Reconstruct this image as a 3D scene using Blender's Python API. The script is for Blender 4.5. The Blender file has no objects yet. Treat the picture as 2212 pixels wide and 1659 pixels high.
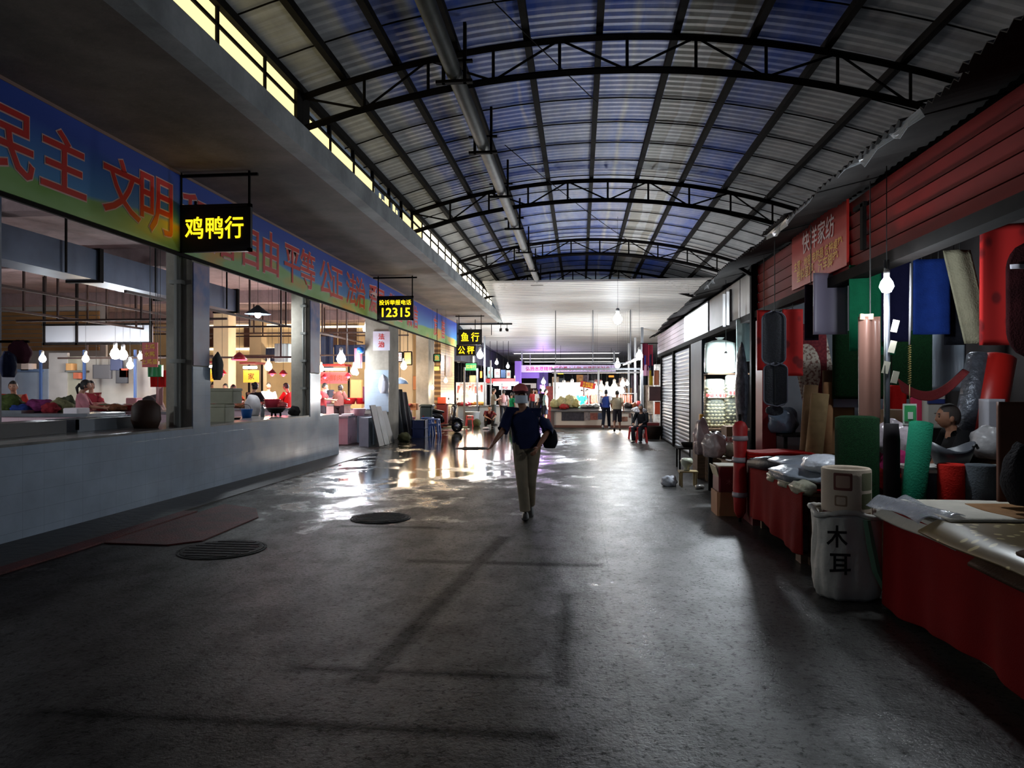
import bpy, bmesh, math, random
from mathutils import Vector, Matrix
random.seed(7)
R = math.radians
S = bpy.context.scene
COL = S.collection

# ---------------------------------------------------------------- camera, world, exposure
F, CX, VX, VY, H = 1500.0, 1106.0, 1252.0, 841.0, 1.6      # the photograph is 2212 x 1659
YAW = math.atan((VX - CX) / F)
cam = bpy.data.cameras.new('camera'); cam.sensor_width = 36; cam.lens = F / 2212 * 36
cam.shift_y = (VY - 829.5) / 2212; cam.clip_end = 300
co = bpy.data.objects.new('camera', cam); COL.objects.link(co)
co.location = (0, 0, H); co.rotation_euler = (R(90), 0, YAW); S.camera = co
S.view_settings.view_transform = 'Standard'; S.view_settings.look = 'None'
S.view_settings.gamma = 1; S.view_settings.exposure = .35; S.view_settings.use_curve_mapping = False
S.cycles.max_bounces = 6; S.cycles.diffuse_bounces = 3; S.cycles.glossy_bounces = 3
S.cycles.transmission_bounces = 4; S.cycles.transparent_max_bounces = 6
S.cycles.sample_clamp_indirect = 4; S.cycles.caustics_reflective = False; S.cycles.caustics_refractive = False
w = bpy.data.worlds.new('sky'); S.world = w; w.use_nodes = True
w.node_tree.nodes['Background'].inputs[0].default_value = (.62, .78, 1, 1)
w.node_tree.nodes['Background'].inputs[1].default_value = .085

sun = bpy.data.lights.new('daylight_sun', 'SUN'); sun.energy = .5; sun.angle = R(40); sun.color = (.9, .95, 1)
so = bpy.data.objects.new('daylight_sun', sun); COL.objects.link(so); so.rotation_euler = (R(8), R(-6), 0)

FWD = Vector((-math.sin(YAW), math.cos(YAW), 0)); RGT = Vector((math.cos(YAW), math.sin(YAW), 0)); UP = Vector((0, 0, 1))
def at(u, v, x=None, y=None, z=None):
    """the point of the plane x=, y= or z= that is seen at pixel u, v"""
    q = FWD + RGT * (u - CX) / F + UP * (VY - v) / F
    k = x / q.x if x is not None else (y / q.y if y is not None else (z - H) / q.z)
    return Vector((0, 0, H)) + q * k

# ---------------------------------------------------------------- materials
MATS = {}
def lin(c): return tuple(((v / 255) / 12.92 if v / 255 <= .04045 else (((v / 255) + .055) / 1.055) ** 2.4) for v in c)
def mat(name, rgb=(128, 128, 128), rough=.6, metal=0, noise=None, bump=None, emit=0, alpha=1, coat=0, trans=0, stretch=(1, 1, 1)):
    if name in MATS: return MATS[name]
    m = bpy.data.materials.new(name); MATS[name] = m; m.use_nodes = True
    nt = m.node_tree; b = nt.nodes['Principled BSDF']; c = lin(rgb)
    b.inputs['Base Color'].default_value = (*c, 1); b.inputs['Roughness'].default_value = rough; b.inputs['Metallic'].default_value = metal
    if rough >= .8: b.inputs['Specular IOR Level'].default_value = .12
    if coat: b.inputs['Coat Weight'].default_value = coat; b.inputs['Coat Roughness'].default_value = .15
    if trans: b.inputs['Transmission Weight'].default_value = trans
    if alpha < 1: b.inputs['Alpha'].default_value = alpha
    if emit: b.inputs['Emission Color'].default_value = (*c, 1); b.inputs['Emission Strength'].default_value = emit
    if noise or bump:
        tc = nt.nodes.new('ShaderNodeTexCoord'); mp = nt.nodes.new('ShaderNodeMapping'); mp.inputs['Scale'].default_value = stretch
        nt.links.new(tc.outputs['Object'], mp.inputs['Vector'])
    if noise:
        n = nt.nodes.new('ShaderNodeTexNoise'); n.inputs['Scale'].default_value = noise[0]; n.inputs['Detail'].default_value = 6
        nt.links.new(mp.outputs[0], n.inputs['Vector'])
        r = nt.nodes.new('ShaderNodeValToRGB'); r.color_ramp.elements[0].position = .32; r.color_ramp.elements[1].position = .68
        d = lin(noise[2]) if len(noise) > 2 else tuple(v * (1 - noise[1]) for v in c)
        r.color_ramp.elements[0].color = (*d, 1); r.color_ramp.elements[1].color = (*c, 1)
        nt.links.new(n.outputs['Fac'], r.inputs[0]); nt.links.new(r.outputs[0], b.inputs['Base Color'])
    if bump:
        n = nt.nodes.new('ShaderNodeTexNoise'); n.inputs['Scale'].default_value = bump[0]; n.inputs['Detail'].default_value = 4
        nt.links.new(mp.outputs[0], n.inputs['Vector'])
        bp = nt.nodes.new('ShaderNodeBump'); bp.inputs['Strength'].default_value = bump[1]; bp.inputs['Distance'].default_value = .02
        nt.links.new(n.outputs['Fac'], bp.inputs['Height']); nt.links.new(bp.outputs[0], b.inputs['Normal'])
    return m
class N:
    """small node-graph helper for the larger surfaces"""
    def __init__(s, name):
        s.m = bpy.data.materials.new(name); s.m.use_nodes = True; MATS[name] = s.m
        s.t = s.m.node_tree; s.b = s.t.nodes['Principled BSDF']
        s.tc = s.t.nodes.new('ShaderNodeTexCoord').outputs['Object']
    def nd(s, typ, **k):
        n = s.t.nodes.new(typ)
        for a, v in k.items():
            if a.startswith('i_'):
                i = n.inputs[int(a[2:])] if a[2:].isdigit() else n.inputs[a[2:]]
                if hasattr(v, 'is_output'): s.t.links.new(v, i)
                else: i.default_value = v
            else: setattr(n, a, v)
        return n
    def math(s, op, a, b=0, c=None):
        k = dict(operation=op, i_0=a, i_1=b)
        if c is not None: k['i_2'] = c
        return s.nd('ShaderNodeMath', **k).outputs[0]
    def map(s, scale=(1, 1, 1), rot=(0, 0, 0)):
        return s.nd('ShaderNodeMapping', i_Vector=s.tc, i_Scale=scale, i_Rotation=rot).outputs[0]
    def noise(s, vec, scale, detail=5, rough=.5):
        return s.nd('ShaderNodeTexNoise', i_Vector=vec, i_Scale=scale, i_Detail=detail, i_Roughness=rough).outputs['Fac']
    def ramp(s, fac, *st):
        r = s.nd('ShaderNodeValToRGB', i_0=fac); e = r.color_ramp.elements
        while len(e) < len(st): e.new(.5)
        for i, (p, c) in enumerate(st): e[i].position = p; e[i].color = (*c, 1) if isinstance(c, tuple) else (c, c, c, 1)
        return r.outputs[0]
    def mix(s, fac, a, b, typ='MIX'):
        n = s.t.nodes.new('ShaderNodeMix'); n.data_type = 'RGBA'; n.blend_type = typ
        for i, v in ((0, fac), (6, a), (7, b)):
            if hasattr(v, 'is_output'): s.t.links.new(v, n.inputs[i])
            else: n.inputs[i].default_value = (*v, 1) if isinstance(v, tuple) else v
        return n.outputs[2]
    def set(s, **k):
        for a, v in k.items():
            i = s.b.inputs[a.replace('_', ' ')]
            if hasattr(v, 'is_output'): s.t.links.new(v, i)
            else: i.default_value = (*v, 1) if isinstance(v, tuple) else v
    def bump(s, h, strength=.3, dist=.02):
        s.t.links.new(s.nd('ShaderNodeBump', i_Height=h, i_Strength=strength, i_Distance=dist).outputs[0], s.b.inputs['Normal'])
    def sep(s, v=None):
        return s.nd('ShaderNodeSeparateXYZ', i_0=v or s.tc).outputs

# ---------------------------------------------------------------- mesh builder
class B:
    def __init__(s): s.v = []; s.f = []; s.mi = []; s.cur = 0; s.sm = []; s.smooth = False
    def add(s, vs, fs):
        o = len(s.v); s.v += [Vector(p) for p in vs]
        for f in fs: s.f.append([i + o for i in f]); s.mi.append(s.cur); s.sm.append(s.smooth)
        return s
    def box(s, x0, x1, y0, y1, z0, z1):
        return s.add([(x0, y0, z0), (x1, y0, z0), (x1, y1, z0), (x0, y1, z0), (x0, y0, z1), (x1, y0, z1), (x1, y1, z1), (x0, y1, z1)],
                     [(3, 2, 1, 0), (4, 5, 6, 7), (0, 1, 5, 4), (1, 2, 6, 5), (2, 3, 7, 6), (3, 0, 4, 7)])
    def obox(s, c, sx, sy, sz, rz=0, rx=0, ry=0):
        from mathutils import Euler
        m = Euler((rx, ry, rz)).to_matrix(); n = len(s.v); s.box(-sx / 2, sx / 2, -sy / 2, sy / 2, -sz / 2, sz / 2)
        for i in range(n, len(s.v)): s.v[i] = m @ s.v[i] + Vector(c)
        return s
    def rbox(s, x0, x1, y0, y1, z0, z1, r=.02, n=3):
        """box with rounded vertical corners and softened top"""
        pts = []
        for cx, cy, a0 in ((x1 - r, y1 - r, 0), (x0 + r, y1 - r, 90), (x0 + r, y0 + r, 180), (x1 - r, y0 + r, 270)):
            for k in range(n + 1): a = R(a0 + 90 * k / n); pts.append((cx + r * math.cos(a), cy + r * math.sin(a)))
        mx, my = (x0 + x1) / 2, (y0 + y1) / 2
        rings = [(z0, 1), (z1 - r * .6, 1), (z1, 1 - r * .6 / max(.01, min(x1 - x0, y1 - y0) / 2))]
        L = [[(mx + (px - mx) * k, my + (py - my) * k, z) for px, py in pts] for z, k in rings]
        return s.loft(L)
    def loft(s, rings, caps=True, closed=True):
        n = len(rings[0]); vs = [p for r in rings for p in r]; fs = []
        for i in range(len(rings) - 1):
            for j in range(n if closed else n - 1):
                k = (j + 1) % n; fs.append((i * n + j, i * n + k, (i + 1) * n + k, (i + 1) * n + j))
        if caps and closed: fs.append(tuple(range(n - 1, -1, -1))); fs.append(tuple(range((len(rings) - 1) * n, len(rings) * n)))
        return s.add(vs, fs)
    def tube(s, pts, rad, n=8, side=None, caps=True):
        pts = [Vector(p) for p in pts]; rings = []
        if not isinstance(rad, (list, tuple)): rad = [rad] * len(pts)
        for i, p in enumerate(pts):
            t = (pts[min(i + 1, len(pts) - 1)] - pts[max(i - 1, 0)]).normalized()
            sd = Vector(side) if side else (Vector((1, 0, 0)) if abs(t.x) < .8 else Vector((0, 0, 1)))
            sd = (sd - t * sd.dot(t)).normalized(); fw = t.cross(sd)
            a, b = rad[i] if isinstance(rad[i], (list, tuple)) else (rad[i], rad[i])
            rings.append([p + sd * a * math.cos(2 * math.pi * k / n) + fw * b * math.sin(2 * math.pi * k / n) for k in range(n)])
        return s.loft(rings, caps)
    def bar(s, p, q, a, b=None): return s.tube([p, q], [(a * .7071, (b or a) * .7071)] * 2, 4) if False else s._bar(p, q, a, b or a)
    def _bar(s, p, q, a, b):
        p, q = Vector(p), Vector(q); t = (q - p).normalized(); sd = Vector((1, 0, 0)) if abs(t.x) < .9 else Vector((0, 1, 0))
        sd = (sd - t * sd.dot(t)).normalized(); fw = t.cross(sd)
        return s.loft([[c + sd * x * a / 2 + fw * y * b / 2 for x, y in ((-1, -1), (1, -1), (1, 1), (-1, 1))] for c in (p, q)])
    def cyl(s, c, r, z0, z1, n=20, r1=None):
        return s.lathe(c, [(r, z0), (r if r1 is None else r1, z1)], n)
    def lathe(s, c, prof, n=20, caps=True):
        return s.loft([[(c[0] + r * math.cos(2 * math.pi * k / n), c[1] + r * math.sin(2 * math.pi * k / n), z) for k in range(n)] for r, z in prof], caps)
    def ball(s, c, r, n=12, m=8, sc=(1, 1, 1), f=None):
        rings = []
        for i in range(m + 1):
            a = math.pi * (i / m - .5); a = max(-1.5, min(1.5, a)); ring = []
            for k in range(n):
                b = 2 * math.pi * k / n; d = Vector((math.cos(a) * math.cos(b), math.cos(a) * math.sin(b), math.sin(a)))
                k2 = f(d) if f else 1
                ring.append(Vector(c) + Vector((d.x * sc[0], d.y * sc[1], d.z * sc[2])) * r * k2)
            rings.append(ring)
        return s.loft(rings)
    def grid(s, fn, nu, nv):
        """open sheet: fn(i/nu, j/nv) -> point"""
        return s.add([fn(i / nu, j / nv) for j in range(nv + 1) for i in range(nu + 1)],
                     [(j * (nu + 1) + i, j * (nu + 1) + i + 1, (j + 1) * (nu + 1) + i + 1, (j + 1) * (nu + 1) + i) for j in range(nv) for i in range(nu)])
    def slab(s, fn, nu, nv, th, d=(0, 0, 1)):
        """closed sheet with thickness th along d"""
        d = Vector(d) * th; a = [Vector(fn(i / nu, j / nv)) for j in range(nv + 1) for i in range(nu + 1)]; k = len(a); W = nu + 1
        fs = []
        for j in range(nv):
            for i in range(nu):
                q = (j * W + i, j * W + i + 1, (j + 1) * W + i + 1, (j + 1) * W + i); fs.append(q); fs.append(tuple(x + k for x in reversed(q)))
        ed = [i for i in range(nu)] + [j * W + nu for j in range(nv)] + [nv * W + i for i in range(nu, 0, -1)] + [j * W for j in range(nv, 0, -1)]
        for i, e in enumerate(ed): g = ed[(i + 1) % len(ed)]; fs.append((g, e, e + k, g + k))
        return s.add(a + [p + d for p in a], fs)
    def prism(s, poly, z0, z1, m=None):
        n = len(poly); L = [[Vector((x, y, z)) for x, y in poly] for z in (z0, z1)]
        if m: L = [[m @ p for p in r] for r in L]
        return s.loft(L)
    def text(s, body, size, o, rt, up, off=0, depth=.004, align='CENTER', ysc=1):
        c = bpy.data.curves.new('t', 'FONT'); c.body = body; c.size = 1; c.align_x = align; c.offset = off; c.resolution_u = 2
        ob = bpy.data.objects.new('t', c); COL.objects.link(ob)
        me = bpy.data.meshes.new_from_object(ob.evaluated_get(bpy.context.evaluated_depsgraph_get()))
        rt = Vector(rt).normalized(); up = Vector(up).normalized(); nn = rt.cross(up)
        vs = [Vector(o) + rt * v.co.x * size + up * (v.co.y - .36) * size * ysc + nn * depth for v in me.vertices]
        s.add(vs, [tuple(p.vertices) for p in me.polygons])
        bpy.data.objects.remove(ob); bpy.data.curves.remove(c); bpy.data.meshes.remove(me); return s
    def mesh(s, name, mats, off=(0, 0, 0)):
        me = bpy.data.meshes.new(name); o = Vector(off)
        me.from_pydata([v - o for v in s.v], [], s.f); mats = mats if isinstance(mats, (list, tuple)) else [mats]
        for m in mats: me.materials.append(m)
        me.polygons.foreach_set('material_index', s.mi); me.polygons.foreach_set('use_smooth', s.sm)
        bm = bmesh.new(); bm.from_mesh(me); bmesh.ops.recalc_face_normals(bm, faces=bm.faces); bm.to_mesh(me); bm.free()
        me.update(); return me
    def part(s, name, mats, parent, label=None, world=True):
        """a mesh under a thing (or under a part); coordinates are the world's unless world=False"""
        off = (0, 0, 0)
        if world:
            p = parent; off = Vector()
            while p is not None: off = off + p.location; p = p.parent
        o = bpy.data.objects.new(name, s.mesh(name, mats, off)); COL.objects.link(o); o.parent = parent
        if label: o['label'] = label
        return o
    def solo(s, name, mats, label, cat, group=None, kind=None):
        """a thing that is one mesh, its origin at the middle of its base"""
        lo = [min(v[i] for v in s.v) for i in range(3)]; hi = [max(v[i] for v in s.v) for i in range(3)]
        c = Vector(((lo[0] + hi[0]) / 2, (lo[1] + hi[1]) / 2, lo[2]))
        o = bpy.data.objects.new(name, s.mesh(name, mats, c)); COL.objects.link(o); o.location = c
        tag(o, label, cat, group, kind); return o
    def struct(s, name, mats, label=None, cat=None):
        o = bpy.data.objects.new(name, s.mesh(name, mats)); COL.objects.link(o); o['kind'] = 'structure'
        if label: o['label'] = label
        if cat: o['category'] = cat
        return o
def tag(o, label=None, cat=None, group=None, kind=None):
    if label: o['label'] = label
    if cat: o['category'] = cat
    if group: o['group'] = group
    if kind: o['kind'] = kind
    return o
def thing(name, label, cat, loc, rz=0, group=None, kind=None):
    o = bpy.data.objects.new(name, None); COL.objects.link(o); o.location = loc; o.rotation_euler = (0, 0, rz)
    o.empty_display_size = .1
    return tag(o, label, cat, group, kind)
def dup(root, loc, rz=None, label=None, group=None):
    r = root.copy(); COL.objects.link(r); r.location = loc
    if rz is not None: r.rotation_euler = (0, 0, rz)
    if label: r['label'] = label
    if group: r['group'] = group
    def kids(a, b):
        for ch in [o for o in bpy.data.objects if o.parent == a]:
            c = ch.copy(); COL.objects.link(c); c.parent = b; kids(ch, c)
    kids(root, r); return r
def SB(): b = B(); b.smooth = True; return b
ORD = ['first', 'second', 'third', 'fourth', 'fifth', 'sixth', 'seventh', 'eighth', 'ninth', 'tenth', 'eleventh', 'twelfth', 'thirteenth', 'fourteenth', 'fifteenth', 'sixteenth', 'seventeenth', 'eighteenth', 'nineteenth', 'twentieth']
# ---------------------------------------------------------------- surfaces of the hall
def floor_mat():
    n = N('floor'); x, y, z = n.sep()
    big = n.noise(n.map((.5, .5, 1)), 1.0, 6, .6); fine = n.noise(n.map((1, 1, 1)), 42, 4, .7); mid = n.noise(n.map((1, .45, 1)), 3.2, 6, .65)
    c = n.ramp(big, (.3, lin((40, 38, 36))), (.7, lin((74, 72, 68))))
    c = n.mix(.55, c, n.ramp(fine, (.35, .35), (.65, 1.0)), 'MULTIPLY')
    c = n.mix(.45, c, n.ramp(mid, (.40, .4), (.6, 1.0)), 'MULTIPLY')
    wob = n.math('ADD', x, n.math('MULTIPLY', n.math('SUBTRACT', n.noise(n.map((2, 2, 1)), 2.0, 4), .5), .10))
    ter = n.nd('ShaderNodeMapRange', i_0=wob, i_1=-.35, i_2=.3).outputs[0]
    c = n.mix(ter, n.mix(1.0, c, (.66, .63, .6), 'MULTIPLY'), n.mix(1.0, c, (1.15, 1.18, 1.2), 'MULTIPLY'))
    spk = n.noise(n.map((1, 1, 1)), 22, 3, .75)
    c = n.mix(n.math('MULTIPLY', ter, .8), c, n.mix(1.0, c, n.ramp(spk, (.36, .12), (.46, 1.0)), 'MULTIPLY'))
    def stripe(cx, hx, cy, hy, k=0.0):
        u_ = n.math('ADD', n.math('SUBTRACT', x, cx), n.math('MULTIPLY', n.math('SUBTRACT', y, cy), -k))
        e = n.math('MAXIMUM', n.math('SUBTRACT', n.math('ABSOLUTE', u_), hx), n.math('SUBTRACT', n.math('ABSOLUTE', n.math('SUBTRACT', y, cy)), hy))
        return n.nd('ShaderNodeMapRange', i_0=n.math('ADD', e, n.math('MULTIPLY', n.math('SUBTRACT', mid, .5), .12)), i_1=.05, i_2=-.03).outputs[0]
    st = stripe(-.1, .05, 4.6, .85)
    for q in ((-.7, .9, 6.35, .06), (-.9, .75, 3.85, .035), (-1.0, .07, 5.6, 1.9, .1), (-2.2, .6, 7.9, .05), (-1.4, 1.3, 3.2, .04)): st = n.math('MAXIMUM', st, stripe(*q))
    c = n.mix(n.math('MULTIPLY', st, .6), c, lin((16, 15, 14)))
    def joint(o, per, off, wd):
        t = n.math('ABSOLUTE', n.math('SUBTRACT', n.math('FRACT', n.math('DIVIDE', n.math('ADD', o, off), per)), .5))
        return n.math('LESS_THAN', n.math('MULTIPLY', t, per), wd)
    j = n.math('MAXIMUM', joint(x, 3.0, 1.25, .008), joint(y, 2.45, .05, .008))
    c = n.mix(n.math('MULTIPLY', j, .6), c, lin((20, 19, 18)))
    wet = n.noise(n.map((.42, .3, 1)), 1.0, 5, .55); wet2 = n.noise(n.map((1, .8, 1)), 1.7, 6, .65)
    fx = n.math('SUBTRACT', 1, n.math('DIVIDE', n.math('ABSOLUTE', n.math('ADD', x, 3.0)), 3.6))
    fy = n.math('MINIMUM', n.math('MULTIPLY', n.math('SUBTRACT', y, 8.0), .12), 1)
    k = n.math('MULTIPLY', n.math('MAXIMUM', fx, 0), n.math('MAXIMUM', fy, -.2))
    p = n.math('ADD', n.math('ADD', n.math('MULTIPLY', wet, .5), n.math('MULTIPLY', wet2, .5)), n.math('MULTIPLY', k, .34))
    pud = n.ramp(p, (.60, 0.0), (.66, 1.0)); damp = n.ramp(p, (.56, 0.0), (.62, 1.0))
    r0 = n.ramp(n.math('ADD', n.math('MULTIPLY', mid, .4), n.math('MULTIPLY', fine, .6)), (.36, .40), (.64, .6))
    r0 = n.math('SUBTRACT', r0, n.math('MULTIPLY', ter, .15))
    r1 = n.nd('ShaderNodeMapRange', i_0=damp, i_3=r0, i_4=.24).outputs[0]
    dry = n.nd('ShaderNodeMapRange', i_0=pud, i_3=r1, i_4=.07).outputs[0]
    c = n.mix(n.math('MULTIPLY', damp, .45), c, lin((26, 25, 24)))
    n.set(Base_Color=c, Roughness=dry)
    dirt = n.ramp(n.noise(n.map((1, .7, 1)), 2.6, 8, .7), (.40, .35), (.58, 1.0)); pit = n.ramp(spk, (.37, .25), (.47, 1.0))
    sp = n.math('MULTIPLY', n.math('ADD', .17, n.math('MULTIPLY', ter, .40)), n.math('MULTIPLY', dirt, n.math('SUBTRACT', 1, n.math('MULTIPLY', st, .8))))
    sp = n.math('MULTIPLY', sp, pit)
    n.t.links.new(n.nd('ShaderNodeMapRange', i_0=damp, i_3=sp, i_4=.5).outputs[0], n.b.inputs['Specular IOR Level'])
    h = n.math('MULTIPLY', n.math('SUBTRACT', n.math('ADD', fine, n.math('MULTIPLY', mid, 1.5)), n.math('MULTIPLY', j, 2)), n.math('SUBTRACT', 1, n.math('MULTIPLY', pud, .9)))
    n.bump(h, .42, .010); return n.m
def tile_mat(name, rgb, w=.3, h=.2, rough=.11, axis='yz', grime=.5):
    n = N(name); x, y, z = n.sep(); a = y if axis[0] == 'y' else x
    def joint(o, per):
        return n.math('LESS_THAN', n.math('MULTIPLY', n.math('ABSOLUTE', n.math('SUBTRACT', n.math('FRACT', n.math('DIVIDE', n.math('ADD', o, 50), per)), .5)), per), .003)
    j = n.math('MAXIMUM', joint(a, w), joint(z, h)); d = n.noise(n.map(), 1.6, 6, .6)
    c = n.mix(n.ramp(d, (.35, grime), (.7, 0.0)), lin(rgb), lin(tuple(v * .72 for v in rgb)))
    c = n.mix(n.math('MULTIPLY', j, .35), c, lin(tuple(v * .6 for v in rgb)))
    n.set(Base_Color=c, Roughness=n.ramp(d, (.3, rough + .15), (.7, rough))); n.bump(n.math('SUBTRACT', 1, j), .15, .002); return n.m
def concrete(name, rgb, rough=.85):
    n = N(name); a = n.noise(n.map(), .9, 7, .65); b = n.noise(n.map(), 14, 5, .6); st = n.noise(n.map((1, 1, .12)), 2.2, 5, .6)
    c = n.ramp(a, (.3, lin(tuple(v * .72 for v in rgb))), (.7, lin(rgb)))
    c = n.mix(.4, c, n.ramp(st, (.35, .55), (.6, 1.0)), 'MULTIPLY'); c = n.mix(.25, c, n.ramp(b, (.3, .6), (.7, 1.0)), 'MULTIPLY')
    n.set(Base_Color=c, Roughness=rough); n.bump(b, .25, .01); return n.m
def roof_mat():
    """corrugated insulated sheet: grey white film with blue film strips, a beige strip, sooty streaks"""
    n = N('roof_sheet'); x, y, z = n.sep()
    nz = n.noise(n.map((1.1, .28, 1)), 1.1, 5, .6); nf = n.noise(n.map((.5, 7, 1)), 1, 4, .6)
    def band(c0, hw, soft=.12):
        d = n.math('ABSOLUTE', n.math('SUBTRACT', n.math('ADD', x, n.math('MULTIPLY', n.math('SUBTRACT', nz, .5), .35)), c0))
        return n.math('SUBTRACT', 1, n.math('SMOOTHSTEP', d, hw, hw + soft) if False else n.nd('ShaderNodeMapRange', i_0=d, i_1=hw, i_2=hw + soft).outputs[0])
    blue = n.math('MAXIMUM', band(-.1, .8), n.math('MAXIMUM', band(-1.5, .5), n.math('MAXIMUM', band(1.1, .25), n.math('MAXIMUM', band(-2.6, .3), band(2.75, .45)))))
    tint = n.math('MULTIPLY', blue, n.ramp(nz, (.3, .35), (.6, 1.0)))
    c = n.ramp(nf, (.3, lin((150, 150, 152))), (.7, lin((186, 186, 186))))
    c = n.mix(tint, c, lin((50, 88, 190)))
    be = n.math('MAXIMUM', band(1.55, .13, .03), band(2.05, .1, .03))
    c = n.mix(n.math('MULTIPLY', be, .8), c, lin((128, 120, 98)))
    c = n.mix(.4, c, n.ramp(n.noise(n.map((2.5, .5, 1)), 1.7, 5, .6), (.35, .45), (.62, 1.0)), 'MULTIPLY')
    n.set(Base_Color=c, Roughness=.5)
    tr = n.nd('ShaderNodeBsdfTranslucent', i_Color=c); mx = n.nd('ShaderNodeMixShader', i_0=.075)
    n.t.links.new(n.b.outputs[0], mx.inputs[1]); n.t.links.new(tr.outputs[0], mx.inputs[2])
    n.t.links.new(mx.outputs[0], n.t.nodes['Material Output'].inputs[0]); return n.m

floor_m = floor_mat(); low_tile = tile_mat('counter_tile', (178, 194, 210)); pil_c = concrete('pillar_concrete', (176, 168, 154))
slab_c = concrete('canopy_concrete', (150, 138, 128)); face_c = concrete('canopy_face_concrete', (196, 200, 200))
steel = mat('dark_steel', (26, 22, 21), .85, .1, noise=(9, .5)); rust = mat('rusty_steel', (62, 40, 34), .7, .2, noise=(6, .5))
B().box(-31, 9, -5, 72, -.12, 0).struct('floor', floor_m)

# gutter strip, kerb and the dark red mats that lie along the tiled wall
gut = mat('wet_gutter', (30, 28, 26), .5, noise=(3, .5), bump=(9, .5))
B().box(-5.9, -5.15, 3.4, 16.9, 0, .015).struct('trim_1', gut)
rm = mat('dark_red_mat', (104, 24, 20), .65, noise=(4, .6), bump=(50, .5))
def flat_mat(pts, z=.012): return B().loft([[(x, y, .001) for x, y in pts], [(x, y, z) for x, y in pts]])
flat_mat([(-5.14, 4.9), (-4.98, 5.0), (-4.93, 6.45), (-4.95, 8.6), (-5.14, 8.6)], .02).solo('drain_mat', rm, 'long dark red rubber mat along the wet gutter below the tiled wall', 'mat')
flat_mat([(-4.9, 6.75), (-4.2, 6.72), (-3.95, 6.95), (-3.98, 8.3), (-4.3, 8.9), (-4.9, 9.2)], .014).solo('drain_mat', rm, 'wide dark red mat lying on the floor behind the nearer manhole cover', 'mat')
iron = mat('cast_iron', (24, 23, 22), .75, .3, noise=(14, .5), bump=(40, .8))
for (x, y, r, lb) in ((-3.55, 6.62, .42, 'large round dark manhole cover nearest the tiled wall'), (-2.46, 8.43, .37, 'round manhole cover beside the bright puddle'), (-2.9, 18.6, .45, 'far manhole cover in the wet part of the aisle')):
    t = thing('manhole_cover', lb, 'manhole cover', (x, y, 0), group='manhole covers in the aisle')
    b = B()
    b.loft([[(x + rr * math.cos(2 * math.pi * k / 40), y + rr * math.sin(2 * math.pi * k / 40), z) for k in range(40)] for rr, z in ((r * .93, .001), (r * .93, .01), (r * .9, .013))])
    for i in range(-3, 4): hw = math.sqrt(max(.01, .8 * r * r - (i * r * .24) ** 2)) * .9; b.box(x - hw, x + hw, y + i * r * .24 - .018, y + i * r * .24 + .018, .012, .018)
    b.part('lid', iron, t)
    B().loft([[(x + rr * math.cos(2 * math.pi * k / 40), y + rr * math.sin(2 * math.pi * k / 40), z) for k in range(40)] for rr, z in ((r * .95, .001), (r * .95, .008), (r, .008), (r, .001))], caps=False).part('frame', iron, t)

# tiled low wall with a worn counter top, pillars, tiles below
top_m = mat('worn_counter_top', (150, 150, 146), .22, noise=(3, .5))
b = B(); b.box(-7.1, -5.9, 2.6, 16.6, 0, 1.0); b.struct('wall_left', low_tile)
B().box(-7.12, -5.89, 2.6, 14.7, 1.0, 1.03).struct('trim_2', top_m)
post_m = mat('grey_conduit', (120, 120, 114), .5, .2)
poster_n = N('pillar_poster'); _, _, pz = poster_n.sep(); poster_n.set(Roughness=.5, Base_Color=poster_n.mix(poster_n.ramp(poster_n.noise(poster_n.map((1, 1, 1)), 2.2, 4), (.4, 0.0), (.62, .6)), poster_n.ramp(poster_n.math('DIVIDE', poster_n.math('ADD', pz, 0), 1.58), (0, lin((190, 192, 206))), (.45, lin((200, 196, 210))), (.62, lin((82, 110, 172))), (1, lin((60, 92, 168)))), lin((196, 160, 168))))
def pillar(y0, y1, depth, z0=0, poster=True):
    b = B(); b.box(-5.9 - depth, -5.905, y0, y1, z0, 4.78); b.struct('pillar', pil_c)
    if poster:
        b = B(); b.box(-5.906, -5.885, y0, y1, 1.0, 1.95); b.struct('pillar_tile', low_tile)
        b = B(); b.box(-5.906, -5.888, y0 + .02, y1 - .02, 1.97, 3.55)
        return b
pb = pillar(10.1, 10.6, .42); pb.solo('pillar_poster', poster_n.m, 'tall blue and pink poster on the nearest concrete pillar', 'poster')
pb = pillar(14.75, 15.35, .42); pb.solo('pillar_poster', poster_n.m, 'tall pale blue poster on the pillar at the end of the tiled wall', 'poster')
pillar(21.1, 22.3, .75, poster=False); pillar(26.8, 27.9, .5, poster=False)
B().box(-7.6, -7.2, 7.6, 8.03, 0, 4.78).struct('pillar', mat('pale_pillar', (170, 162, 168), .7, noise=(3, .3)))
cu = B(); cu.tube([(-6.1, 10.04, 1.03), (-6.1, 10.04, 4.4)], .05, 10); cu.box(-6.2, -6.0, 9.98, 10.098, 2.0, 2.06); cu.box(-6.2, -6.0, 9.98, 10.098, 3.2, 3.26)
cu.solo('conduit_pipe', post_m, 'thick grey conduit pipe strapped to the near face of the nearest pillar', 'pipe')
cu = B(); cu.tube([(-6.02, 14.7, 1.0), (-6.02, 14.7, 4.4)], .03, 8); [cu.box(-6.08, -5.96, 14.66, 14.75, z, z + .05) for z in (1.6, 2.2, 2.8, 3.4)]
cu.solo('conduit_pipe', post_m, 'thin conduit pipe with clips on the second pillar', 'pipe')

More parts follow.
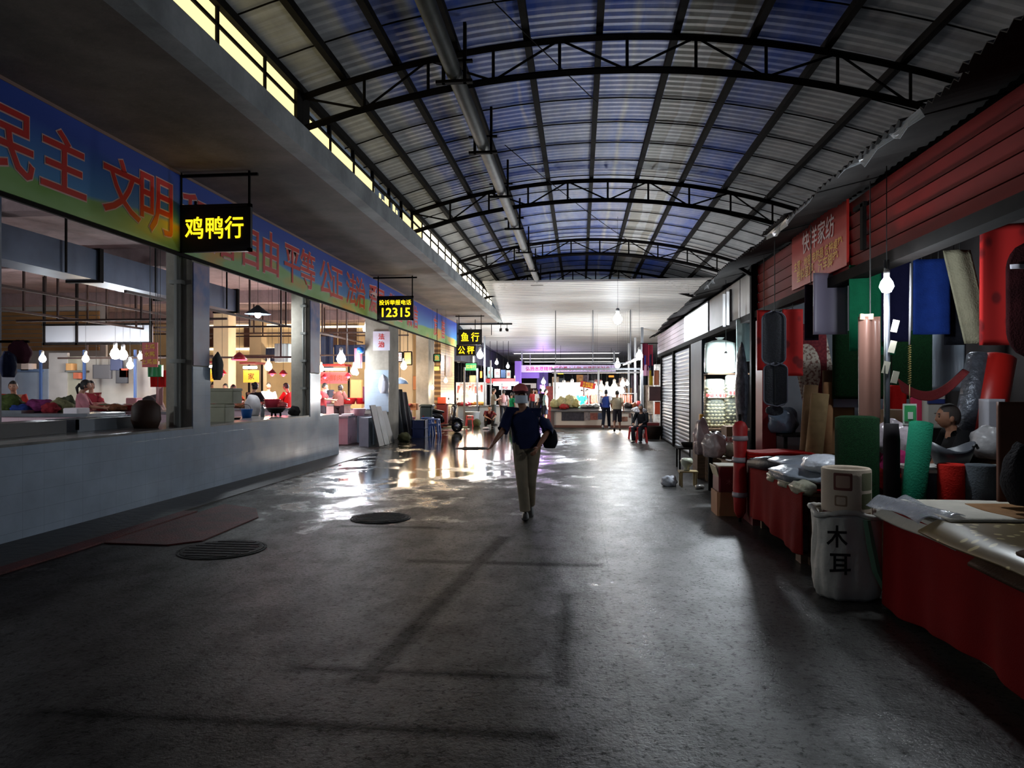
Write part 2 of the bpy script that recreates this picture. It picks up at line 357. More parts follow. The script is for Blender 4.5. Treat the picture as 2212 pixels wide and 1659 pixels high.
# ---------------------------------------------------------------- slogan banner
def banner_mat():
    n = N('banner_print'); x, y, z = n.sep()
    e = n.math('ADD', n.math('ADD', .38, n.math('MULTIPLY', n.math('SINE', n.math('MULTIPLY', y, .75)), .09)), n.math('MULTIPLY', n.math('SINE', n.math('MULTIPLY', y, 1.9)), .04))
    up = n.ramp(n.math('SUBTRACT', z, .12), (.1, lin((84, 160, 220))), (.8, lin((48, 82, 182))))
    nz = n.noise(n.map((1, .35, 1)), 1.3, 3)
    lo = n.ramp(nz, (.35, lin((120, 172, 70))), (.52, lin((150, 195, 120))), (.68, lin((226, 160, 46))))
    n.set(Base_Color=n.mix(n.nd('ShaderNodeMapRange', i_0=n.math('SUBTRACT', z, e), i_1=-.03, i_2=.03).outputs[0], lo, up), Roughness=.45); return n.m
t = thing('slogan_banner', 'long blue and green banner with big red slogan characters under the canopy', 'banner', (-5.88, 18, 3.63))
B().box(-5.9, -5.87, 3.2, 33.0, 3.63, 4.76).part('panel', banner_mat(), t)
red_ch = mat('red_print', (222, 44, 36), .45); pale_ch = mat('pale_outline', (236, 190, 180), .5)
chars = [('富', 2.9), ('强', 3.9)]
cu_ = [('民', 18), ('主', 138), ('文', 264), ('明', 338), ('和', 425), ('谐', 482), ('自', 541), ('由', 585), ('平', 631), ('等', 665), ('公', 704), ('正', 728), ('法', 759), ('治', 779), ('爱', 806), ('国', 822), ('敬', 848), ('业', 862), ('诚', 884), ('信', 897), ('友', 941), ('善', 957)]
for ch, u in cu_:
    y = at(u, 600, x=-5.87).y
    wd = .78 if y < 9 else .86
    o = B().text(ch, wd, (-5.87, y, 4.17), (0, 1, 0), UP, .008, .009).part('character', red_ch, t)
    B().text(ch, wd, (-5.87, y, 4.17), (0, 1, 0), UP, .028, .004).part('outline', pale_ch, o)
rail = B().box(-5.93, -5.86, 3.2, 33.05, 4.76, 4.8); rail.part('top_rail', mat('pale_wood_strip', (150, 120, 110), .6), t)
B().box(-5.93, -5.89, 3.2, 33.05, 3.58, 3.63).part('bottom_rail', steel, t)

# ---------------------------------------------------------------- canopy slab and beam face
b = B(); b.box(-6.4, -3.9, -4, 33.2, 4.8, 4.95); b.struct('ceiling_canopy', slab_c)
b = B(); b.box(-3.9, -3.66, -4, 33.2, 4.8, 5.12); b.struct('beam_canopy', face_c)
# hall ceiling behind the banner
pinkc = concrete('hall_ceiling', (176, 150, 150)); 
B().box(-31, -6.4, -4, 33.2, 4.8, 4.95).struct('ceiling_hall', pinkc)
for y in (10.1, 14.9, 21.5, 27.2): B().box(-31, -6.3, y, y + .35, 4.4, 4.8).struct('beam', pinkc)

# ---------------------------------------------------------------- clerestory windows over the canopy
pane_m = mat('lit_pane', (255, 236, 168), .5, emit=1.0); pane_w = mat('bright_pane', (255, 246, 222), .5, emit=2.2)
EAVE = (-3.95, 5.83)
wy = -2.0; k = 1
while wy < 31:
    wdt = 1.15 if wy < 14 else 1.0
    f = B(); f.box(-3.98, -3.92, wy, wy + .05, 5.1, 5.8); f.box(-3.98, -3.92, wy, wy + wdt, 5.56, 5.6); f.box(-3.98, -3.92, wy, wy + wdt, 5.1, 5.14)
    w_ = thing('window_%d' % k, None, None, (-3.95, wy, 5.1), kind='structure'); f.part('window_frame', steel, w_)
    m_ = pane_m if wy < 17 else pane_w
    p = B(); y0, y1 = wy + .05, wy + wdt
    if 12.2 < wy < 15:      # torn film: ragged lower edges let the light through in strips
        random.seed(k); yy = y0
        while yy < y1: q = min(y1, yy + random.uniform(.08, .2)); p.box(-3.955, -3.945, yy, q, 5.14, random.uniform(5.3, 5.56)); yy = q + random.choice((0, .05, .1))
    else: p.box(-3.955, -3.945, y0, y1, 5.14, 5.56)
    p.part('pane', m_, w_)
    if wy < 9 or wy > 16: B().box(-3.955, -3.945, y0, y1, 5.6, 5.76).part('upper_pane', m_, w_)
    wy += wdt; k += 1
B().box(-4.02, -3.9, 9.3, 9.75, 5.1, 5.85).struct('trim_3', steel)

# ---------------------------------------------------------------- arched roof, battens, purlins, trusses
def zr(x): return 6.55 - .66 * ((x - .25) / 4.2) ** 2
rs = B(); rs.smooth = False
xs = [-4.1 + 9.6 * i / 32 for i in range(33)]; ny = 400; Y0, Y1 = -4.0, 30.5
rs.add([(x, Y0 + (Y1 - Y0) * j / ny, zr(x) + (.0045 if j % 2 else -.0045)) for j in range(ny + 1) for x in xs],
       [(j * 33 + i, j * 33 + i + 1, (j + 1) * 33 + i + 1, (j + 1) * 33 + i) for j in range(ny) for i in range(32)])
rs.struct('roof', roof_mat())
bt = B(); y = -3.0
while y < 30: bt.tube([(x, y, zr(x) - .02) for x in xs[::2]], [(.016, .012)] * 17, 4, side=(0, 1, 0)); y += 1.06
bt.struct('roof_trim', steel)
PX = [-3.92, -3.3, -2.55, -1.7, -.72, .27, 1.3, 2.3, 3.25, 4.2, 5.1]
for x in PX: B().box(x - .045, x + .045, -4, 30.4, zr(x) - .13, zr(x) - .025).struct('roof_purlin', steel)
XE0, XE1 = -3.92, 5.2
def truss(y, n=10):
    t = thing('roof_truss', None, None, (0, y, 5.2), kind='structure'); px = [XE0 + (XE1 - XE0) * i / 24 for i in range(25)]
    zt = lambda x: zr(x) - .17
    zb = lambda x: zr(x) - .62
    B().tube([(x, y, zt(x)) for x in px], [(.05, .05)] * 25, 4, side=(0, 1, 0)).part('top_chord', steel, t)
    B().tube([(x, y, zb(x)) for x in px], [(.05, .05)] * 25, 4, side=(0, 1, 0)).part('bottom_chord', steel, t)
    tx = [XE0 + (XE1 - XE0) * i / n for i in range(n + 1)]
    for i, x in enumerate(tx):
        B().tube([(x, y, zt(x)), (x, y, zb(x))], .022, 6).part('upright', steel, t)
        if i < n:
            q = tx[i + 1]
            B().tube([(x, y, zt(x) if i % 2 == 0 else zb(x)), (q, y, zb(q) if i % 2 == 0 else zt(q))], .018, 6).part('diagonal', steel, t)
for y in (2.9, 9.5, 16.0, 22.3, 28.0): truss(y)
# vent pipe under the roof with its hangers
pm = mat('grey_pipe', (88, 88, 82), .55, .1, noise=(5, .4)); t = thing('vent_pipe', 'long grey pipe hung below the roof trusses', 'pipe', (-1.62, 12, 5.7))
SB().tube([(-1.64, -2, 5.72), (-1.62, 12, 5.72), (-1.6, 29, 5.72)], .105, 16).part('pipe', pm, t)
for y in (6.1, 8.9, 11.6, 14.3, 17.2, 20.2, 23.4, 26.5):
    b = B(); b.box(-1.78, -1.74, y - .03, y + .03, 5.57, 6.35); b.box(-1.5, -1.46, y - .03, y + .03, 5.57, 6.35); b.box(-1.86, -1.38, y - .035, y + .035, 5.57, 5.61); b.box(-1.86, -1.38, y - .03, y + .03, 5.84, 5.87)
    b.part('pipe_hanger', steel, t)
# thin cables drooping under the roof
for (a, c, sag, lb) in (((-3.3, 2, 6.15), (.3, 11.5, 6.3), .12, 'thin cable sagging under the roof sheets near the clerestory'), ((-1.4, 13, 6.2), (2.6, 24, 6.1), .15, 'thin cable crossing below the middle trusses')):
    SB().tube([Vector(a).lerp(Vector(c), i / 14) - Vector((0, 0, sag * math.sin(math.pi * i / 14))) for i in range(15)], .008, 6).solo('hanging_cable', steel, lb, 'cable')

# ---------------------------------------------------------------- white ceiling beyond the roof
wc = N('white_ceiling'); wn = wc.noise(wc.map((.6, 3, 1)), 1.2, 4)
wc.set(Base_Color=wc.ramp(wn, (.3, lin((212, 208, 204))), (.7, lin((232, 228, 224)))), Roughness=.45)
b = B()
def ribs(x0, x1, pr, step=.25):
    for (ya, za), (yb, zb) in zip(pr, pr[1:]):
        n_ = max(1, int((yb - ya) / step))
        for i in range(n_):
            p0, p1 = i / n_, (i + 1) / n_
            A = (ya + (yb - ya) * p0, za + (zb - za) * p0); C = (ya + (yb - ya) * p1, za + (zb - za) * p1)
            b.add([(x0, A[0], A[1]), (x1, A[0], A[1]), (x1, C[0] - .03, C[1] + .005), (x0, C[0] - .03, C[1] + .005), (x0, C[0], C[1] + .03), (x1, C[0], C[1] + .03)], [(0, 1, 2, 3), (3, 2, 5, 4)])
ribs(-3.64, 6.2, [(26, 5.64), (33.3, 4.72)]); ribs(-5.8, 6.2, [(33.3, 4.72), (36.2, 4.38)])
b.box(-3.64, 6.2, 25.94, 26, 5.6, 5.68)
b.struct('ceiling_white', wc.m)
b = B(); ribs(-5.6, 6.2, [(36.2, 4.40), (47, 4.1), (58, 3.85)], .6); b.struct('ceiling_far', wc.m)
streak_m = mat('streak_glow', (255, 250, 245), .5, emit=1.6)  # glowing strips added in place of reflected streaks on the far ceiling
for i, y in enumerate((46.5, 51.5, 55.5)):
    t = thing('reflection_strip', 'added glowing strip for a reflected streak across the white ceiling, %s from the near edge' % ORD[i], 'light', (0, y, 3.9), group='added glowing strips on the white ceiling')
    z = 4.40 - .3 * (y - 36.2) / 10.8 if y < 47 else 4.1 - .25 * (y - 47) / 11
    [B().box(x - .01, x + .01, y - .01, y + .01, z - .06, z + .06).part('hanger', MATS['dark_steel'], t) for x in (-3, 0, 2)]; B().box(-4.5, 2.7, y - .05, y + .05, z - .09, z - .06).part('batten', mat('white_enamel', (220, 220, 218), .4), t)
    SB().tube([(-4.4, y, z - .12), (2.6, y, z - .12)], .02, 10).part('tube', streak_m, t)
# end walls and the parts of the shell that close the view
dk = mat('dark_wall', (70, 66, 66), .8, noise=(2, .4))
B().box(-30, 9, 70, 70.3, 0, 5).struct('wall_back', mat('far_wall', (150, 146, 150), .8, noise=(1, .3)))
B().box(-31, 9, 60, 70, 4.0, 4.2).struct('ceiling_end', wc.m)
B().box(-31.3, -31, -4, 70, 0, 4.9).struct('wall_west', dk)
B().box(5.2, 5.4, -4, 26, 0, 6.2).struct('wall_right', dk)
B().box(6.2, 6.4, 26, 70, 0, 6.2).struct('wall_east', dk)
B().box(-31, -5.6, 33.3, 70, 4.1, 4.25).struct('ceiling_market', mat('dark_ceiling', (90, 90, 98), .8))

def ceil_z(x, y):
    if 23.5 < y < 24.3 and 1.9 < x < 2.9: return 3.16
    if x > 2.76 and y < 24.2: return 3.5
    if x > 2.1 and y < 25: return 3.40
    if x < -6.4 and y < 33.2: return 4.8
    if x < -5.6 and y > 33.3: return 4.1
    if y > 36.2: return 4.42 - .3 * (y - 36.2) / 10.8
    if y > 26: return 5.64 - (y - 26) * .126
    return zr(x)
# ---------------------------------------------------------------- lamps
bulb_white = mat('bulb_glow_white', (238, 246, 255), .4, emit=60); bulb_warm = mat('bulb_glow_warm', (255, 226, 176), .4, emit=55)
socket_m = mat('white_socket', (200, 200, 196), .4); cord_m = mat('black_cord', (24, 24, 24), .6)
def bulb(p, label, top=None, r=.06, watts=0, warm=False, group=None, shade=None, emit=None, name='light_bulb', rail=None):
    """a bare bulb on its cord; the glowing glass lights the place"""
    x, y, z = p; t = thing(name, label, 'lamp', (x, y, z), group=group)
    gm = mat('bulb_glow_%s_%g' % ('warm' if warm else 'white', emit), (255, 222, 168) if warm else (236, 245, 255), .4, emit=emit) if emit else (bulb_warm if warm else bulb_white)
    SB().lathe((x, y), [(.001, z - r), (r * .6, z - r * .8), (r, z), (r * .8, z + r * .7), (r * .4, z + r * 1.3), (r * .35, z + r * 1.5)], 16).part('glass', gm, t)
    SB().lathe((x, y), [(r * .38, z + r * 1.45), (r * .42, z + r * 2.3), (r * .2, z + r * 2.6)], 12).part('socket', socket_m, t)
    top = rail or ceil_z(x, y) + .005
    k_ = 2.3 if (x < -6 and 11 < y < 33) else (1.7 if y > 28 else 1)
    if top: SB().tube([(x, y, z + r * 2.5), (x, y, top)], .004, 6).part('cord', cord_m, t)
    if shade: SB().lathe((x, y), [(shade, z + r * .2), (shade * .97, z + r * .3), (shade * .3, z + r * 2.2), (.03, z + r * 2.9), (.02, z + r * 2.6), (shade * .3, z + r * 1.9), (shade * .9, z + r * .2)], 20, caps=False).part('shade', mat('lamp_shade', (60, 66, 76), .5, .3), t)
    if watts:
        l = bpy.data.lights.new('lamp', 'POINT'); l.energy = watts * k_; l.shadow_soft_size = r * 1.3; l.color = (1, .8, .58) if warm else (.86, .94, 1)
        lo_ = bpy.data.objects.new('lamp', l); COL.objects.link(lo_); lo_.parent = t; lo_.location = (0, 0, -r * 2.4)
    return t
bulb((1.08, 20, 3.58), 'bright globe bulb hung on a long cord over the middle of the aisle', top=6.3, r=.13, watts=140, emit=60)

# ---------------------------------------------------------------- right side: stall row shell
redw = N('red_fascia_paint'); rn = redw.noise(redw.map((1, .35, 1)), 2.2, 6, .6)
redw.set(Base_Color=redw.ramp(rn, (.3, lin((96, 16, 16))), (.7, lin((130, 24, 22)))), Roughness=.7); redw.b.inputs['Specular IOR Level'].default_value = .15
b = B()
for i in range(5): z = 2.77 + i * .136; b.add([(2.66, 1.6, z), (2.66, 10.7, z), (2.645, 10.7, z + .118), (2.645, 1.6, z + .118), (2.72, 1.6, z), (2.72, 10.7, z), (2.72, 10.7, z + .136), (2.72, 1.6, z + .136)], [(0, 1, 2, 3), (4, 7, 6, 5), (0, 4, 5, 1), (3, 2, 6, 7), (1, 5, 6, 2), (0, 3, 7, 4)])
b.struct('trim_4', redw.m)
B().box(2.6, 2.76, 1.6, 23.6, 2.67, 2.77).struct('trim_5', steel)
B().box(2.56, 2.66, 10.7, 10.8, 0, 3.5).struct('trim_6', steel)
b = B(); b.bar((2.6, 10.75, 3.3), (2.3, 10.75, 3.5), .05); b.struct('trim_7', steel)
b = B(); b.box(2.61, 2.645, 6.72, 6.78, 2.9, 3.33); b.box(2.61, 2.645, 6.7, 6.95, 3.3, 3.34); b.solo('wall_bracket', steel, 'black iron bracket fixed on the red plank fascia beside the red shop sign', 'bracket')
t = thing('shop_sign', 'red shop sign with white title and yellow lines on the plank fascia', 'sign', (2.62, 8.0, 2.84))
B().box(2.615, 2.64, 7.12, 8.89, 2.82, 3.5).part('board', mat('sign_red', (196, 52, 44), .4), t)
for body, sz, y, z, mm, nm in (('快洋家纺', .26, 7.95, 3.3, mat('sign_white', (240, 214, 210), .5), 'title'), ('主营：地毯 电热毯 各种桌垫', .125, 8.0, 3.08, mat('sign_yellow', (236, 176, 40), .5), 'lettering'), ('塑料草坪、汽车脚垫', .15, 8.0, 2.95, MATS.get('sign_yellow') or mat('sign_yellow', (206, 150, 40), .5), 'lettering')):
    B().text(body, sz, (2.612, y, z), (0, -1, 0), UP, .012, .004).part(nm, mm, t)
# fascia panels further along
wp = mat('white_panel', (178, 174, 168), .5, noise=(2, .25)); pinkp = mat('pinkish_slat', (176, 160, 166), .45, noise=(2, .2))
B().box(2.64, 2.7, 10.8, 14.5, 2.77, 3.42).struct('trim_8', wp)
b = B(); [b.box(2.64, 2.7, 17.82, 24.0, 2.77 + i * .13, 2.77 + i * .13 + .122) for i in range(5)]; b.struct('trim_9', pinkp)
t = thing('light_box', 'glowing white sign box on the fascia above the rolling shutters', 'sign', (2.62, 16.2, 2.77))
B().box(2.62, 2.72, 14.56, 17.76, 2.75, 3.42).part('housing', mat('alu_frame', (150, 150, 152), .4, .6), t)
B().box(2.605, 2.62, 14.62, 17.7, 2.8, 3.38).part('diffuser', mat('lightbox_face', (240, 246, 255), .4, emit=2.2), t)
t = thing('tube_fitting', 'pair of upright tube lights in front of the white fascia panel', 'light', (2.58, 12.6, 2.7))
for y in (12.4, 12.7): SB().tube([(2.57, y, 2.72), (2.57, y, 3.3)], .025, 10).part('tube', mat('tube_dim', (225, 230, 235), .3, emit=.5), t); B().box(2.6, 2.63, y - .03, y + .03, 2.7, 3.34).part('bracket', steel, t)
# corrugated eave sheets, ragged along the aisle
eave_m = mat('dark_corrugated_sheet', (52, 48, 46), .7, .1, noise=(4, .5)); random.seed(3)
y = 1.6; i = 0
while y < 25:
    L_ = random.uniform(.75, .9); x0 = 2.12 + random.uniform(-.05, .06) + max(0, y - 13) * .034
    b = B(); b.slab(lambda a, c: (x0 + (2.8 - x0) * a, y + (L_ + .05) * c, 3.36 + .16 * a + .018 * math.sin(c * 2 * math.pi * 8) + (i % 2) * .02 + max(0, y - 13) * .004), 2, 32, .006)
    b.struct('eave_sheet', eave_m); y += L_; i += 1
B().box(2.76, 5.2, 1.6, 24.2, 3.5, 3.6).struct('roof_stall', eave_m)
pl = mat('clear_plastic_film', (200, 205, 210), .2, alpha=.45)
for (y, ln, lb) in ((4.6, 1.3, 'crumpled plastic film hanging on the eave edge nearest the camera'), (6.6, 1.6, 'strip of plastic film hanging from the eave above the red fascia'), (11.3, .9, 'scrap of plastic film hanging from the eave above the white panel')):
    b = B(); random.seed(int(y * 10)); pts = [random.uniform(-.05, .05) for _ in range(12)]
    b.slab(lambda a, c: (2.13 + pts[int(c * 9)] * a * .8, y + ln * c, 3.37 - (.06 + pts[int(c * 9) + 1] * .8) * a), 3, 9, .003, (1, 0, 0)); b.solo('plastic_film', pl, lb, 'plastic film')
# stall partitions, back wall and floor line
white_part = mat('pale_partition', (150, 158, 168), .7, noise=(2, .3))
B().box(2.75, 5.2, 10.75, 10.85, 0, 3.5).struct('wall_partition', white_part)
B().box(2.7, 5.2, 15.25, 15.35, 0, 3.5).struct('wall_divider', dk)
B().box(4.9, 5.0, 1.6, 10.75, 0, 3.5).struct('wall_stall', dk)
B().box(2.62, 2.9, 15.3, 16.8, 0, 2.68).struct('pillar', mat('dark_blue_pillar', (40, 46, 62), .6, noise=(3, .4)))
# rolling shutters
shm = mat('grey_shutter', (122, 126, 134), .42, .35, noise=(2.5, .35), stretch=(1, .4, 2))
for k, (y0, y1) in enumerate(((16.84, 19.78), (19.88, 22.8))):
    d = thing('door_%d' % (k + 1), 'grey rolling shutter, the %s of two by the dried goods stall' % ('nearer' if k == 0 else 'farther'), 'shutter', (2.66, y0, 0), kind='structure')
    b = B(); pr = []
    z = .02
    while z < 2.62: pr += [(2.66, z), (2.645, z + .03), (2.645, z + .06), (2.66, z + .09)]; z += .1
    b.loft([[(x, yy, z) for x, z in pr] + [(2.72, yy, 2.62), (2.72, yy, .02)] for yy in (y0 + .05, y1 - .05)]); b.part('slats', shm, d)
    B().box(2.6, 2.72, y0, y0 + .06, 0, 2.66).part('guide_rail', steel, d); B().box(2.6, 2.72, y1 - .06, y1, 0, 2.66).part('guide_rail', steel, d)
    B().box(2.63, 2.7, y0 + .05, y1 - .05, .0, .05).part('bottom_bar', steel, d)
B().box(2.62, 5, 22.85, 22.95, 0, 2.7).struct('trim_10', wp)

# ---------------------------------------------------------------- carpet stall
def fab(name, rgb, n=14, amt=.35, rough=.9, bs=70, bst=.35): return mat(name, rgb, rough, noise=(n, amt), bump=(bs, bst))
red_cl = fab('red_cloth', (122, 16, 16), 2, .25, .9, 120, .2); wood = mat('worn_wood', (112, 84, 60), .75, noise=(5, .5), stretch=(1, .2, 6)); brownw = mat('brown_board', (120, 92, 66), .7, noise=(3, .3))
def table(name, lb, x0, x1, y0, y1, z, legm=wood):
    t = thing(name, lb, 'table', ((x0 + x1) / 2, (y0 + y1) / 2, 0))
    B().box(x0, x1, y0, y1, z - .03, z).part('tabletop', brownw, t)
    for x in (x0 + .06, x1 - .06):
        for y in (y0 + .06, y1 - .06): B().box(x - .03, x + .03, y - .03, y + .03, 0, z - .03).part('leg', legm, t)
    B().box(x0 + .03, x1 - .03, (y0 + y1) / 2 - .02, (y0 + y1) / 2 + .02, .16, .2).part('stretcher', legm, t)
    return t
table('stall_table', 'long stall table under the red cloth nearest the camera', 2.26, 3.35, 2.3, 5.28, .72)
table('stall_table', 'stall table under the red cloth behind the white sack', 2.05, 3.0, 6.5, 8.3, .66)
def cloth(lb, x, y0, y1, zt, zb, seed, depth=.9, endx=None):
    random.seed(seed); ph = [random.uniform(0, 6) for _ in range(5)]
    def fold(s, a): return .02 * a * (math.sin(s * 9 + ph[0]) + .6 * math.sin(s * 17 + ph[1])) + .012 * a
    def fn(a, c):
        s = a * (y1 - y0)
        if c < .18: k = c / .18; return (x + depth * (1 - k), y0 + s, zt)
        k = (c - .18) / .82; return (x - fold(s, k), y0 + s, zt - (zt - zb + .03 * math.sin(s * 3.3 + ph[2])) * k)
    b = SB(); b.slab(fn, 60, 16, .006, (-.4, 0, 1))
    if endx:  # the end of the cloth that hangs at the far short side
        b.slab(lambda a, c: (x + (endx - x) * a, y1 + .01 + .02 * math.sin(a * 14) * c, zt - (zt - zb) * c), 20, 8, .006, (0, 1, 0))
    return b.solo('tablecloth', red_cl, lb, 'tablecloth')
cloth('dark red cloth draped to the floor over the table nearest the camera', 2.21, 2.2, 5.3, .735, .06, 1, .95, 3.2)
cloth('red cloth with folds on the table behind the white sack', 1.99, 6.45, 8.35, .675, .12, 2, .8)
b = B(); b.box(2.35, 2.45, 2.6, 5.2, 0, .07); b.box(2.25, 2.9, 5.0, 5.12, .0, .05); b.solo('wood_pallet', wood, 'low wooden slats on the floor under the nearest red cloth', 'pallet')
b = B(); b.box(2.05, 2.4, 5.95, 6.3, .0, .1); b.box(2.02, 2.2, 6.6, 6.75, 0, .09); b.solo('wood_block', wood, 'wooden blocks on the floor behind the white sack', 'block')
def matslab(name, lb, x0, x1, y0, y1, z, th, m, cat='mat', droop=0, rz=0, group=None, centre=None):
    """a mat lying flat, its aisle edge drooping over the table"""
    def fn(a, c):
        X = x0 + (x1 - x0) * a; d = max(0, (2.24 - X)) * droop
        return (X, y0 + (y1 - y0) * c, z + .006 * math.sin(c * 7 + a * 3) - d)
    if centre is None: return SB().slab(fn, 16, 12, th).solo(name, m, lb, cat, group)
    t = thing(name, lb, cat, ((x0 + x1) / 2, (y0 + y1) / 2, z), group=group); SB().slab(fn, 16, 12, th).part('border', m, t)
    cm, fx, fy = centre
    SB().slab(lambda a, c: tuple(Vector(fn(fx[0] + (fx[1] - fx[0]) * a, fy[0] + (fy[1] - fy[0]) * c)) + Vector((0, 0, th))), 10, 8, .004).part('centre_field', cm, t); return t
greym = fab('grey_white_mat', (178, 172, 160), 8, .15, .7); tanm = fab('tan_mat', (150, 112, 78), 9, .2); goldm = N('gold_dotted_mat'); gv = goldm.nd('ShaderNodeTexVoronoi', i_Vector=goldm.map((1, 1, .2)), i_Scale=13)
goldm.set(Base_Color=goldm.mix(goldm.ramp(gv.outputs['Distance'], (.22, 1.0), (.3, 0.0)), lin((110, 92, 58)), lin((196, 180, 130))), Roughness=.35)
dkbr = fab('dark_brown_mat', (70, 50, 38), 9, .3); mar = N('maroon_woven'); mv = mar.nd('ShaderNodeTexBrick', i_Vector=mar.map((1, 1, 1)), i_Scale=9, i_1=(*lin((210, 205, 200)), 1), i_2=(*lin((210, 205, 200)), 1), i_3=(*lin((80, 24, 24)), 1)); mv.inputs['Mortar Size'].default_value = .09
mar.set(Base_Color=mv.outputs[0], Roughness=.8)
matslab('floor_mat', 'thin grey mat under the plastic wrapped ones on the nearest red table', 2.14, 3.2, 4.2, 5.3, .745, .012, greym, droop=.7)
matslab('floor_mat', 'dark mat at the bottom of the pile on the nearest red table', 2.1, 3.3, 2.4, 4.0, .75, .015, dkbr, droop=.8)
matslab('floor_mat', 'gold dotted plastic mat on the nearest red table', 2.12, 3.1, 3.45, 4.6, .768, .012, goldm.m, droop=.6)
matslab('floor_mat', 'large whitish mat with a brown middle on the nearest red table', 2.26, 3.55, 4.5, 5.28, .785, .014, fab('pale_mat', (206, 200, 188), 8, .12, .8), centre=(tanm, (.32, .8), (.04, .8)))
for i, (m_, z) in enumerate(((dkbr, .78), (tanm, .797), (dkbr, .812), (fab('olive_brown_mat', (116, 90, 62), 9, .25), .828))):
    matslab('floor_mat', 'brown mat in the pile at the end of the nearest table, %s from the bottom' % ORD[i], 2.2 + i * .03, 3.3, 2.5, 3.75 - i * .08, z, .013, m_, droop=.5 - i * .1, group='pile of brown mats')
matslab('woven_mat', 'small maroon woven mat with white squares lying on the brown middle', 2.86, 3.4, 3.9, 4.42, .835, .02, mar.m)
SB().slab(lambda a, c: (2.1 + .28 * a, 4.55 + .8 * c, .805 + .02 * math.sin(a * 9 + c * 5) - max(0, .35 - a) * .12), 18, 22, .004).solo('plastic_wrap', mat('shiny_plastic', (176, 178, 188), .12, alpha=.5, bump=(14, .8)), 'shiny clear plastic wrap over the corner of the whitish mat', 'plastic film')

# goods on the farther red table
gp = mat('grey_plastic_sheet', (150, 158, 170), .28, bump=(9, .9), noise=(3, .25))
def lump(name, lb, c, sx, sy, sz, m, seed=0, amp=.16, cat='bag', group=None, flat=True):
    """a soft crumpled bundle resting on z = c.z"""
    random.seed(seed); ph = [random.uniform(0, 6) for _ in range(6)]
    def f(d):
        k = 1 + amp * (math.sin(d.x * 5 + ph[0]) * math.sin(d.y * 4 + ph[1]) + .6 * math.sin(d.z * 8 + d.x * 6 + ph[2]) + .4 * math.sin(d.y * 11 + ph[3]))
        return k
    b = SB(); b.ball((0, 0, 0), 1, 26, 16, (1, 1, 1), f)
    for i, p in enumerate(b.v): b.v[i] = Vector((c[0] + p.x * sx, c[1] + p.y * sy, c[2] + max(0, (p.z + .75)) * sz))
    return b.solo(name, m, lb, cat, group)
for i, (x, y, z, sx, sy, sz, s) in enumerate(((2.2, 7.1, .70, .3, .5, .09, 1), (2.35, 7.5, .80, .35, .4, .06, 2), (2.3, 6.75, .82, .22, .2, .1, 3))):
    lump('plastic_bundle', ['pale grey plastic wrapped bundle lying on the farther red table', 'folded grey plastic sheet on top of the wrapped bundle', 'crumpled white plastic bag beside the green turf roll'][i], (x, y, z), sx, sy, sz, gp if i < 2 else mat('white_plastic_bag', (200, 204, 214), .25, bump=(12, .8)), s, .08)
for i in range(3): lump('plastic_bundle', 'yellowish plastic packet hanging over the edge of the farther red table, %s from the camera' % ORD[i], (2.05, 6.62 + i * .42, .64), .1, .2, .07, mat('yellowish_plastic', (168, 166, 146), .3, bump=(12, .7)), 11 + i, .1, group='packets on the farther red table')
SB().tube([(2.0, 8.35, .74), (2.1, 8.0, .77), (2.3, 7.6, .78)], [.06, .085, .07], 12).solo('umbrella', mat('black_nylon', (28, 30, 40), .5, bump=(20, .4)), 'folded black umbrella lying at the far corner of the farther red table', 'umbrella')
for i in range(4): SB().slab(lambda a, c: (2.0 + .75 * a, 8.4 + .5 * c, .72 + i * .035 + .008 * math.sin(a * 8 + i)), 10, 6, .03).solo('folded_cloth', mat('bright_red_cloth', (176, 26, 24), .8, bump=(40, .3)), 'folded bright red cloth, %s from the bottom of the stack by the red post' % ORD[i], 'cloth', 'stack of red cloths')
B().box(2.02, 2.8, 8.38, 8.95, 0, .71).solo('wooden_crate', mat('red_crate', (110, 24, 24), .7, noise=(4, .3)), 'red crate holding the stack of folded red cloths', 'crate')

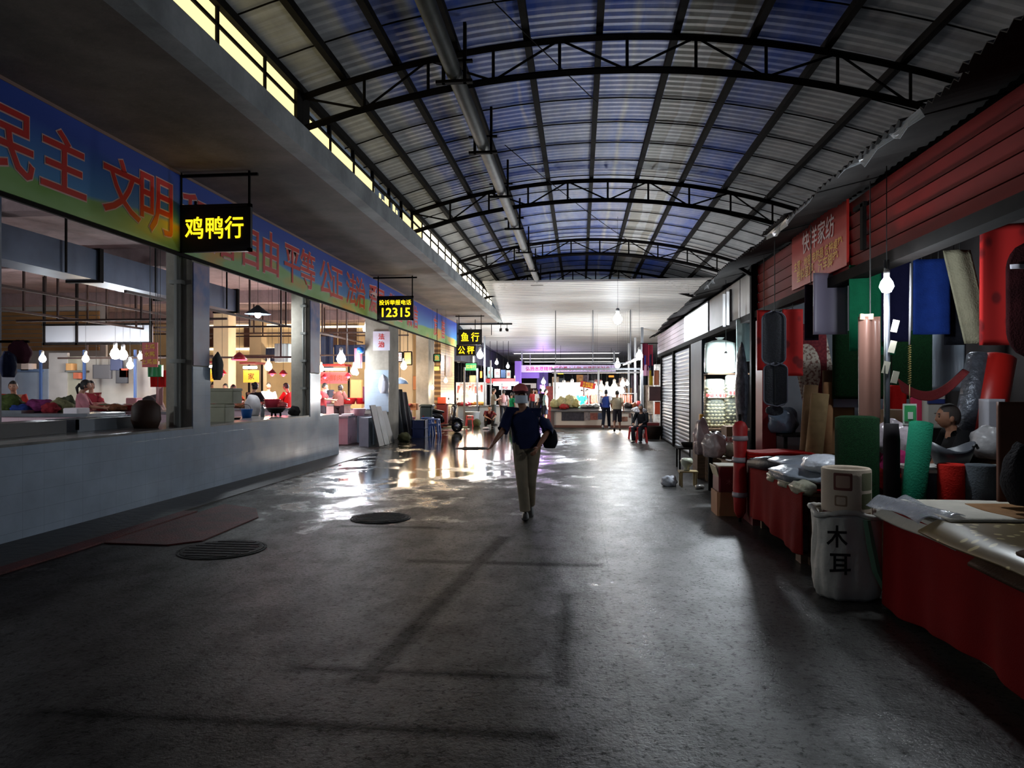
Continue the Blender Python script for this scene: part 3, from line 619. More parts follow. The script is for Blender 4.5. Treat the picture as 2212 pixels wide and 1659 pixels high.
# white sack with a rug roll in it
def sack():
    cx, cy = 2.06, 5.62; t = thing('woven_sack', 'white woven sack with black characters holding the patterned rug roll', 'sack', (cx, cy, 0))
    m = mat('white_woven_plastic', (190, 186, 178), .6, bump=(22, .25), noise=(5, .22))
    random.seed(5)
    def ring(z, k):
        out = []
        for i in range(40):
            a = 2 * math.pi * i / 40; ex = 3.2; ca, sa = math.cos(a), math.sin(a)
            rr = (abs(ca) ** ex + abs(sa) ** ex) ** (-1 / ex)
            wv = .012 * math.sin(a * 7 + z * 9) + .009 * math.sin(a * 13 - z * 5)
            out.append((cx + (.235 * k * rr * ca + wv), cy + (.2 * k * rr * sa + wv * .7), z))
        return out
    prof = [(0.0, .78), (.03, .93), (.1, 1.0), (.25, 1.02), (.42, .99), (.55, .96), (.62, .97), (.66, 1.0)]
    b = SB(); b.loft([ring(z, k) for z, k in prof] + [ring(.655, .93), ring(.5, .9), ring(.3, .88)], caps=False); b.f.append(list(range(39, -1, -1))); b.mi.append(0); b.sm.append(False)
    b.part('bag', m, t)
    b = SB(); pr = ring(.655, 1.0); b.tube([Vector(p) + Vector((0, 0, .02 * math.sin(i * .5))) for i, p in enumerate(pr + pr[:1])], .022, 8); b.part('rolled_rim', m, t)
    lump_ = SB(); lump_.ball((cx + .2, cy - .2, .67), .055, 10, 8); lump_.part('knot', m, t)
    ink = mat('black_ink', (22, 24, 26), .7)
    B().text('木', .15, (cx - .15, cy - .232, .5), (1, -.05, 0), UP, .02, .003, ysc=1.15).part('character', ink, t)
    B().text('耳', .16, (cx - .13, cy - .238, .3), (1, -.05, 0), UP, .02, .003, ysc=1.1).part('character', ink, t)
    g = B(); pts = [(cx + .06, .63, .05), (cx + .09, .45, .06), (cx + .13, .25, .06), (cx + .21, .08, .05)]
    g.slab(lambda a, c: (lambda q: (q[0] + (a - .5) * q[2], cy - .235 - .012 * math.sin(a * 3), q[1]))(tuple(pts[min(2, int(c * 3))][i] + (pts[min(2, int(c * 3)) + 1][i] - pts[min(2, int(c * 3))][i]) * (c * 3 - min(2, int(c * 3))) for i in range(3))), 2, 12, .003, (0, -1, 0))
    g.part('green_stripe', mat('faded_green_print', (92, 130, 104), .6), t)
sack()
rg = N('rug_pattern'); rx_, ry_, rz_ = rg.sep(); th_ = rg.math('ARCTAN2', ry_, rx_); c = lin((176, 160, 142))
def rrect(a0, a1, z0, z1, soft=.35):
    da = rg.math('SUBTRACT', rg.math('ABSOLUTE', rg.math('SUBTRACT', th_, (a0 + a1) / 2)), (a1 - a0) / 2); dz = rg.math('SUBTRACT', rg.math('ABSOLUTE', rg.math('SUBTRACT', rz_, (z0 + z1) / 2)), (z1 - z0) / 2)
    return rg.math('LESS_THAN', rg.math('SMOOTH_MAX', rg.math('MULTIPLY', da, .2), dz, .02), -.004)
for (a0, a1, z0, z1, rgb) in ((-2.45, -1.65, .78, .92, (96, 52, 46)), (-2.35, -1.75, .80, .90, (150, 122, 106)), (-1.3, -.5, .78, .92, (84, 84, 58)), (-1.3, -.5, .64, .765, (72, 76, 44)), (-2.4, -1.85, .66, .75, (118, 96, 78)), (-2.33, -1.92, .672, .738, (168, 150, 132)), (-2.2, -.62, .3, .62, (112, 84, 60)), (-2.1, -.72, .3, .6, (186, 172, 156)), (-1.62, -1.12, .42, .54, (84, 34, 38)), (-3.1, -2.4, .38, .62, (84, 44, 38)), (-.3, .4, .4, .8, (96, 52, 46)), (.8, 2.2, .3, .85, (110, 84, 64))):
    c = rg.mix(rrect(a0, a1, z0, z1), c, lin(rgb))
rg.set(Base_Color=c, Roughness=.9); rg.bump(rg.noise(rg.map(), 120, 2), .3, .005)
b = SB(); b.lathe((2.06, 5.62), [(.172, .05), (.178, .3), (.178, .985), (.165, .995), (.15, .98), (.14, .9)], 32, caps=False); b.solo('rug_roll', rg.m, 'rolled rug with beige and brown squares standing in the white sack', 'rug')
turf = mat('dark_green_turf', (14, 46, 22), .98, noise=(60, .6), bump=(160, .6))
p = at(1851, 950, y=6.12)
b = SB(); b.lathe((p.x, p.y), [(.165, .0), (.17, .1), (.17, 1.36), (.13, 1.375), (.05, 1.36), (.001, 1.35)], 32); b.solo('turf_roll', turf, 'thick roll of dark green artificial turf standing behind the rug roll', 'turf roll')
SB().lathe((2.44, 5.72), [(.055, 0), (.06, 1.2), (.05, 1.33), (.001, 1.33)], 16).solo('fabric_roll', mat('black_fabric', (26, 22, 26), .8), 'narrow black fabric roll standing between the turf roll and the pole', 'fabric roll')

# pole, tags and bulb
t = thing('support_pole', 'dark steel pole of the carpet stall with paper tags on it', 'pole', (2.53, 6.02, 0))
SB().tube([(2.53, 6.02, 0), (2.53, 6.02, 2.67)], .024, 10).part('pole', mat('pole_steel', (58, 60, 66), .45, .4), t)
for z, dx in ((2.12, .05), (1.95, .03), (1.78, -.02), (1.7, .05)): B().obox((2.53 + dx, 5.985, z), .05, .004, .1, rx=.1, ry=.2).part('paper_tag', mat('paper', (196, 190, 172), .8), t)
SB().tube([(2.5, 5.99, 2.6), (2.5, 5.985, 1.4)], .006, 6).part('cable', mat('white_cable', (170, 176, 170), .5), t)
bulb((2.47, 5.88, 2.43), 'glaring bulb in front of the pole of the carpet stall', top=2.67, r=.055, watts=36, emit=75)

bulb((3.9, 8.3, 2.9), 'added fill bulb deep inside the carpet stall hidden behind the hanging mats', r=.05, watts=26, emit=30)  # fill bulb added to brighten the stall interior, hidden from view
# mats that hang in the stall: each from pixel corners on the plane y
def hang(lb, u0, v0, u1, v1, y, m, th=.012, name='hanging_mat', cat='mat', skew=0, wav=.015, round_=0, group=None, solo=True, zb=None):
    a, c = at(u0, v0, y=y), at(u1, v1, y=y); x0, x1, z1, z0 = a.x, c.x, c.z if zb is None else zb, a.z
    def fn(s, q):
        k = 1
        if round_: e = max(0, abs(q - .5) * 2 - (1 - round_)) / round_; k = math.sqrt(max(.02, 1 - e * e))
        return ((x0 + x1) / 2 + (x1 - x0) * (s - .5) * k + skew * (q - .5), y + wav * math.sin(s * 7 + u0) * (1 - q * .5), z0 + (z1 - z0) * q)
    b = SB().slab(fn, 14, 18, th, (0, 1, 0))
    if not solo: return b
    if not name.startswith('hanging'): return b.solo(name, m, lb, cat, group)
    cx_, yy = (x0 + x1) / 2 - skew / 2, y + wav * .3 + th / 2; t = thing(name, lb, cat, (cx_, y, z1), group=group); b.part('mat' if cat == 'mat' else 'body', m, t)
    ks = (-.36, .36) if abs(x1 - x0) > .35 and not round_ else (0,)
    for k in ks: q = cx_ + (x1 - x0) * k; B().box(q - .004, q + .004, y + wav * math.sin((k + .5) * 7 + u0) + th / 2 - .004, y + wav * math.sin((k + .5) * 7 + u0) + th / 2 + .004, z0 - .02, max(z0 + .02, ceil_z(q, y) + .004)).part('hanging_cord', cord_m, t)
    return t
blue_f = fab('blue_felt', (36, 66, 150), 10, .25); red_p = N('red_floral'); rvv = red_p.nd('ShaderNodeTexVoronoi', i_Vector=red_p.map((1, .2, .8)), i_Scale=7); red_p.set(Base_Color=red_p.mix(red_p.ramp(rvv.outputs['Distance'], (.3, 1.0), (.42, 0.0)), lin((186, 26, 24)), lin((120, 16, 20))), Roughness=.85)
hang('bright blue felt mat hanging under the stall lintel', 1972, 560, 2053, 722, 7.0, blue_f)
hang('dark navy mat hanging behind the glaring bulb', 1902, 560, 1966, 738, 7.15, fab('navy_felt', (30, 30, 62), 10, .2))
hang('bright green felt mat hanging left of the glaring bulb', 1836, 572, 1905, 758, 7.0, fab('green_felt', (24, 108, 74), 10, .2)); hang('green felt mat hanging behind the brown vinyl strip', 1880, 600, 1935, 766, 7.35, fab('green_felt', (24, 108, 74)))
hang('grey ribbed mat in clear plastic hanging beside the pale wall', 1757, 590, 1830, 722, 7.6, N_ := mat('grey_ribbed', (128, 120, 140), .4, bump=(1, .1)), .02)
hang('dark plum mat edge hanging left of the grey ribbed mat', 1738, 615, 1768, 735, 7.9, fab('plum_felt', (48, 36, 52)))
hang('beige grey mat hanging askew beside the blue one', 2062, 540, 2122, 742, 6.5, fab('beige_felt', (128, 124, 104), 10, .2), skew=.18)
hang('dark blotched mat hanging between the blue and the beige ones', 2040, 545, 2085, 745, 7.1, fab('black_grey_mat', (40, 42, 50), 6, .6))
hang('large red flowered mat hanging at the right of the carpet stall', 2116, 484, 2230, 745, 6.2, red_p.m, .015)
hang('black and maroon car mat hanging in front of the red flowered one', 2176, 520, 2290, 775, 5.98, fab('black_maroon', (52, 18, 22), 5, .6), round_=.5)
hang('white cardboard strip on the black and maroon car mat', 2183, 571, 2240, 580, 5.96, mat('white_card', (190, 186, 196), .6), .004, name='card_strip', cat='card')
hang('red patterned mat hanging behind the black car mats', 1690, 668, 1735, 812, 9.0, red_p.m)
hang('second red patterned mat hanging at the far end of the carpet stall', 1636, 670, 1664, 800, 9.6, red_p.m)
carm = mat('black_car_mat', (40, 42, 52), .6, noise=(30, .4), bump=(60, .5)); edge_m = mat('grey_binding', (110, 112, 128), .6)
for i, (v0, v1, lb) in enumerate(((672, 790, 'upper black car mat with a grey edge hanging by the stall corner'), (784, 878, 'lower black car mat with a grey edge hanging by the stall corner'))):
    p0 = at(1672, (v0 + v1) / 2, y=8.6); t = thing('car_mat', lb, 'mat', p0); b = hang('', 1646 + i * 4, v0, 1697 + i * 4, v1, 8.6, carm, round_=.3, solo=False); b.part('mat', carm, t)
    a = at(1646 + i * 4, v0, y=8.59); c = at(1697 + i * 4, v1, y=8.59); rim = []
    for k in range(41):
        q = k / 20 if k <= 20 else 2 - k / 20; e = max(0, abs(q - .5) * 2 - .7) / .3; kk = math.sqrt(max(.02, 1 - min(1, e) ** 2)); sgn = 1 if k <= 20 else -1
        rim.append(((a.x + c.x) / 2 + sgn * (c.x - a.x) / 2 * kk, 8.59, a.z + (c.z - a.z) * q))
    SB().tube(rim, .008, 6).part('edge_binding', edge_m, t)
hang('small black rubber scrap with a hole hanging under the car mats', 1655, 876, 1692, 898, 8.6, carm, round_=.8)
per = N('persian_rug'); px_, py_, pz_ = per.sep(); rr = per.math('SQRT', per.math('ADD', per.math('POWER', per.math('MULTIPLY', px_, 5.2), 2), per.math('POWER', per.math('MULTIPLY', per.math('SUBTRACT', pz_, .68), 2.7), 2)))
pn = per.noise(per.map((1, 0, 1)), 26, 3); cc = per.ramp(pn, (.42, lin((96, 22, 34))), (.6, lin((120, 40, 44)))); cream = per.ramp(pn, (.4, lin((120, 84, 76))), (.52, lin((198, 188, 174))))
cc = per.mix(per.math('LESS_THAN', rr, .98), cc, cream); cc = per.mix(per.math('GREATER_THAN', per.math('ABSOLUTE', px_), .27), cc, cream); cc = per.mix(per.math('LESS_THAN', pz_, .12), cc, cream)
per.set(Base_Color=cc, Roughness=.9)
hang('maroon rug with a cream medallion hanging over the brown rolls', 1722, 700, 1802, 912, 9.6, per.m, skew=.25)
hang('large dark green turf sheet hung across the back of the carpet stall', 1800, 715, 2024, 862, 9.0, turf, .03, wav=.03)
hang('silver foil sheet hanging beside the dark green turf', 2014, 660, 2084, 845, 8.4, mat('silver_sheet', (132, 142, 152), .35, .3, bump=(3, .6), stretch=(3, 1, .4)), .01, wav=.04)
hang('wrinkled brown vinyl strip hanging on the pole', 1856, 684, 1902, 912, 6.3, mat('brown_vinyl', (112, 80, 70), .35, bump=(2.2, .8), stretch=(2, 1, .5)), .008, wav=.03)
t = hang('pale wood clip bar at the top of the brown vinyl strip', 1858, 678, 1886, 690, 6.27, mat('pale_wood', (190, 164, 132), .6), .03, name='clip_bar', cat='clip')
hang('torn plastic covered cardboard sheet standing at the back of the stall', 1776, 800, 1850, 880, 9.4, brownw, .01, 'cardboard_sheet', 'cardboard'); hang('white torn paper with a round stamp on the cardboard sheet', 1800, 808, 1828, 850, 9.36, mat('torn_paper', (184, 182, 190), .6), .004, 'paper_label', 'paper', skew=-.08)
hang('brown carton with a white label at the back of the stall', 1778, 872, 1846, 985, 9.2, mat('carton_brown', (158, 116, 76), .7, noise=(2, .25)), .25, 'carton', 'box', wav=0)
hang('pale blue strip of tape film across the back cartons', 1776, 858, 1856, 880, 9.1, mat('pale_blue_film', (150, 164, 190), .3), .01, 'tape_film', 'film')
for i, (u0, v0, u1, v1, y, r) in enumerate(((1752, 832, 1733, 985, 9.0, .085), (1772, 850, 1742, 990, 8.7, .1), (1790, 826, 1782, 985, 9.1, .06))):
    a, c = at(u0, v0, y=y), at(u1, v1, y=y); c.z = 0 if i else 0; d = (a - c)
    SB().tube([c, a, a + d * .001], [r, r, r * .8], 20).solo('carpet_roll', mat('tan_roll%d' % i, [(120, 92, 66), (150, 124, 88), (168, 124, 88)][i], .8, noise=(8, .3)), ['dark brown carpet roll leaning behind the tan one', 'tan carpet roll leaning under the maroon rug', 'thin light brown cardboard tube standing beside the tan roll'][i], 'carpet roll', 'rolls at the back of the carpet stall')
p = at(1684, 940, y=9.3)
lump('goods_bag', 'clear plastic bag of bluish goods on the shelf under the car mats', (p.x + .12, 9.6, 1.02), .2, .2, .2, mat('bluish_plastic', (110, 128, 150), .25, bump=(9, .8)), 21, .1)
b = B(); b.box(2.62, 3.4, 9.3, 9.9, .98, 1.01); [b.box(x, x + .04, y, y + .04, 0, .98) for x in (2.65, 3.33) for y in (9.33, 9.83)]; b.solo('goods_shelf', steel, 'low dark shelf under the car mats', 'shelf')
B().box(2.44, 2.62, 9.6, 9.95, 0, 2.55).struct('pillar_red', mat('red_post', (132, 24, 30), .55))
t = thing('umbrella', 'furled red umbrella with grey bands standing by the red post', 'umbrella', (1.93, 8.62, 0)); rd = mat('red_nylon', (170, 24, 26), .55, bump=(9, .3))
SB().lathe((1.93, 8.62), [(.03, .05), (.07, .12), (.085, .4), (.075, .8), (.09, 1.14), (.06, 1.2), (.02, 1.22)], 16).part('canopy', rd, t); [SB().lathe((1.93, 8.62), [(.089, z), (.095, z + .02), (.089, z + .06)], 16).part('band', mat('grey_band', (150, 140, 146), .5), t) for z in (.3, .72, .98)]
SB().cyl((1.93, 8.62), .018, 0, 1.3, 8).part('shaft', steel, t)

# things behind the nearest table
p = at(1990, 915, y=5.75); q = at(1974, 1070, y=5.62); q = q + (q - p) * (q.z / (p.z - q.z)); 
SB().tube([q, p, p + (p - q) * .002], [.085, .085, .06], 22).solo('felt_roll', fab('sea_green_felt', (18, 104, 78), 10, .15), 'tall sea green felt roll leaning behind the nearest table', 'felt roll', 'rolls behind the nearest table')
for (u, vt, y, r, rgb, lb) in ((2012, 1012, 5.7, .07, (66, 70, 76), 'thin dark grey felt roll between the green and red ones'), (2058, 1002, 5.6, .105, (168, 26, 18), 'short bright red felt roll under the shelf plank'), (2118, 1003, 5.5, .105, (72, 78, 84), 'short grey felt roll right of the red one')):
    p = at(u, vt, y=y); SB().lathe((p.x, p.y), [(r, 0), (r, p.z - .01), (r * .9, p.z), (.03, p.z - .005), (.001, p.z - .03)], 22).solo('felt_roll', fab('felt_%d' % u, rgb, 10, .15), lb, 'felt roll', 'rolls behind the nearest table')
pa, pb_ = at(1955, 1003, y=5.75), at(2150, 1003, y=5.5)
b = B(); b.box(2.62, 3.75, 5.62, 6.12, .955, .98); [b.box(x, x + .04, y, y + .04, 0, .955) for x in (2.68, 3.68) for y in (5.95, 6.06)]; b.solo('shelf_plank', mat('plastic_plank', (150, 148, 142), .4), 'plastic covered shelf plank behind the nearest table', 'shelf')
p = at(2055, 980, y=5.85); t = thing('plastic_basket', 'grey plastic basket with a wavy rim on the shelf plank', 'basket', (p.x, p.y, .98)); bk = mat('grey_plastic', (58, 61, 68), .45)
b = SB(); rings = []
for r_, z in ((.08, 0), (.12, .02), (.155, .1), (.17, .17), (.158, .165), (.11, .03), (.07, .015)):
    rings.append([(p.x + r_ * math.cos(2 * math.pi * k / 36), p.y + r_ * .8 * math.sin(2 * math.pi * k / 36), 0.981 + z * (1 + (.22 * math.cos(4 * math.pi * k / 36) if z > .08 else 0))) for k in range(36)])
b.loft(rings); b.part('bowl', bk, t); SB().tube([(p.x + .1, p.y - .12, 1.15), (p.x + .125, p.y - .115, 1.165), (p.x + .145, p.y - .1, 1.14)], .012, 8).part('handle', mat('black_plastic', (18, 18, 20), .4), t)
for i, (u, v, y, s, rgb, lb) in enumerate(((1930, 958, 6.32, .2, (190, 176, 184), 'clear bag of pale goods behind the pole'), (1933, 1000, 6.3, .19, (196, 60, 120), 'pink plastic bag of goods behind the pole'), (1930, 1040, 6.3, .2, (120, 26, 26), 'dark red bag under the pink plastic bag'))):
    p = at(u, v, y=y); lump('goods_bag', lb, (p.x, p.y, p.z - .15), s, s * .8, .2, mat('bag_%d' % i, rgb, .2, bump=(10, .9)), 30 + i, .1)
B().box(2.64, 3.02, 6.14, 6.5, 0, .62).solo('wooden_crate', wood, 'wooden crate under the pink and red bags', 'crate')
p = at(1948, 930, y=7.2); SB().lathe((p.x, p.y), [(.1, p.z - .1), (.13, p.z - .02), (.12, p.z + .02), (.05, p.z + .05), (.001, p.z + .05)], 20).solo('plastic_basin', mat('yellow_plastic', (206, 184, 30), .4), 'upturned yellow plastic basin behind the pole', 'basin')
hang('crumpled bright red cloth hanging under the dark green turf', 1908, 832, 1955, 893, 8.0, mat('bright_red_cloth', (176, 26, 24), .8), .03, 'hanging_cloth', 'cloth', wav=.05)
p = at(1926, 910, y=7.8); SB().lathe((p.x, p.y), [(.11, .9), (.12, 1.02), (.11, p.z + .12), (.09, p.z + .13)], 20).solo('brown_drum', brownw, 'brown drum under the crumpled red cloth', 'drum')
p = at(1984, 885, y=7.6); SB().lathe((p.x, p.y), [(.08, .9), (.08, p.z + .12), (.05, p.z + .14)], 18).solo('fabric_roll', mat('hot_pink_fabric', (186, 30, 76), .7), 'hot pink fabric roll behind the hanging payment card', 'fabric roll')
B().box(3.2, 4.8, 7.3, 8.3, 0, .9).solo('storage_bench', dk, 'dark bench along the back of the carpet stall', 'bench')
hang('cream box with blue bands behind the seated man', 2004, 850, 2042, 925, 7.4, None or mat('blue_banded_box', (180, 176, 168), .6), .2, 'storage_box', 'box', wav=0)
hang('blue band on the cream box, upper', 2004, 862, 2042, 872, 7.38, mat('blue_band', (36, 50, 110), .6), .012, 'box_band', 'band', wav=0)
# payment card on its cord and spring
t = thing('hanging_card', 'green and white payment card hanging on a cord in the carpet stall', 'card', at(1965, 895, y=6.2)); p = at(1965, 895, y=6.2)
B().box(p.x - .055, p.x + .055, 6.195, 6.203, p.z - .09, p.z + .09).part('card', mat('white_card2', (206, 214, 206), .5), t); B().box(p.x - .045, p.x + .045, 6.188, 6.195, p.z - .06, p.z + .075).part('green_face', mat('green_print', (60, 160, 96), .5), t)
B().box(p.x - .02, p.x + .02, 6.184, 6.19, p.z - .04, p.z + .02).part('white_field', mat('white_card2'), t)
z1 = at(1965, 745, y=6.2).z; z2 = at(1965, 830, y=6.2).z
SB().tube([(p.x, 6.2, p.z + .09), (p.x, 6.2, z2)], .004, 5).part('cord', mat('tan_cord', (140, 122, 84), .7), t); SB().tube([(p.x + .012 * math.cos(k * .9), 6.2 + .012 * math.sin(k * .9), z2 + (z1 - z2) * k / 120) for k in range(121)], .003, 4).part('spring', mat('brass_wire', (150, 132, 80), .4, .6), t); SB().tube([(p.x, 6.2, z1), (p.x + .01, 6.2, 2.67)], .01, 6).part('rope', mat('grey_rope', (120, 118, 120), .8), t)
# sagging mat, foil roll, red roll, boxes at the far right
a, c = at(1948, 832, y=6.9), at(2092, 800, y=6.5)
SB().slab(lambda s, q: (a.x + (c.x - a.x) * s, a.y + (c.y - a.y) * s + .1 * q, a.z + (c.z - a.z) * s - .16 * math.sin(math.pi * s) + (.13 - .1 * s) * (q - .5)), 20, 6, .025, (0, -1, 0)).solo('rubber_mat', fab('maroon_rubber', (92, 30, 32), 6, .2), 'maroon mat sagging between two hooks above the seated man', 'mat')
for (u0, v0, u1, v1, y, r, m_, lb) in ((2118, 765, 2088, 930, 7.25, .115, mat('foil_wrap', (120, 126, 138), .3, .4, bump=(20, .8), noise=(12, .4)), 'foil wrapped roll with dark bands leaning in the corner'), (2158, 768, 2124, 950, 7.2, .15, mat('red_vinyl', (186, 32, 26), .4, bump=(4, .4)), 'wide red vinyl roll leaning beside the foil roll')):
    a, c = at(u0, v0, y=y), at(u1, v1, y=y - .1); c = c + (c - a) * ((c.z - .9) / (a.z - c.z)); SB().tube([c, c.lerp(a, .98), a], [r, r, r * .8], 20).solo('vinyl_roll', m_, lb, 'vinyl roll')
hang('white cardboard pack beside the red vinyl roll', 2135, 862, 2172, 960, 6.5, mat('white_pack', (160, 158, 166), .6, noise=(3, .2)), .15, 'cardboard_pack', 'box', wav=0, zb=1.0)
hang('tall brown board standing at the right edge of the carpet stall', 2158, 868, 2214, 1085, 5.0, mat('brown_red_board', (92, 50, 32), .6, noise=(3, .3)), .03, 'standing_board', 'board', wav=0)
hang('small pale blue label on the tall brown board', 2178, 995, 2194, 1022, 4.97, mat('pale_label', (140, 150, 170), .6), .004, 'paper_label', 'paper')
p = at(2205, 1045, y=4.75); lump('handbag', 'black furry bag on the end of the nearest table', (p.x, p.y, .86), .1, .12, .22, mat('black_plush', (24, 22, 26), .9, bump=(50, .8)), 41, .06)
lump('goods_bag', 'grey plastic bag behind the seated man', (at(2140, 960, y=6.4).x, 6.4, 1.0), .16, .16, .16, mat('grey_bag', (140, 138, 140), .4, bump=(8, .7)), 42, .1)
B().box(3.55, 4.2, 6.15, 6.7, 0, 1.0).solo('wooden_crate', brownw, 'brown crate holding the grey plastic bag', 'crate')
# ---------------------------------------------------------------- people
SKIN = mat('skin', (176, 128, 104), .55); SKIN_D = mat('skin_tanned', (150, 104, 80), .55); HAIR = mat('black_hair', (22, 19, 18), .55, bump=(60, .5), stretch=(1, 1, .3))
def head_shape(d):
    """radius factor of a head for a unit direction, +y is the face"""
    k = 1.0
    if d.z < 0: k *= 1 - .18 * (-d.z) ** 1.5 * (1 if d.y > 0 else 1.6)
    if d.y > 0:
        k += .20 * math.exp(-((d.x / .13) ** 2 + ((d.z + .16) / .17) ** 2)) + .05 * math.exp(-((d.x / .1) ** 2 + ((d.z - .05) / .2) ** 2))
        k += .05 * math.exp(-((d.x / .3) ** 2 + ((d.z + .5) / .1) ** 2)) + .06 * math.exp(-((d.x / .3) ** 2 + ((d.z + .78) / .14) ** 2))
        for s in (-1, 1): k -= .07 * math.exp(-(((d.x - s * .36) / .15) ** 2 + ((d.z - .06) / .12) ** 2)); k += .03 * math.exp(-(((d.x - s * .36) / .22) ** 2 + ((d.z - .26) / .07) ** 2))
    return k
def hand(b, w, d, side, s=1.0, curl=.5):
    """palm, four fingers of unequal length and a thumb from the wrist w along d; side points to the thumb"""
    w, d, side = Vector(w), Vector(d).normalized(), Vector(side); side = (side - d * side.dot(d)).normalized(); nn = d.cross(side)
    b.tube([w - d * .01, w + d * .03 * s, w + d * .075 * s, w + d * .092 * s], [(.024 * s, .02 * s), (.036 * s, .017 * s), (.042 * s, .015 * s), (.036 * s, .01 * s)], 10, side=side)
    for i, ln in enumerate((.07, .078, .073, .056)):
        o = w + d * .08 * s + side * (.030 - .020 * i) * s; c1 = (d * math.cos(curl * .6) + nn * math.sin(curl * .6)); c2 = d * math.cos(curl * 1.5) + nn * math.sin(curl * 1.5)
        b.tube([o, o + c1 * ln * .5 * s, o + c1 * ln * .5 * s + c2 * ln * .5 * s], [.0095 * s, .009 * s, .0065 * s], 6)
    o = w + d * .028 * s + side * .03 * s; t1 = (d * .7 + side * .75 + nn * .25).normalized(); t2 = (d + nn * .4).normalized()
    b.tube([o, o + t1 * .035 * s, o + t1 * .035 * s + t2 * .03 * s], [.012 * s, .0105 * s, .008 * s], 6)
def remesh(o, vox):
    m = o.modifiers.new('r', 'REMESH'); m.mode = 'VOXEL'; m.voxel_size = vox; m.use_smooth_shade = True
    s = o.modifiers.new('s', 'SMOOTH'); s.iterations = 3; s.factor = .5
    me = bpy.data.meshes.new_from_object(o.evaluated_get(bpy.context.evaluated_depsgraph_get()))
    for x in list(o.modifiers): o.modifiers.remove(x)
    o.data = me
POSES = {
    'stand': {},
    'walk': dict(knR=(.1, .16, .5), anR=(.1, .28, .09), knL=(-.1, .02, .48), anL=(-.1, -.26, .14), elR=(.24, -.12, 1.12), wrR=(.26, -.1, .9), elL=(-.24, .06, 1.12), wrL=(-.24, .22, .93)),
    'reach': dict(elR=(.22, .12, 1.14), wrR=(.16, .36, 1.12), elL=(-.22, .12, 1.14), wrL=(-.14, .34, 1.1), head=(0, .07, 1.56)),
    'hold': dict(elR=(.23, .05, 1.13), wrR=(.08, .26, 1.22), elL=(-.23, .04, 1.13), wrL=(-.06, .26, 1.16)),
    'sit': dict(pel=(0, -.05, .5), hipR=(.1, -.02, .5), hipL=(-.1, -.02, .5), knR=(.13, .4, .5), knL=(-.13, .4, .5), anR=(.13, .36, .08), anL=(-.13, .36, .08), sp=(0, -.06, .7), ch=(0, -.02, .9), nb=(0, .02, 1.05), head=(0, .07, 1.21), shR=(.19, .0, 1.0), shL=(-.19, .0, 1.0), elR=(.25, .1, .75), wrR=(.16, .33, .66), elL=(-.25, .1, .75), wrL=(-.16, .33, .66)),
    'squat': dict(pel=(0, -.16, .22), hipR=(.1, -.12, .22), hipL=(-.1, -.12, .22), knR=(.17, .24, .46), knL=(-.17, .24, .46), anR=(.15, .02, .08), anL=(-.15, .02, .08), sp=(0, -.1, .4), ch=(0, .04, .6), nb=(0, .12, .72), head=(0, .2, .85), shR=(.18, .08, .68), shL=(-.18, .08, .68), elR=(.24, .28, .5), wrR=(.1, .42, .42), elL=(-.24, .28, .5), wrL=(-.1, .42, .4)),
}
BASE = dict(pel=(0, 0, .93), sp=(0, .01, 1.08), ch=(0, .01, 1.25), nb=(0, 0, 1.41), head=(0, .02, 1.575), shR=(.18, 0, 1.36), shL=(-.18, 0, 1.36), elR=(.23, -.03, 1.1), wrR=(.24, .04, .87), elL=(-.23, -.03, 1.1), wrL=(-.24, .04, .87),
            hipR=(.09, 0, .9), hipL=(-.09, 0, .9), knR=(.1, .02, .49), knL=(-.1, .02, .49), anR=(.1, -.02, .09), anL=(-.1, -.02, .09))
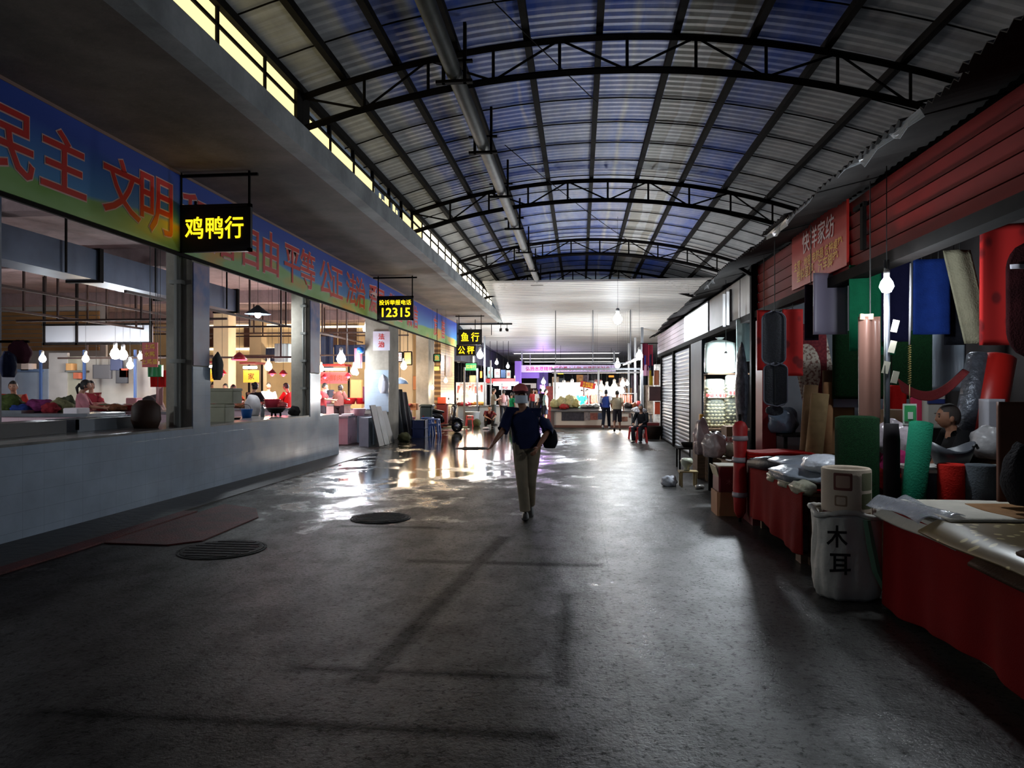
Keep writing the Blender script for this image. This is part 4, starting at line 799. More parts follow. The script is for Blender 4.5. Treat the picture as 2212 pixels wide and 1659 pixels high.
def person(lb, loc, face, h=1.62, pose='stand', top=(120, 120, 130), bottom=(50, 50, 60), sleeve='short', legs='long', shoes=(40, 36, 36), hair='short', wide=1.0, vox=.012, skin=None, over=None, group=None, yaw=0, extra=None, hair_m=None, hem=0):
    """face: direction the figure looks to, degrees counted from +x"""
    s = h / 1.7; J = {k: Vector(v) for k, v in {**BASE, **POSES[pose], **(over or {})}.items()}
    t = thing('person', lb, 'person', loc, R(face - 90), group); t.scale = (s, s, s)
    sk = skin or SKIN; b = SB()
    hd = J['head']; ny = R(yaw); rot = Matrix.Rotation(ny, 3, 'Z')
    hb = SB(); hb.ball((0, 0, 0), 1, 32, 24, (.076, .094, .118), head_shape)
    b.add([hd + rot @ p for p in hb.v], hb.f)
    for sgn in (-1, 1): b.ball(hd + rot @ Vector((sgn * .076, -.008, -.01)), .03, 8, 6, (.35, .7, 1.1))
    b.tube([J['nb'] - Vector((0, 0, .05)), J['nb'], hd + rot @ Vector((0, -.02, -.06))], [.06, .052, .05], 12)
    b.tube([J['pel'] - Vector((0, 0, .06)), J['pel'], J['sp'], J['ch'], J['nb'] - Vector((0, 0, .03))], [(.1, .08), (.14, .1), (.125, .09), (.15, .1), (.07, .06)], 14)
    for q in 'RL':
        sg = 1 if q == 'R' else -1; sh, el, wr = J['sh' + q], J['el' + q], J['wr' + q]
        b.tube([J['ch'] + Vector((sg * .06, 0, .09)), sh, sh.lerp(el, .5), el, el.lerp(wr, .35), wr], [.06, .052, .045, .037, .038, .025], 10)
        hand(b, wr, (wr - el), Vector((-sg * .4, 1, .1)) if abs((wr - el).normalized().y) < .8 else Vector((-sg, 0, .6)))
        hp, kn, an = J['hip' + q], J['kn' + q], J['an' + q]
        b.tube([hp + Vector((0, 0, .03)), hp.lerp(kn, .4), kn, kn.lerp(an, .3), an], [.085, .075, .055, .055, .036], 10)
    body = b.part('body', sk, t, world=False); remesh(body, vox)
    # eyes and mouth
    e = B(); 
    for sgn in (-1, 1): e = B(); e.ball(hd + rot @ Vector((sgn * .03, .083, .008)), .011, 8, 6, (1.1, .5, .7)); e.part('eye', mat('dark_eye', (24, 18, 16), .3), t, world=False)
    # hair
    if hair:
        hs = SB(); hs.ball((0, 0, 0), 1, 28, 20, (.076, .094, .118), lambda d: head_shape(Vector((d.x, min(d.y, 0), max(d.z, 0)))) * 1.09)
        lim = {'short': -.15, 'crop': .0, 'long': -.75, 'bun': -.35, 'tail': -.35}[hair]
        cx_ = .32 if hair != 'crop' else .45
        fs = []
        for f in hs.f:
            c = sum((hs.v[i] for i in f), Vector()) / len(f); dx, dy, dz = c.x / .076, c.y / .094, c.z / .118
            if dz > cx_ + .1 * max(0, dy) - (.0 if dy > .35 else .9) and (dy < .35 or dz > .45) and dz > lim - (.25 if dy < -.3 else 0): fs.append(f)
        b = SB(); b.add([hd + rot @ p for p in hs.v], fs)
        if hair == 'bun': b.ball(hd + rot @ Vector((0, -.1, .06)), .045, 10, 8)
        if hair == 'tail': b.tube([hd + rot @ Vector((0, -.09, .04)), hd + rot @ Vector((0, -.15, -.04)), hd + rot @ Vector((0, -.13, -.2))], [.03, .03, .012], 8)
        b.part('hair', hair_m or HAIR, t, world=False)
    # top with sleeves
    tm = mat('cloth_%d_%d_%d' % tuple(top), top, .85, noise=(7, .25), bump=(16, .35)); b = SB(); w_ = wide
    pe = J['pel'] - (J['sp'] - J['pel']).normalized() * (.02 + hem)
    b.tube([pe, J['pel'], J['sp'], J['ch'], (J['shR'] + J['shL']) / 2 + Vector((0, 0, -.0)), J['nb'] - Vector((0, 0, .02))], [(.185 * w_, .125 * w_), (.178 * w_, .122 * w_), (.17 * w_, .118 * w_), (.18 * w_, .12 * w_), (.125, .085), (.07, .066)], 24, caps=False)
    for q in 'RL':
        sg = 1 if q == 'R' else -1; sh, el, wr = J['sh' + q], J['el' + q], J['wr' + q]
        st = sh.lerp(J['nb'] - Vector((0, 0, .045)), .72)
        if sleeve == 'none': b.tube([st, sh, sh.lerp(el, .12)], [.06, .06, .058], 12, caps=False)
        elif sleeve == 'short': b.tube([st, sh, sh.lerp(el, .45), sh.lerp(el, .8)], [.046, .066, .07, .074], 14, caps=False)
        elif sleeve == 'elbow': b.tube([st, sh, sh.lerp(el, .5), el, el.lerp(wr, .12)], [.046, .068, .072, .07, .076], 14, caps=False)
        else: b.tube([st, sh, sh.lerp(el, .5), el, el.lerp(wr, .5), el.lerp(wr, .95)], [.046, .064, .06, .054, .048, .042], 14, caps=False)
    b.part('shirt', tm, t, world=False)
    # trousers
    bm_ = mat('cloth_%d_%d_%d' % tuple(bottom), bottom, .85, noise=(7, .25), bump=(16, .3)); b = SB()
    up = (J['sp'] - J['pel']).normalized()
    b.tube([J['pel'] + up * .08, J['pel'], (J['hipR'] + J['hipL']) / 2 - Vector((0, 0, .06))], [(.158, .112), (.172, .118), (.14, .11)], 20)
    for q in 'RL':
        hp, kn, an = J['hip' + q], J['kn' + q], J['an' + q]
        if legs == 'short': b.tube([hp + Vector((0, 0, .04)), hp.lerp(kn, .4), hp.lerp(kn, .95)], [.1, .098, .092], 14, caps=False)
        elif legs == 'knee': b.tube([hp + Vector((0, 0, .04)), hp.lerp(kn, .4), kn, kn.lerp(an, .25)], [.1, .095, .086, .088], 14, caps=False)
        else: b.tube([hp + Vector((0, 0, .04)), hp.lerp(kn, .4), kn, kn.lerp(an, .5), kn.lerp(an, .97)], [.1, .092, .074, .068, .066], 14, caps=False)
    b.part('trousers', bm_, t, world=False)
    sm = mat('shoe_%d_%d_%d' % tuple(shoes), shoes, .6)
    for q in 'RL':
        kn, an = J['kn' + q], J['an' + q]; b = SB(); tilt = 0 if an.z < .12 else -.45
        f = Vector((0, math.cos(tilt), math.sin(tilt)))
        b.tube([an - f * .06 + Vector((0, 0, -.03)), an - f * .04 + Vector((0, 0, -.045)), an + f * .06 + Vector((0, 0, -.05)), an + f * .14 + Vector((0, 0, -.06)), an + f * .19 + Vector((0, 0, -.065))], [(.03, .03), (.042, .045), (.046, .04), (.048, .028), (.03, .016)], 12, side=(1, 0, 0))
        b.part('shoe', sm, t, world=False)
    if extra: extra(t, J, rot)
    return t

# the woman who walks up the aisle
def woman_extra(t, J, rot):
    hd = J['head']; b = SB()
    b.ball((0, 0, 0), 1, 30, 20, (.098, .118, .098), lambda d: 1 + .02 * math.sin(d.x * 9)); capm = mat('pink_red_cap', (214, 112, 108), .8, bump=(24, .4), noise=(6, .2))
    fs = []
    for f in b.f:
        c = sum((b.v[i] for i in f), Vector()) / len(f)
        if c.z > .0: fs.append(f)
    g = SB(); g.add([hd + rot @ (p + Vector((0, -.008, .052))) for p in b.v], fs); g.part('cap', capm, t, world=False)
    p = SB(); p.slab(lambda a, c: tuple(hd + rot @ Vector(((a - .5) * .19 * (1 - .25 * c * c), .085 * math.cos((a - .5) * 2.4) + .085 * c, .062 - .03 * c - .02 * (2 * a - 1) ** 2))), 12, 6, .006); p.part('cap_brim', mat('dark_brim', (66, 34, 38), .8), t, world=False)
    m = SB(); m.slab(lambda a, c: tuple(hd + rot @ Vector((.086 * math.sin((a - .5) * 2.5), .022 + .092 * math.cos((a - .5) * 2.5) * (1 + .1 * math.sin(math.pi * c)) , .0 - .1 * c))), 14, 8, .005, (0, .01, 0)); m.part('face_mask', mat('face_mask_cloth', (206, 218, 230), .7), t, world=False)
    k = SB(); k.tube([hd + rot @ Vector((s_, -.03, z)) for s_, z in ((-.06, -.02), (0, -.02), (.06, -.02))], [.05, .07, .05], 12); k.part('hair_back', HAIR, t, world=False)
person('woman in a navy shirt, beige trousers, red cap and white mask walking up the aisle', (-.67, 8.66, 0), -86, 1.68, top=(30, 38, 70), bottom=(140, 128, 108), sleeve='elbow', shoes=(36, 32, 30), hair='short', vox=.007, wide=1.04, yaw=10, extra=woman_extra,
       skin=SKIN_D, hem=.03, over=dict(head=(.065, .06, 1.545), nb=(.035, .015, 1.385), ch=(.02, .01, 1.23), sp=(.0, .0, 1.06), pel=(-.015, 0, .93), shR=(.205, .01, 1.345), shL=(-.175, .0, 1.33), elR=(.275, .06, 1.12), wrR=(.395, .17, .955), elL=(-.285, .02, 1.1), wrL=(-.15, .22, .9),
       hipR=(.07, 0, .9), hipL=(-.1, 0, .9), knR=(.045, .12, .5), anR=(.005, .12, .09), knL=(-.06, .05, .5), anL=(-.055, -.2, .13)))
lump('shoulder_bag', "black cloth bag hanging at the walking woman's hip", (-.375, 8.74, .86), .095, .06, .15, mat('black_bag_cloth', (20, 22, 28), .8, bump=(20, .4)), 50, .05)

# the stall keeper
def beard(t, J, rot):
    hd = J['head']
    for sgn in (-1, 1): b = B(); b.obox(hd + rot @ Vector((sgn * .034, .088, .036)), .034, .012, .008); b.part('eyebrow', HAIR, t, world=False)
    b = B(); b.obox(hd + rot @ Vector((0, .083, -.058)), .04, .008, .006); b.part('mouth', mat('lips', (120, 70, 64), .5), t, world=False)
    b = SB(); b.ball(hd + rot @ Vector((0, -.012, .012)), 1, 26, 18, (.081, .099, .119)); keep = []
    for f in b.f:
        c = rot.inverted() @ (sum((b.v[i] for i in f), Vector()) / len(f) - hd)
        if c.z > .055 - (.07 if c.y < .02 else 0) - (.05 if c.y < -.04 else 0) and c.y < .062: keep.append(f)
    b.f = keep; b.mi = [0] * len(keep); b.sm = [True] * len(keep); b.part('shaved_hair', mat('shaved_hair', (52, 44, 40), .7), t, world=False)
p = at(2060, 905, y=6.76)
person('stall keeper with shaved head in a black shirt sitting among the carpet rolls', (p.x + .02, 6.76, .13), 172, 1.7, 'sit', top=(22, 22, 24), bottom=(44, 44, 52), sleeve='short', hair=None, vox=.006, skin=SKIN_D, yaw=4, extra=beard, wide=1.12, over=dict(nb=(0, .03, 1.09), shR=(.2, .0, 1.055), shL=(-.2, .0, 1.055), ch=(0, -.01, .93)))
t = thing('stool', 'plain wooden stool under the stall keeper', 'stool', (p.x + .06, 6.76, 0)); B().box(p.x - .1, p.x + .22, 6.6, 6.92, .5, .53).part('seat', wood, t)
for dx in (-.08, .2):
    for dy in (-.14, .14): B().box(p.x + dx - .015, p.x + dx + .015, 6.745 + dy, 6.775 + dy, 0, .5).part('leg', wood, t)

# ---------------------------------------------------------------- dried goods stall
clear = mat('clear_bag', (206, 214, 200), .14, alpha=.2, bump=(7, .4)); mush = mat('dried_mushroom', (176, 168, 128), .7, noise=(10, .35)); redlab = mat('red_print_label', (190, 52, 48), .6); whlab = mat('white_label', (222, 214, 206), .6)
def bigbag(lb, u0, v0, u1, v1, y, tie=True, fill=True, seed=1, body=None, text=None, dep=.3):
    a, c = at(u0, v0, y=y), at(u1, v1, y=y); cx_, hw, z0, z1 = (a.x + c.x) / 2, (c.x - a.x) / 2, c.z, a.z; random.seed(seed)
    t = thing('goods_bag', lb, 'bag', (cx_, y + dep / 2, z0), group='big bags of the dried goods stall')
    b = SB(); pr = [(.86, 0), (1, .04), (1.02, .3), (1, .6), (.97, .84)] + ([(.55, .9), (.15, .94), (.3, 1.0)] if tie else [(.93, .97), (.7, 1.0)])
    b.loft([[(cx_ + hw * k * math.copysign(abs(math.cos(q)) ** .6, math.cos(q)) * (1 + .02 * math.sin(q * 9 + z * 20)), y + dep / 2 + dep / 2 * k * math.copysign(abs(math.sin(q)) ** .6, math.sin(q)), z0 + (z1 - z0) * z) for q in [2 * math.pi * i / 28 for i in range(28)]] for k, z in pr])
    b.part('plastic', body or clear, t)
    if fill:
        g = SB(); r = .033; rows = int((z1 - z0) * .86 / (r * 1.75)); cols = int(hw * 2 / (r * 2.1))
        for i in range(rows):
            for j in range(cols): g.ball((cx_ - hw + r * 1.3 + (2 * hw - 2.6 * r) * (j + .5 * (i % 2) * .6) / max(1, cols - 1 + .3), y + .045 + random.uniform(-.01, .015), z0 + r + .01 + i * r * 1.75), r, 8, 6, (1.1, .9, .8))
        for i in range(rows):
            for j in range(3): g.ball((cx_ - hw + .045, y + .1 + j * .065, z0 + r + .01 + i * r * 1.75), r, 8, 6, (.9, 1.1, .8))
        o = g.part('mushrooms', mush, t); o['kind'] = 'stuff'
    if text:
        L = B(); zz = z0 + (z1 - z0) * .66; L.box(cx_ - hw * .8, cx_ + hw * .8, y - .022, y - .014, zz - .04, zz + .04); L.part('label', whlab, t)
        B().text(text, .07, (cx_, y - .024, zz), (1, 0, 0), UP, .02, .002).part('lettering', redlab, t)
    return t
bigbag('tied clear bag of pale goods hanging around the bright bulb', 1526, 728, 1592, 806, 12.3, seed=3, fill=False, body=mat('pale_bag', (190, 204, 198), .22, alpha=.75, bump=(9, .8)))
bigbag('upright bag of dried mushrooms with a red and white label, nearer the shutters', 1524, 818, 1570, 925, 12.1, tie=False, text='特级大冬菇', seed=4)
bigbag('upright bag of dried mushrooms beside the black bag column', 1571, 810, 1594, 924, 11.9, tie=False, text='冬菇', seed=5)
pl_ = at(1560, 925, y=12.1); b = B(); b.box(2.16, 2.86, 11.9, 12.5, pl_.z - .03, pl_.z); [b.box(x, x + .04, y, y + .04, 0, pl_.z - .03) for x in (2.2, 2.8) for y in (12.3, 12.44)]; b.solo('goods_shelf', wood, 'wooden shelf carrying the bags of dried mushrooms', 'shelf')
z_ = at(1560, 806, y=12.3).z; b = B(); b.box(2.2, 2.9, 12.25, 12.65, z_ - .025, z_ - .003); [b.box(x, x + .03, 12.6, 12.63, pl_.z, z_ - .025) for x in (2.2, 2.86)]; b.solo('goods_shelf', wood, 'upper thin shelf below the tied clear bag', 'shelf')
p = at(1564, 780, y=11.9); bulb((p.x, 11.75, p.z), 'glaring bulb in front of the tied clear bag of the dried goods stall', top=2.67, r=.06, watts=85, emit=110)
a, c = at(1592, 742, y=11.2), at(1619, 920, y=11.2); lump('goods_bag', 'tall black bag column between the mushrooms and the red post', ((a.x + c.x) / 2, 11.3, c.z), (c.x - a.x) * .52, .12, (a.z - c.z) / 1.75, mat('black_goods', (30, 30, 40), .35, bump=(20, .9), noise=(12, .6, (90, 92, 104))), 51, .05)
B().box(2.28, 2.6, 11.1, 11.5, 0, at(1605, 921, y=11.2).z).solo('wooden_crate', brownw, 'crate under the tall black bag column', 'crate')
hang('pale plastic bag of goods hanging beside the tied clear bag', 1592, 690, 1640, 780, 11.6, mat('pale_teal_plastic', (150, 170, 166), .3, alpha=.8, bump=(8, .6)), .03, 'hanging_bag', 'bag', wav=.05)
table('display_table', 'low display table of the dried goods stall', 2.0, 2.42, 9.6, 11.3, .62, steel)
rng = [((1530, 958), 10.9, .2, .18, (190, 186, 178)), ((1512, 985), 10.6, .14, .3, (170, 150, 150)), ((1540, 985), 10.2, .2, .2, (176, 160, 158)), ((1560, 965), 11.0, .16, .14, (90, 84, 96)), ((1575, 985), 10.3, .14, .12, (176, 170, 150)), ((1588, 960), 10.6, .13, .16, (150, 130, 96))]
nm_ = ['white plastic bag at the back of the low display table', 'long pinkish bag drooping off the aisle edge of the display table', 'shiny pinkish bag lying in front on the display table', 'dark bag at the back right of the display table', 'pale yellow bag at the front right of the display table', 'brown packet bag beside the red umbrella']
for i, ((u, v), y, s, hgt, rgb) in enumerate(rng):
    p = at(u, v, y=y); lump('goods_bag', nm_[i], (p.x + .02, y, .63), s * .8, s, hgt, mat('shiny_bag_%d' % i, rgb, .22, bump=(11, .9), noise=(9, .3)), 60 + i, .12, group='bags on the display table')
t = thing('label_card', 'white label card with red characters on the dark bag', 'label', at(1585, 952, y=10.1)); p = at(1585, 950, y=10.1); B().box(p.x - .11, p.x + .11, 10.1, 10.106, p.z - .045, p.z + .045).part('card', whlab, t); B().text('无根木耳', .065, (p.x, 10.1, p.z), (1, 0, 0), UP, .015, .003).part('lettering', redlab, t)
# cartons, small stool, pot and bits in front
p = at(1568, 1112, z=0); t = thing('carton', 'brown carton under the maroon one by the red umbrella', 'box', (p.x, p.y, 0)); B().box(p.x - .13, p.x + .2, p.y - .1, p.y + .3, 0, .3).part('box', mat('carton_tan', (176, 124, 84), .7, noise=(3, .25)), t); B().box(p.x - .13, p.x + .2, p.y + .08, p.y + .13, .3, .303).part('tape', mat('tape', (190, 160, 110), .4), t)
t = thing('carton', 'maroon printed carton with pale flaps on the brown carton', 'box', (p.x, p.y, .305)); B().box(p.x - .11, p.x + .2, p.y - .1, p.y + .28, .305, .62).part('box', mat('carton_maroon', (104, 26, 32), .5), t); b = B(); b.obox((p.x - .13, p.y + .09, .56), .01, .38, .14, ry=-.3); b.part('flap', mat('carton_pale', (190, 180, 150), .7), t); B().box(p.x - .11, p.x + .2, p.y - .1, p.y + .28, .62, .635).part('lid', MATS['carton_pale'], t)
B().text('木耳', .08, (p.x + .06, p.y - .103, .43), (1, 0, 0), UP, .0, .002).part('lettering', mat('pale_red_print', (150, 90, 90), .6), t)
p = at(1486, 1050, z=0); t = thing('stool', 'small wooden stool with a pale bowl on it near the shutters', 'stool', (p.x, p.y, 0)); B().box(p.x - .15, p.x + .15, p.y - .12, p.y + .12, .23, .255).part('seat', mat('pale_stool', (176, 156, 110), .6), t)
for dx in (-.13, .1):
    for dy in (-.1, .1): B().box(p.x + dx, p.x + dx + .03, p.y + dy - .015, p.y + dy + .015, 0, .23).part('leg', mat('pale_stool'), t)
SB().lathe((p.x - .02, p.y), [(.05, .256), (.05, .28), (.04, .3), (.09, .36), (.105, .42), (.08, .46), (.001, .465)], 20).solo('pale_bowl', mat('pale_glaze', (186, 190, 170), .4), 'pale jar shaped bowl on the small wooden stool', 'bowl')
lump('plastic_bag', 'crumpled white plastic bag on the floor left of the small stool', (p.x - .3, p.y - .02, 0), .13, .1, .1, mat('white_plastic_bag'), 70, .12)
q = at(1512, 1030, z=.2); SB().tube([(q.x - .06, q.y, .035), (q.x + .06, q.y + .05, .035)], .035, 14).solo('tin_can', mat('tin', (176, 172, 168), .3, .5), 'tin can lying on the floor at the foot of the display table', 'can')
q = at(1470, 1018, z=0); t = thing('side_table', 'small dark table with a pan behind the small wooden stool', 'table', (q.x + .15, q.y + .6, 0)); B().box(q.x, q.x + .5, q.y + .3, q.y + .8, .4, .43).part('tabletop', steel, t)
for dx in (.02, .45):
    for dy in (.32, .75): B().box(q.x + dx, q.x + dx + .03, q.y + dy, q.y + dy + .03, 0, .4).part('leg', steel, t)
SB().lathe((q.x + .25, q.y + .55), [(.12, .431), (.16, .5), (.165, .52), (.15, .515), (.11, .45)], 20).solo('dark_pan', steel, 'dark pan on the small dark table', 'pan')
lump('goods_sack', 'dark sack under the display table of the dried goods stall', (2.3, 10.6, 0), .2, .5, .25, mat('dark_sack', (50, 48, 48), .8, noise=(8, .5)), 71, .1)
hang('yellow and orange bag standing behind the mushroom bags', 1512, 895, 1536, 950, 12.7, mat('yellow_sack', (196, 136, 30), .6), .12, 'goods_bag', 'bag')
B().box(2.1, 2.7, 12.7, 13.2, 0, at(1520, 951, y=12.7).z).solo('wooden_crate', wood, 'crate under the yellow and orange bag', 'crate')
# ---------------------------------------------------------------- hanging LED signs
def led_sign(lb, u0, v0, u1, v1, y, lines, ztop=4.8, bar=True):
    a, c = at(u0, v0, y=y), at(u1, v1, y=y); x0, x1, z0, z1 = a.x, c.x, c.z, a.z
    t = thing('led_sign', lb, 'sign', ((x0 + x1) / 2, y, z0), group='yellow LED signs under the canopy')
    fr = mat('led_frame', (34, 30, 26), .5, .3)
    b = B(); w_ = .05; b.box(x0, x1, y - .025, y + .035, z0, z0 + w_); b.box(x0, x1, y - .025, y + .035, z1 - w_, z1); b.box(x0, x0 + w_, y - .025, y + .035, z0, z1); b.box(x1 - w_, x1, y - .025, y + .035, z0, z1); b.part('frame', fr, t)
    B().box(x0 + w_, x1 - w_, y - .015, y + .03, z0 + w_, z1 - w_).part('led_panel', mat('led_black', (14, 16, 10), .5), t)
    lm = mat('led_yellow', (255, 206, 20), .5, emit=2.4)
    for body, size, fz, sp in lines:
        cs = body.replace(' ', '')
        if len(cs) > 3: B().text(body, size, ((x0 + x1) / 2, y - .018, z0 + (z1 - z0) * fz), (1, 0, 0), UP, sp, .004).part('lettering', lm, t)
        else:
            for i, ch in enumerate(cs): B().text(ch, size, ((x0 + x1) / 2 + (i - (len(cs) - 1) / 2) * size * (1.02 if len(cs) == 3 else 1.25), y - .018, z0 + (z1 - z0) * fz), (1, 0, 0), UP, sp, .004, ysc=1.15).part('character', lm, t)
    for x in (x0 + .03, x1 - .03): B().box(x - .014, x + .014, y - .014, y + .014, z1, ztop).part('hanger', steel, t)
    if bar: B().box(x0 - .12, x1 + .1, y - .02, y + .02, ztop - .07, ztop - .03).part('mounting_bar', steel, t)
led_sign('LED sign with three big yellow characters nearest the camera', 387, 444, 543, 543, 9.75, [('鸡鸭行', .30, 0.5, .012)])
led_sign('LED sign with a yellow phone number under a line of characters', 815, 640, 893, 692, 19.2, [('投诉举报电话', .155, .73, .002), ('12315', .36, .34, .012)])
led_sign('LED sign with two yellow characters at the far end of the canopy', 990, 712, 1041, 745, 29.6, [('鱼 行', .36, .5, .008)])
led_sign('small LED sign with yellow characters just below and behind the two character one', 986, 745, 1028, 768, 31.5, [('公 秤', .34, .5, .008)], bar=False)
b = B(); b.bar((-5.8, 33.0, 4.72), (-3.2, 33.0, 4.72), .06); b.bar((-3.9, 33.0, 4.72), (-3.7, 33.0, 5.2), .05); b.bar((-4.2, 33, 4.7), (-4.2, 33, 4.2), .03)
b.solo('steel_bracket', steel, 'dark steel bracket sticking out from the far end of the canopy', 'bracket')
for i, dx in enumerate((-3.75, -3.45)): b = B(); b.tube([(dx, 33.0, 4.72), (dx, 33.0, 4.5)], .012, 6); b.obox((dx, 32.95, 4.44), .1, .2, .1, rx=.4, rz=.4 * i); b.solo('security_camera', steel, ['security camera hanging from the steel bracket beside the canopy edge', 'security camera at the tip of the steel bracket'][i], 'camera')

# ---------------------------------------------------------------- market hall behind the banner
B().box(-31, -7.8, 2, 32.4, 0, .2).struct('floor_hall', mat('hall_floor', (150, 140, 140), .3, noise=(2, .4)))
beige = mat('beige_wall', (214, 190, 150), .7, noise=(1.2, .2)); pinkt = tile_mat('pink_tile', (206, 176, 184), .3, .3, .25, 'xz', .35); 
B().box(-31, -6, 32.5, 32.8, 0, 4.8).struct('wall_market', beige)
b = B(); [b.box(-24, -17.2, 23.4 - .0, 23.46, 3.0 + i * .16, 3.0 + i * .16 + .13) for i in range(9)]; b.struct('wall_louvre', mat('tan_louvre', (176, 132, 84), .6, noise=(2, .2)))
B().box(-31, -17, 23.5, 23.6, 0, 4.8).struct('wall_stalls', mat('cream_wall', (196, 190, 184), .7))
brd = mat('brown_door', (74, 46, 38), .6, noise=(3, .4))
for i, (u0, u1) in enumerate(((452, 480), (528, 562), (700, 728), (732, 770), (862, 884))):
    a, c = at(u0, 706, y=32.48), at(u1, 750, y=32.48); d = thing('window_%d' % (60 + i), None, None, ((a.x + c.x) / 2, 32.48, c.z), kind='structure'); B().box(a.x, c.x, 32.42, 32.5, c.z, a.z).part('shutter_panel', brd, d); B().box(a.x - .06, c.x + .06, 32.4, 32.5, a.z, a.z + .08).part('window_frame', wood, d)
slit = mat('daylight_slit', (255, 244, 216), .5, emit=1.6)
for i, (u0, u1, v) in enumerate(((452, 630, 702), (690, 800, 704), (452, 640, 752))):
    a, c = at(u0, v, y=32.4), at(u1, v + 3.5, y=32.4); d = B(); d.box(a.x, c.x, 32.38, 32.46, c.z, a.z); d.struct('window_%d' % (70 + i), slit)
# ducts
dm = mat('blue_grey_duct', (96, 104, 124), .45, .4, noise=(2, .3)); t = thing('air_duct', 'large blue grey air duct under the market hall ceiling', 'duct', (-9.3, 10, 3.7))
for y0, y1 in ((3.5, 9.9), (10.0, 12.3), (12.4, 15.0), (15.1, 17.6)):
    B().box(-9.65, -9.05, y0, y1, 3.66, 4.22).part('duct_section', dm, t); B().box(-9.7, -9.0, y1 - .02, y1 + .08, 3.62, 4.26).part('flange', steel, t)
for y in (5, 8, 11.4, 14, 17): B().box(-9.02, -8.99, y, y + .03, 3.66, 4.8).part('hanger_rod', steel, t)
# steel rails for hooks
k = 0
def rail(p, q, drops=(), lb=''):
    t = thing('hook_rail', lb, 'rail', p, group='rails under the hall ceiling'); B()._bar(p, q, .05, .05).part('bar', rust, t)
    p, q = Vector(p), Vector(q)
    for d in drops: r = p.lerp(q, d); B().box(r.x - .02, r.x + .02, r.y - .02, r.y + .02, r.z, 4.8).part('hanger_rod', rust, t)
rail((-11.2, 7, 3.62), (-11.2, 19, 3.62), (.05, .3, .55, .8), 'long rail running away behind the large air duct')
rail((-12.2, 9, 3.3), (-12.2, 22, 3.3), (.1, .4, .7, .95), 'second long rail beside the white stall header')
rail((-13.5, 15.5, 3.25), (-8.2, 15.5, 3.25), (.2, .6, .9), 'rail crossing behind the second pillar with the pendant lamp')
rail((-14.5, 18.6, 3.35), (-7.4, 18.6, 3.35), (.15, .45, .75), 'rail crossing the hall at the row of the red lamp')
rail((-15, 18.7, 2.5), (-7.4, 18.7, 2.5), (.12, .88), 'lower rail below the row of the red lamp')
rail((-15, 22.6, 3.5), (-7.0, 22.6, 3.5), (.2, .5, .8), 'rail crossing the hall in front of the blue tarps')
rail((-15, 22.7, 2.75), (-7.0, 22.7, 2.75), (.35, .9), 'lower rail in front of the blue tarps')
rail((-15, 26.4, 3.7), (-6.6, 26.4, 3.7), (.3, .6, .9), 'farthest rail crossing the hall in front of the brown shutters')
rail((-8.3, 12, 3.4), (-8.3, 26, 3.4), (.2, .5, .8), 'rail running away just behind the pillars')
for i, (x, y) in enumerate(((-11.5, 21.6), (-9.7, 24.4), (-13.2, 27.5), (-8.3, 28.6))): B().box(x - .25, x + .25, y - .25, y + .25, 0, 4.8).struct('pillar', beige)

# counters of the hall
steel_top = mat('steel_tray', (150, 152, 156), .25, .7, noise=(4, .3))
def counter(lb, x0, x1, y0, y1, z1, z0=.2, m=None, top=None):
    t = thing('market_counter', lb, 'counter', ((x0 + x1) / 2, (y0 + y1) / 2, z0), group='tiled counters in the market hall'); B().box(x0, x1, y0, y1, z0, z1 - .05).part('base', m or pinkt, t); B().box(x0 - .03, x1 + .03, y0 - .03, y1 + .03, z1 - .05, z1).part('worktop', top or steel_top, t); return t
counter('pink tiled counter with vegetables behind the near end of the tiled wall', -11.5, -8.0, 10.6, 11.5, 1.2)
counter('tiled counter with red basins behind the nearest pillar', -9.9, -7.9, 13.0, 14.0, 1.16)
counter('tiled counter between the two nearest pillars', -9.6, -6.9, 15.9, 16.7, 1.15)
counter('tiled counter below the glowing yellow signs', -12.0, -8.3, 19.9, 20.6, 1.15)
counter('pink tiled counter at the gap after the tiled wall', -8.2, -6.7, 19.6, 20.6, .82, 0)
counter('grey counter end standing against the third pillar', -6.65, -5.95, 20.3, 21.0, .86, 0, low_tile)
counter('tiled counter in front of the red awning', -10.5, -7.9, 22.6, 23.4, 1.1)
counter('fish counter by the tan corner wall', -8.6, -6.4, 24.6, 25.3, .9, 0)
# things on the near ledge (top at 1.03)
def onz(u, y, z): p = at(u, 900, y=y); return Vector((p.x, y, z))
B().box(-7.05, -6.62, 6.9, 8.4, 1.032, 1.2).solo('black_crate', mat('black_plastic'), 'long black plastic crate on the ledge of the tiled wall', 'crate')
t = thing('steel_sink', 'grey steel sink box on the ledge of the tiled wall before the nearest pillar', 'sink', (-6.85, 9.2, 1.03)); b = B(); b.box(-7.08, -6.62, 8.6, 10.3, 1.032, 1.06); b.box(-7.08, -7.05, 8.6, 10.3, 1.06, 1.2); b.box(-6.65, -6.62, 8.6, 10.3, 1.06, 1.2); b.box(-7.08, -6.62, 8.6, 8.63, 1.06, 1.2); b.box(-7.08, -6.62, 10.27, 10.3, 1.06, 1.2); b.part('basin', mat('grey_zinc', (116, 122, 130), .4, .4), t); B().box(-6.95, -6.75, 8.8, 9.6, 1.062, 1.16).part('black_tray', mat('black_plastic'), t)
SB().lathe((-6.35, 9.65), [(.16, 1.032), (.2, 1.15), (.19, 1.35), (.1, 1.44), (.001, 1.45)], 20).solo('brown_jar', mat('brown_leather', (76, 50, 36), .6, noise=(4, .3)), 'rounded brown jar on the ledge against the nearest pillar', 'jar')
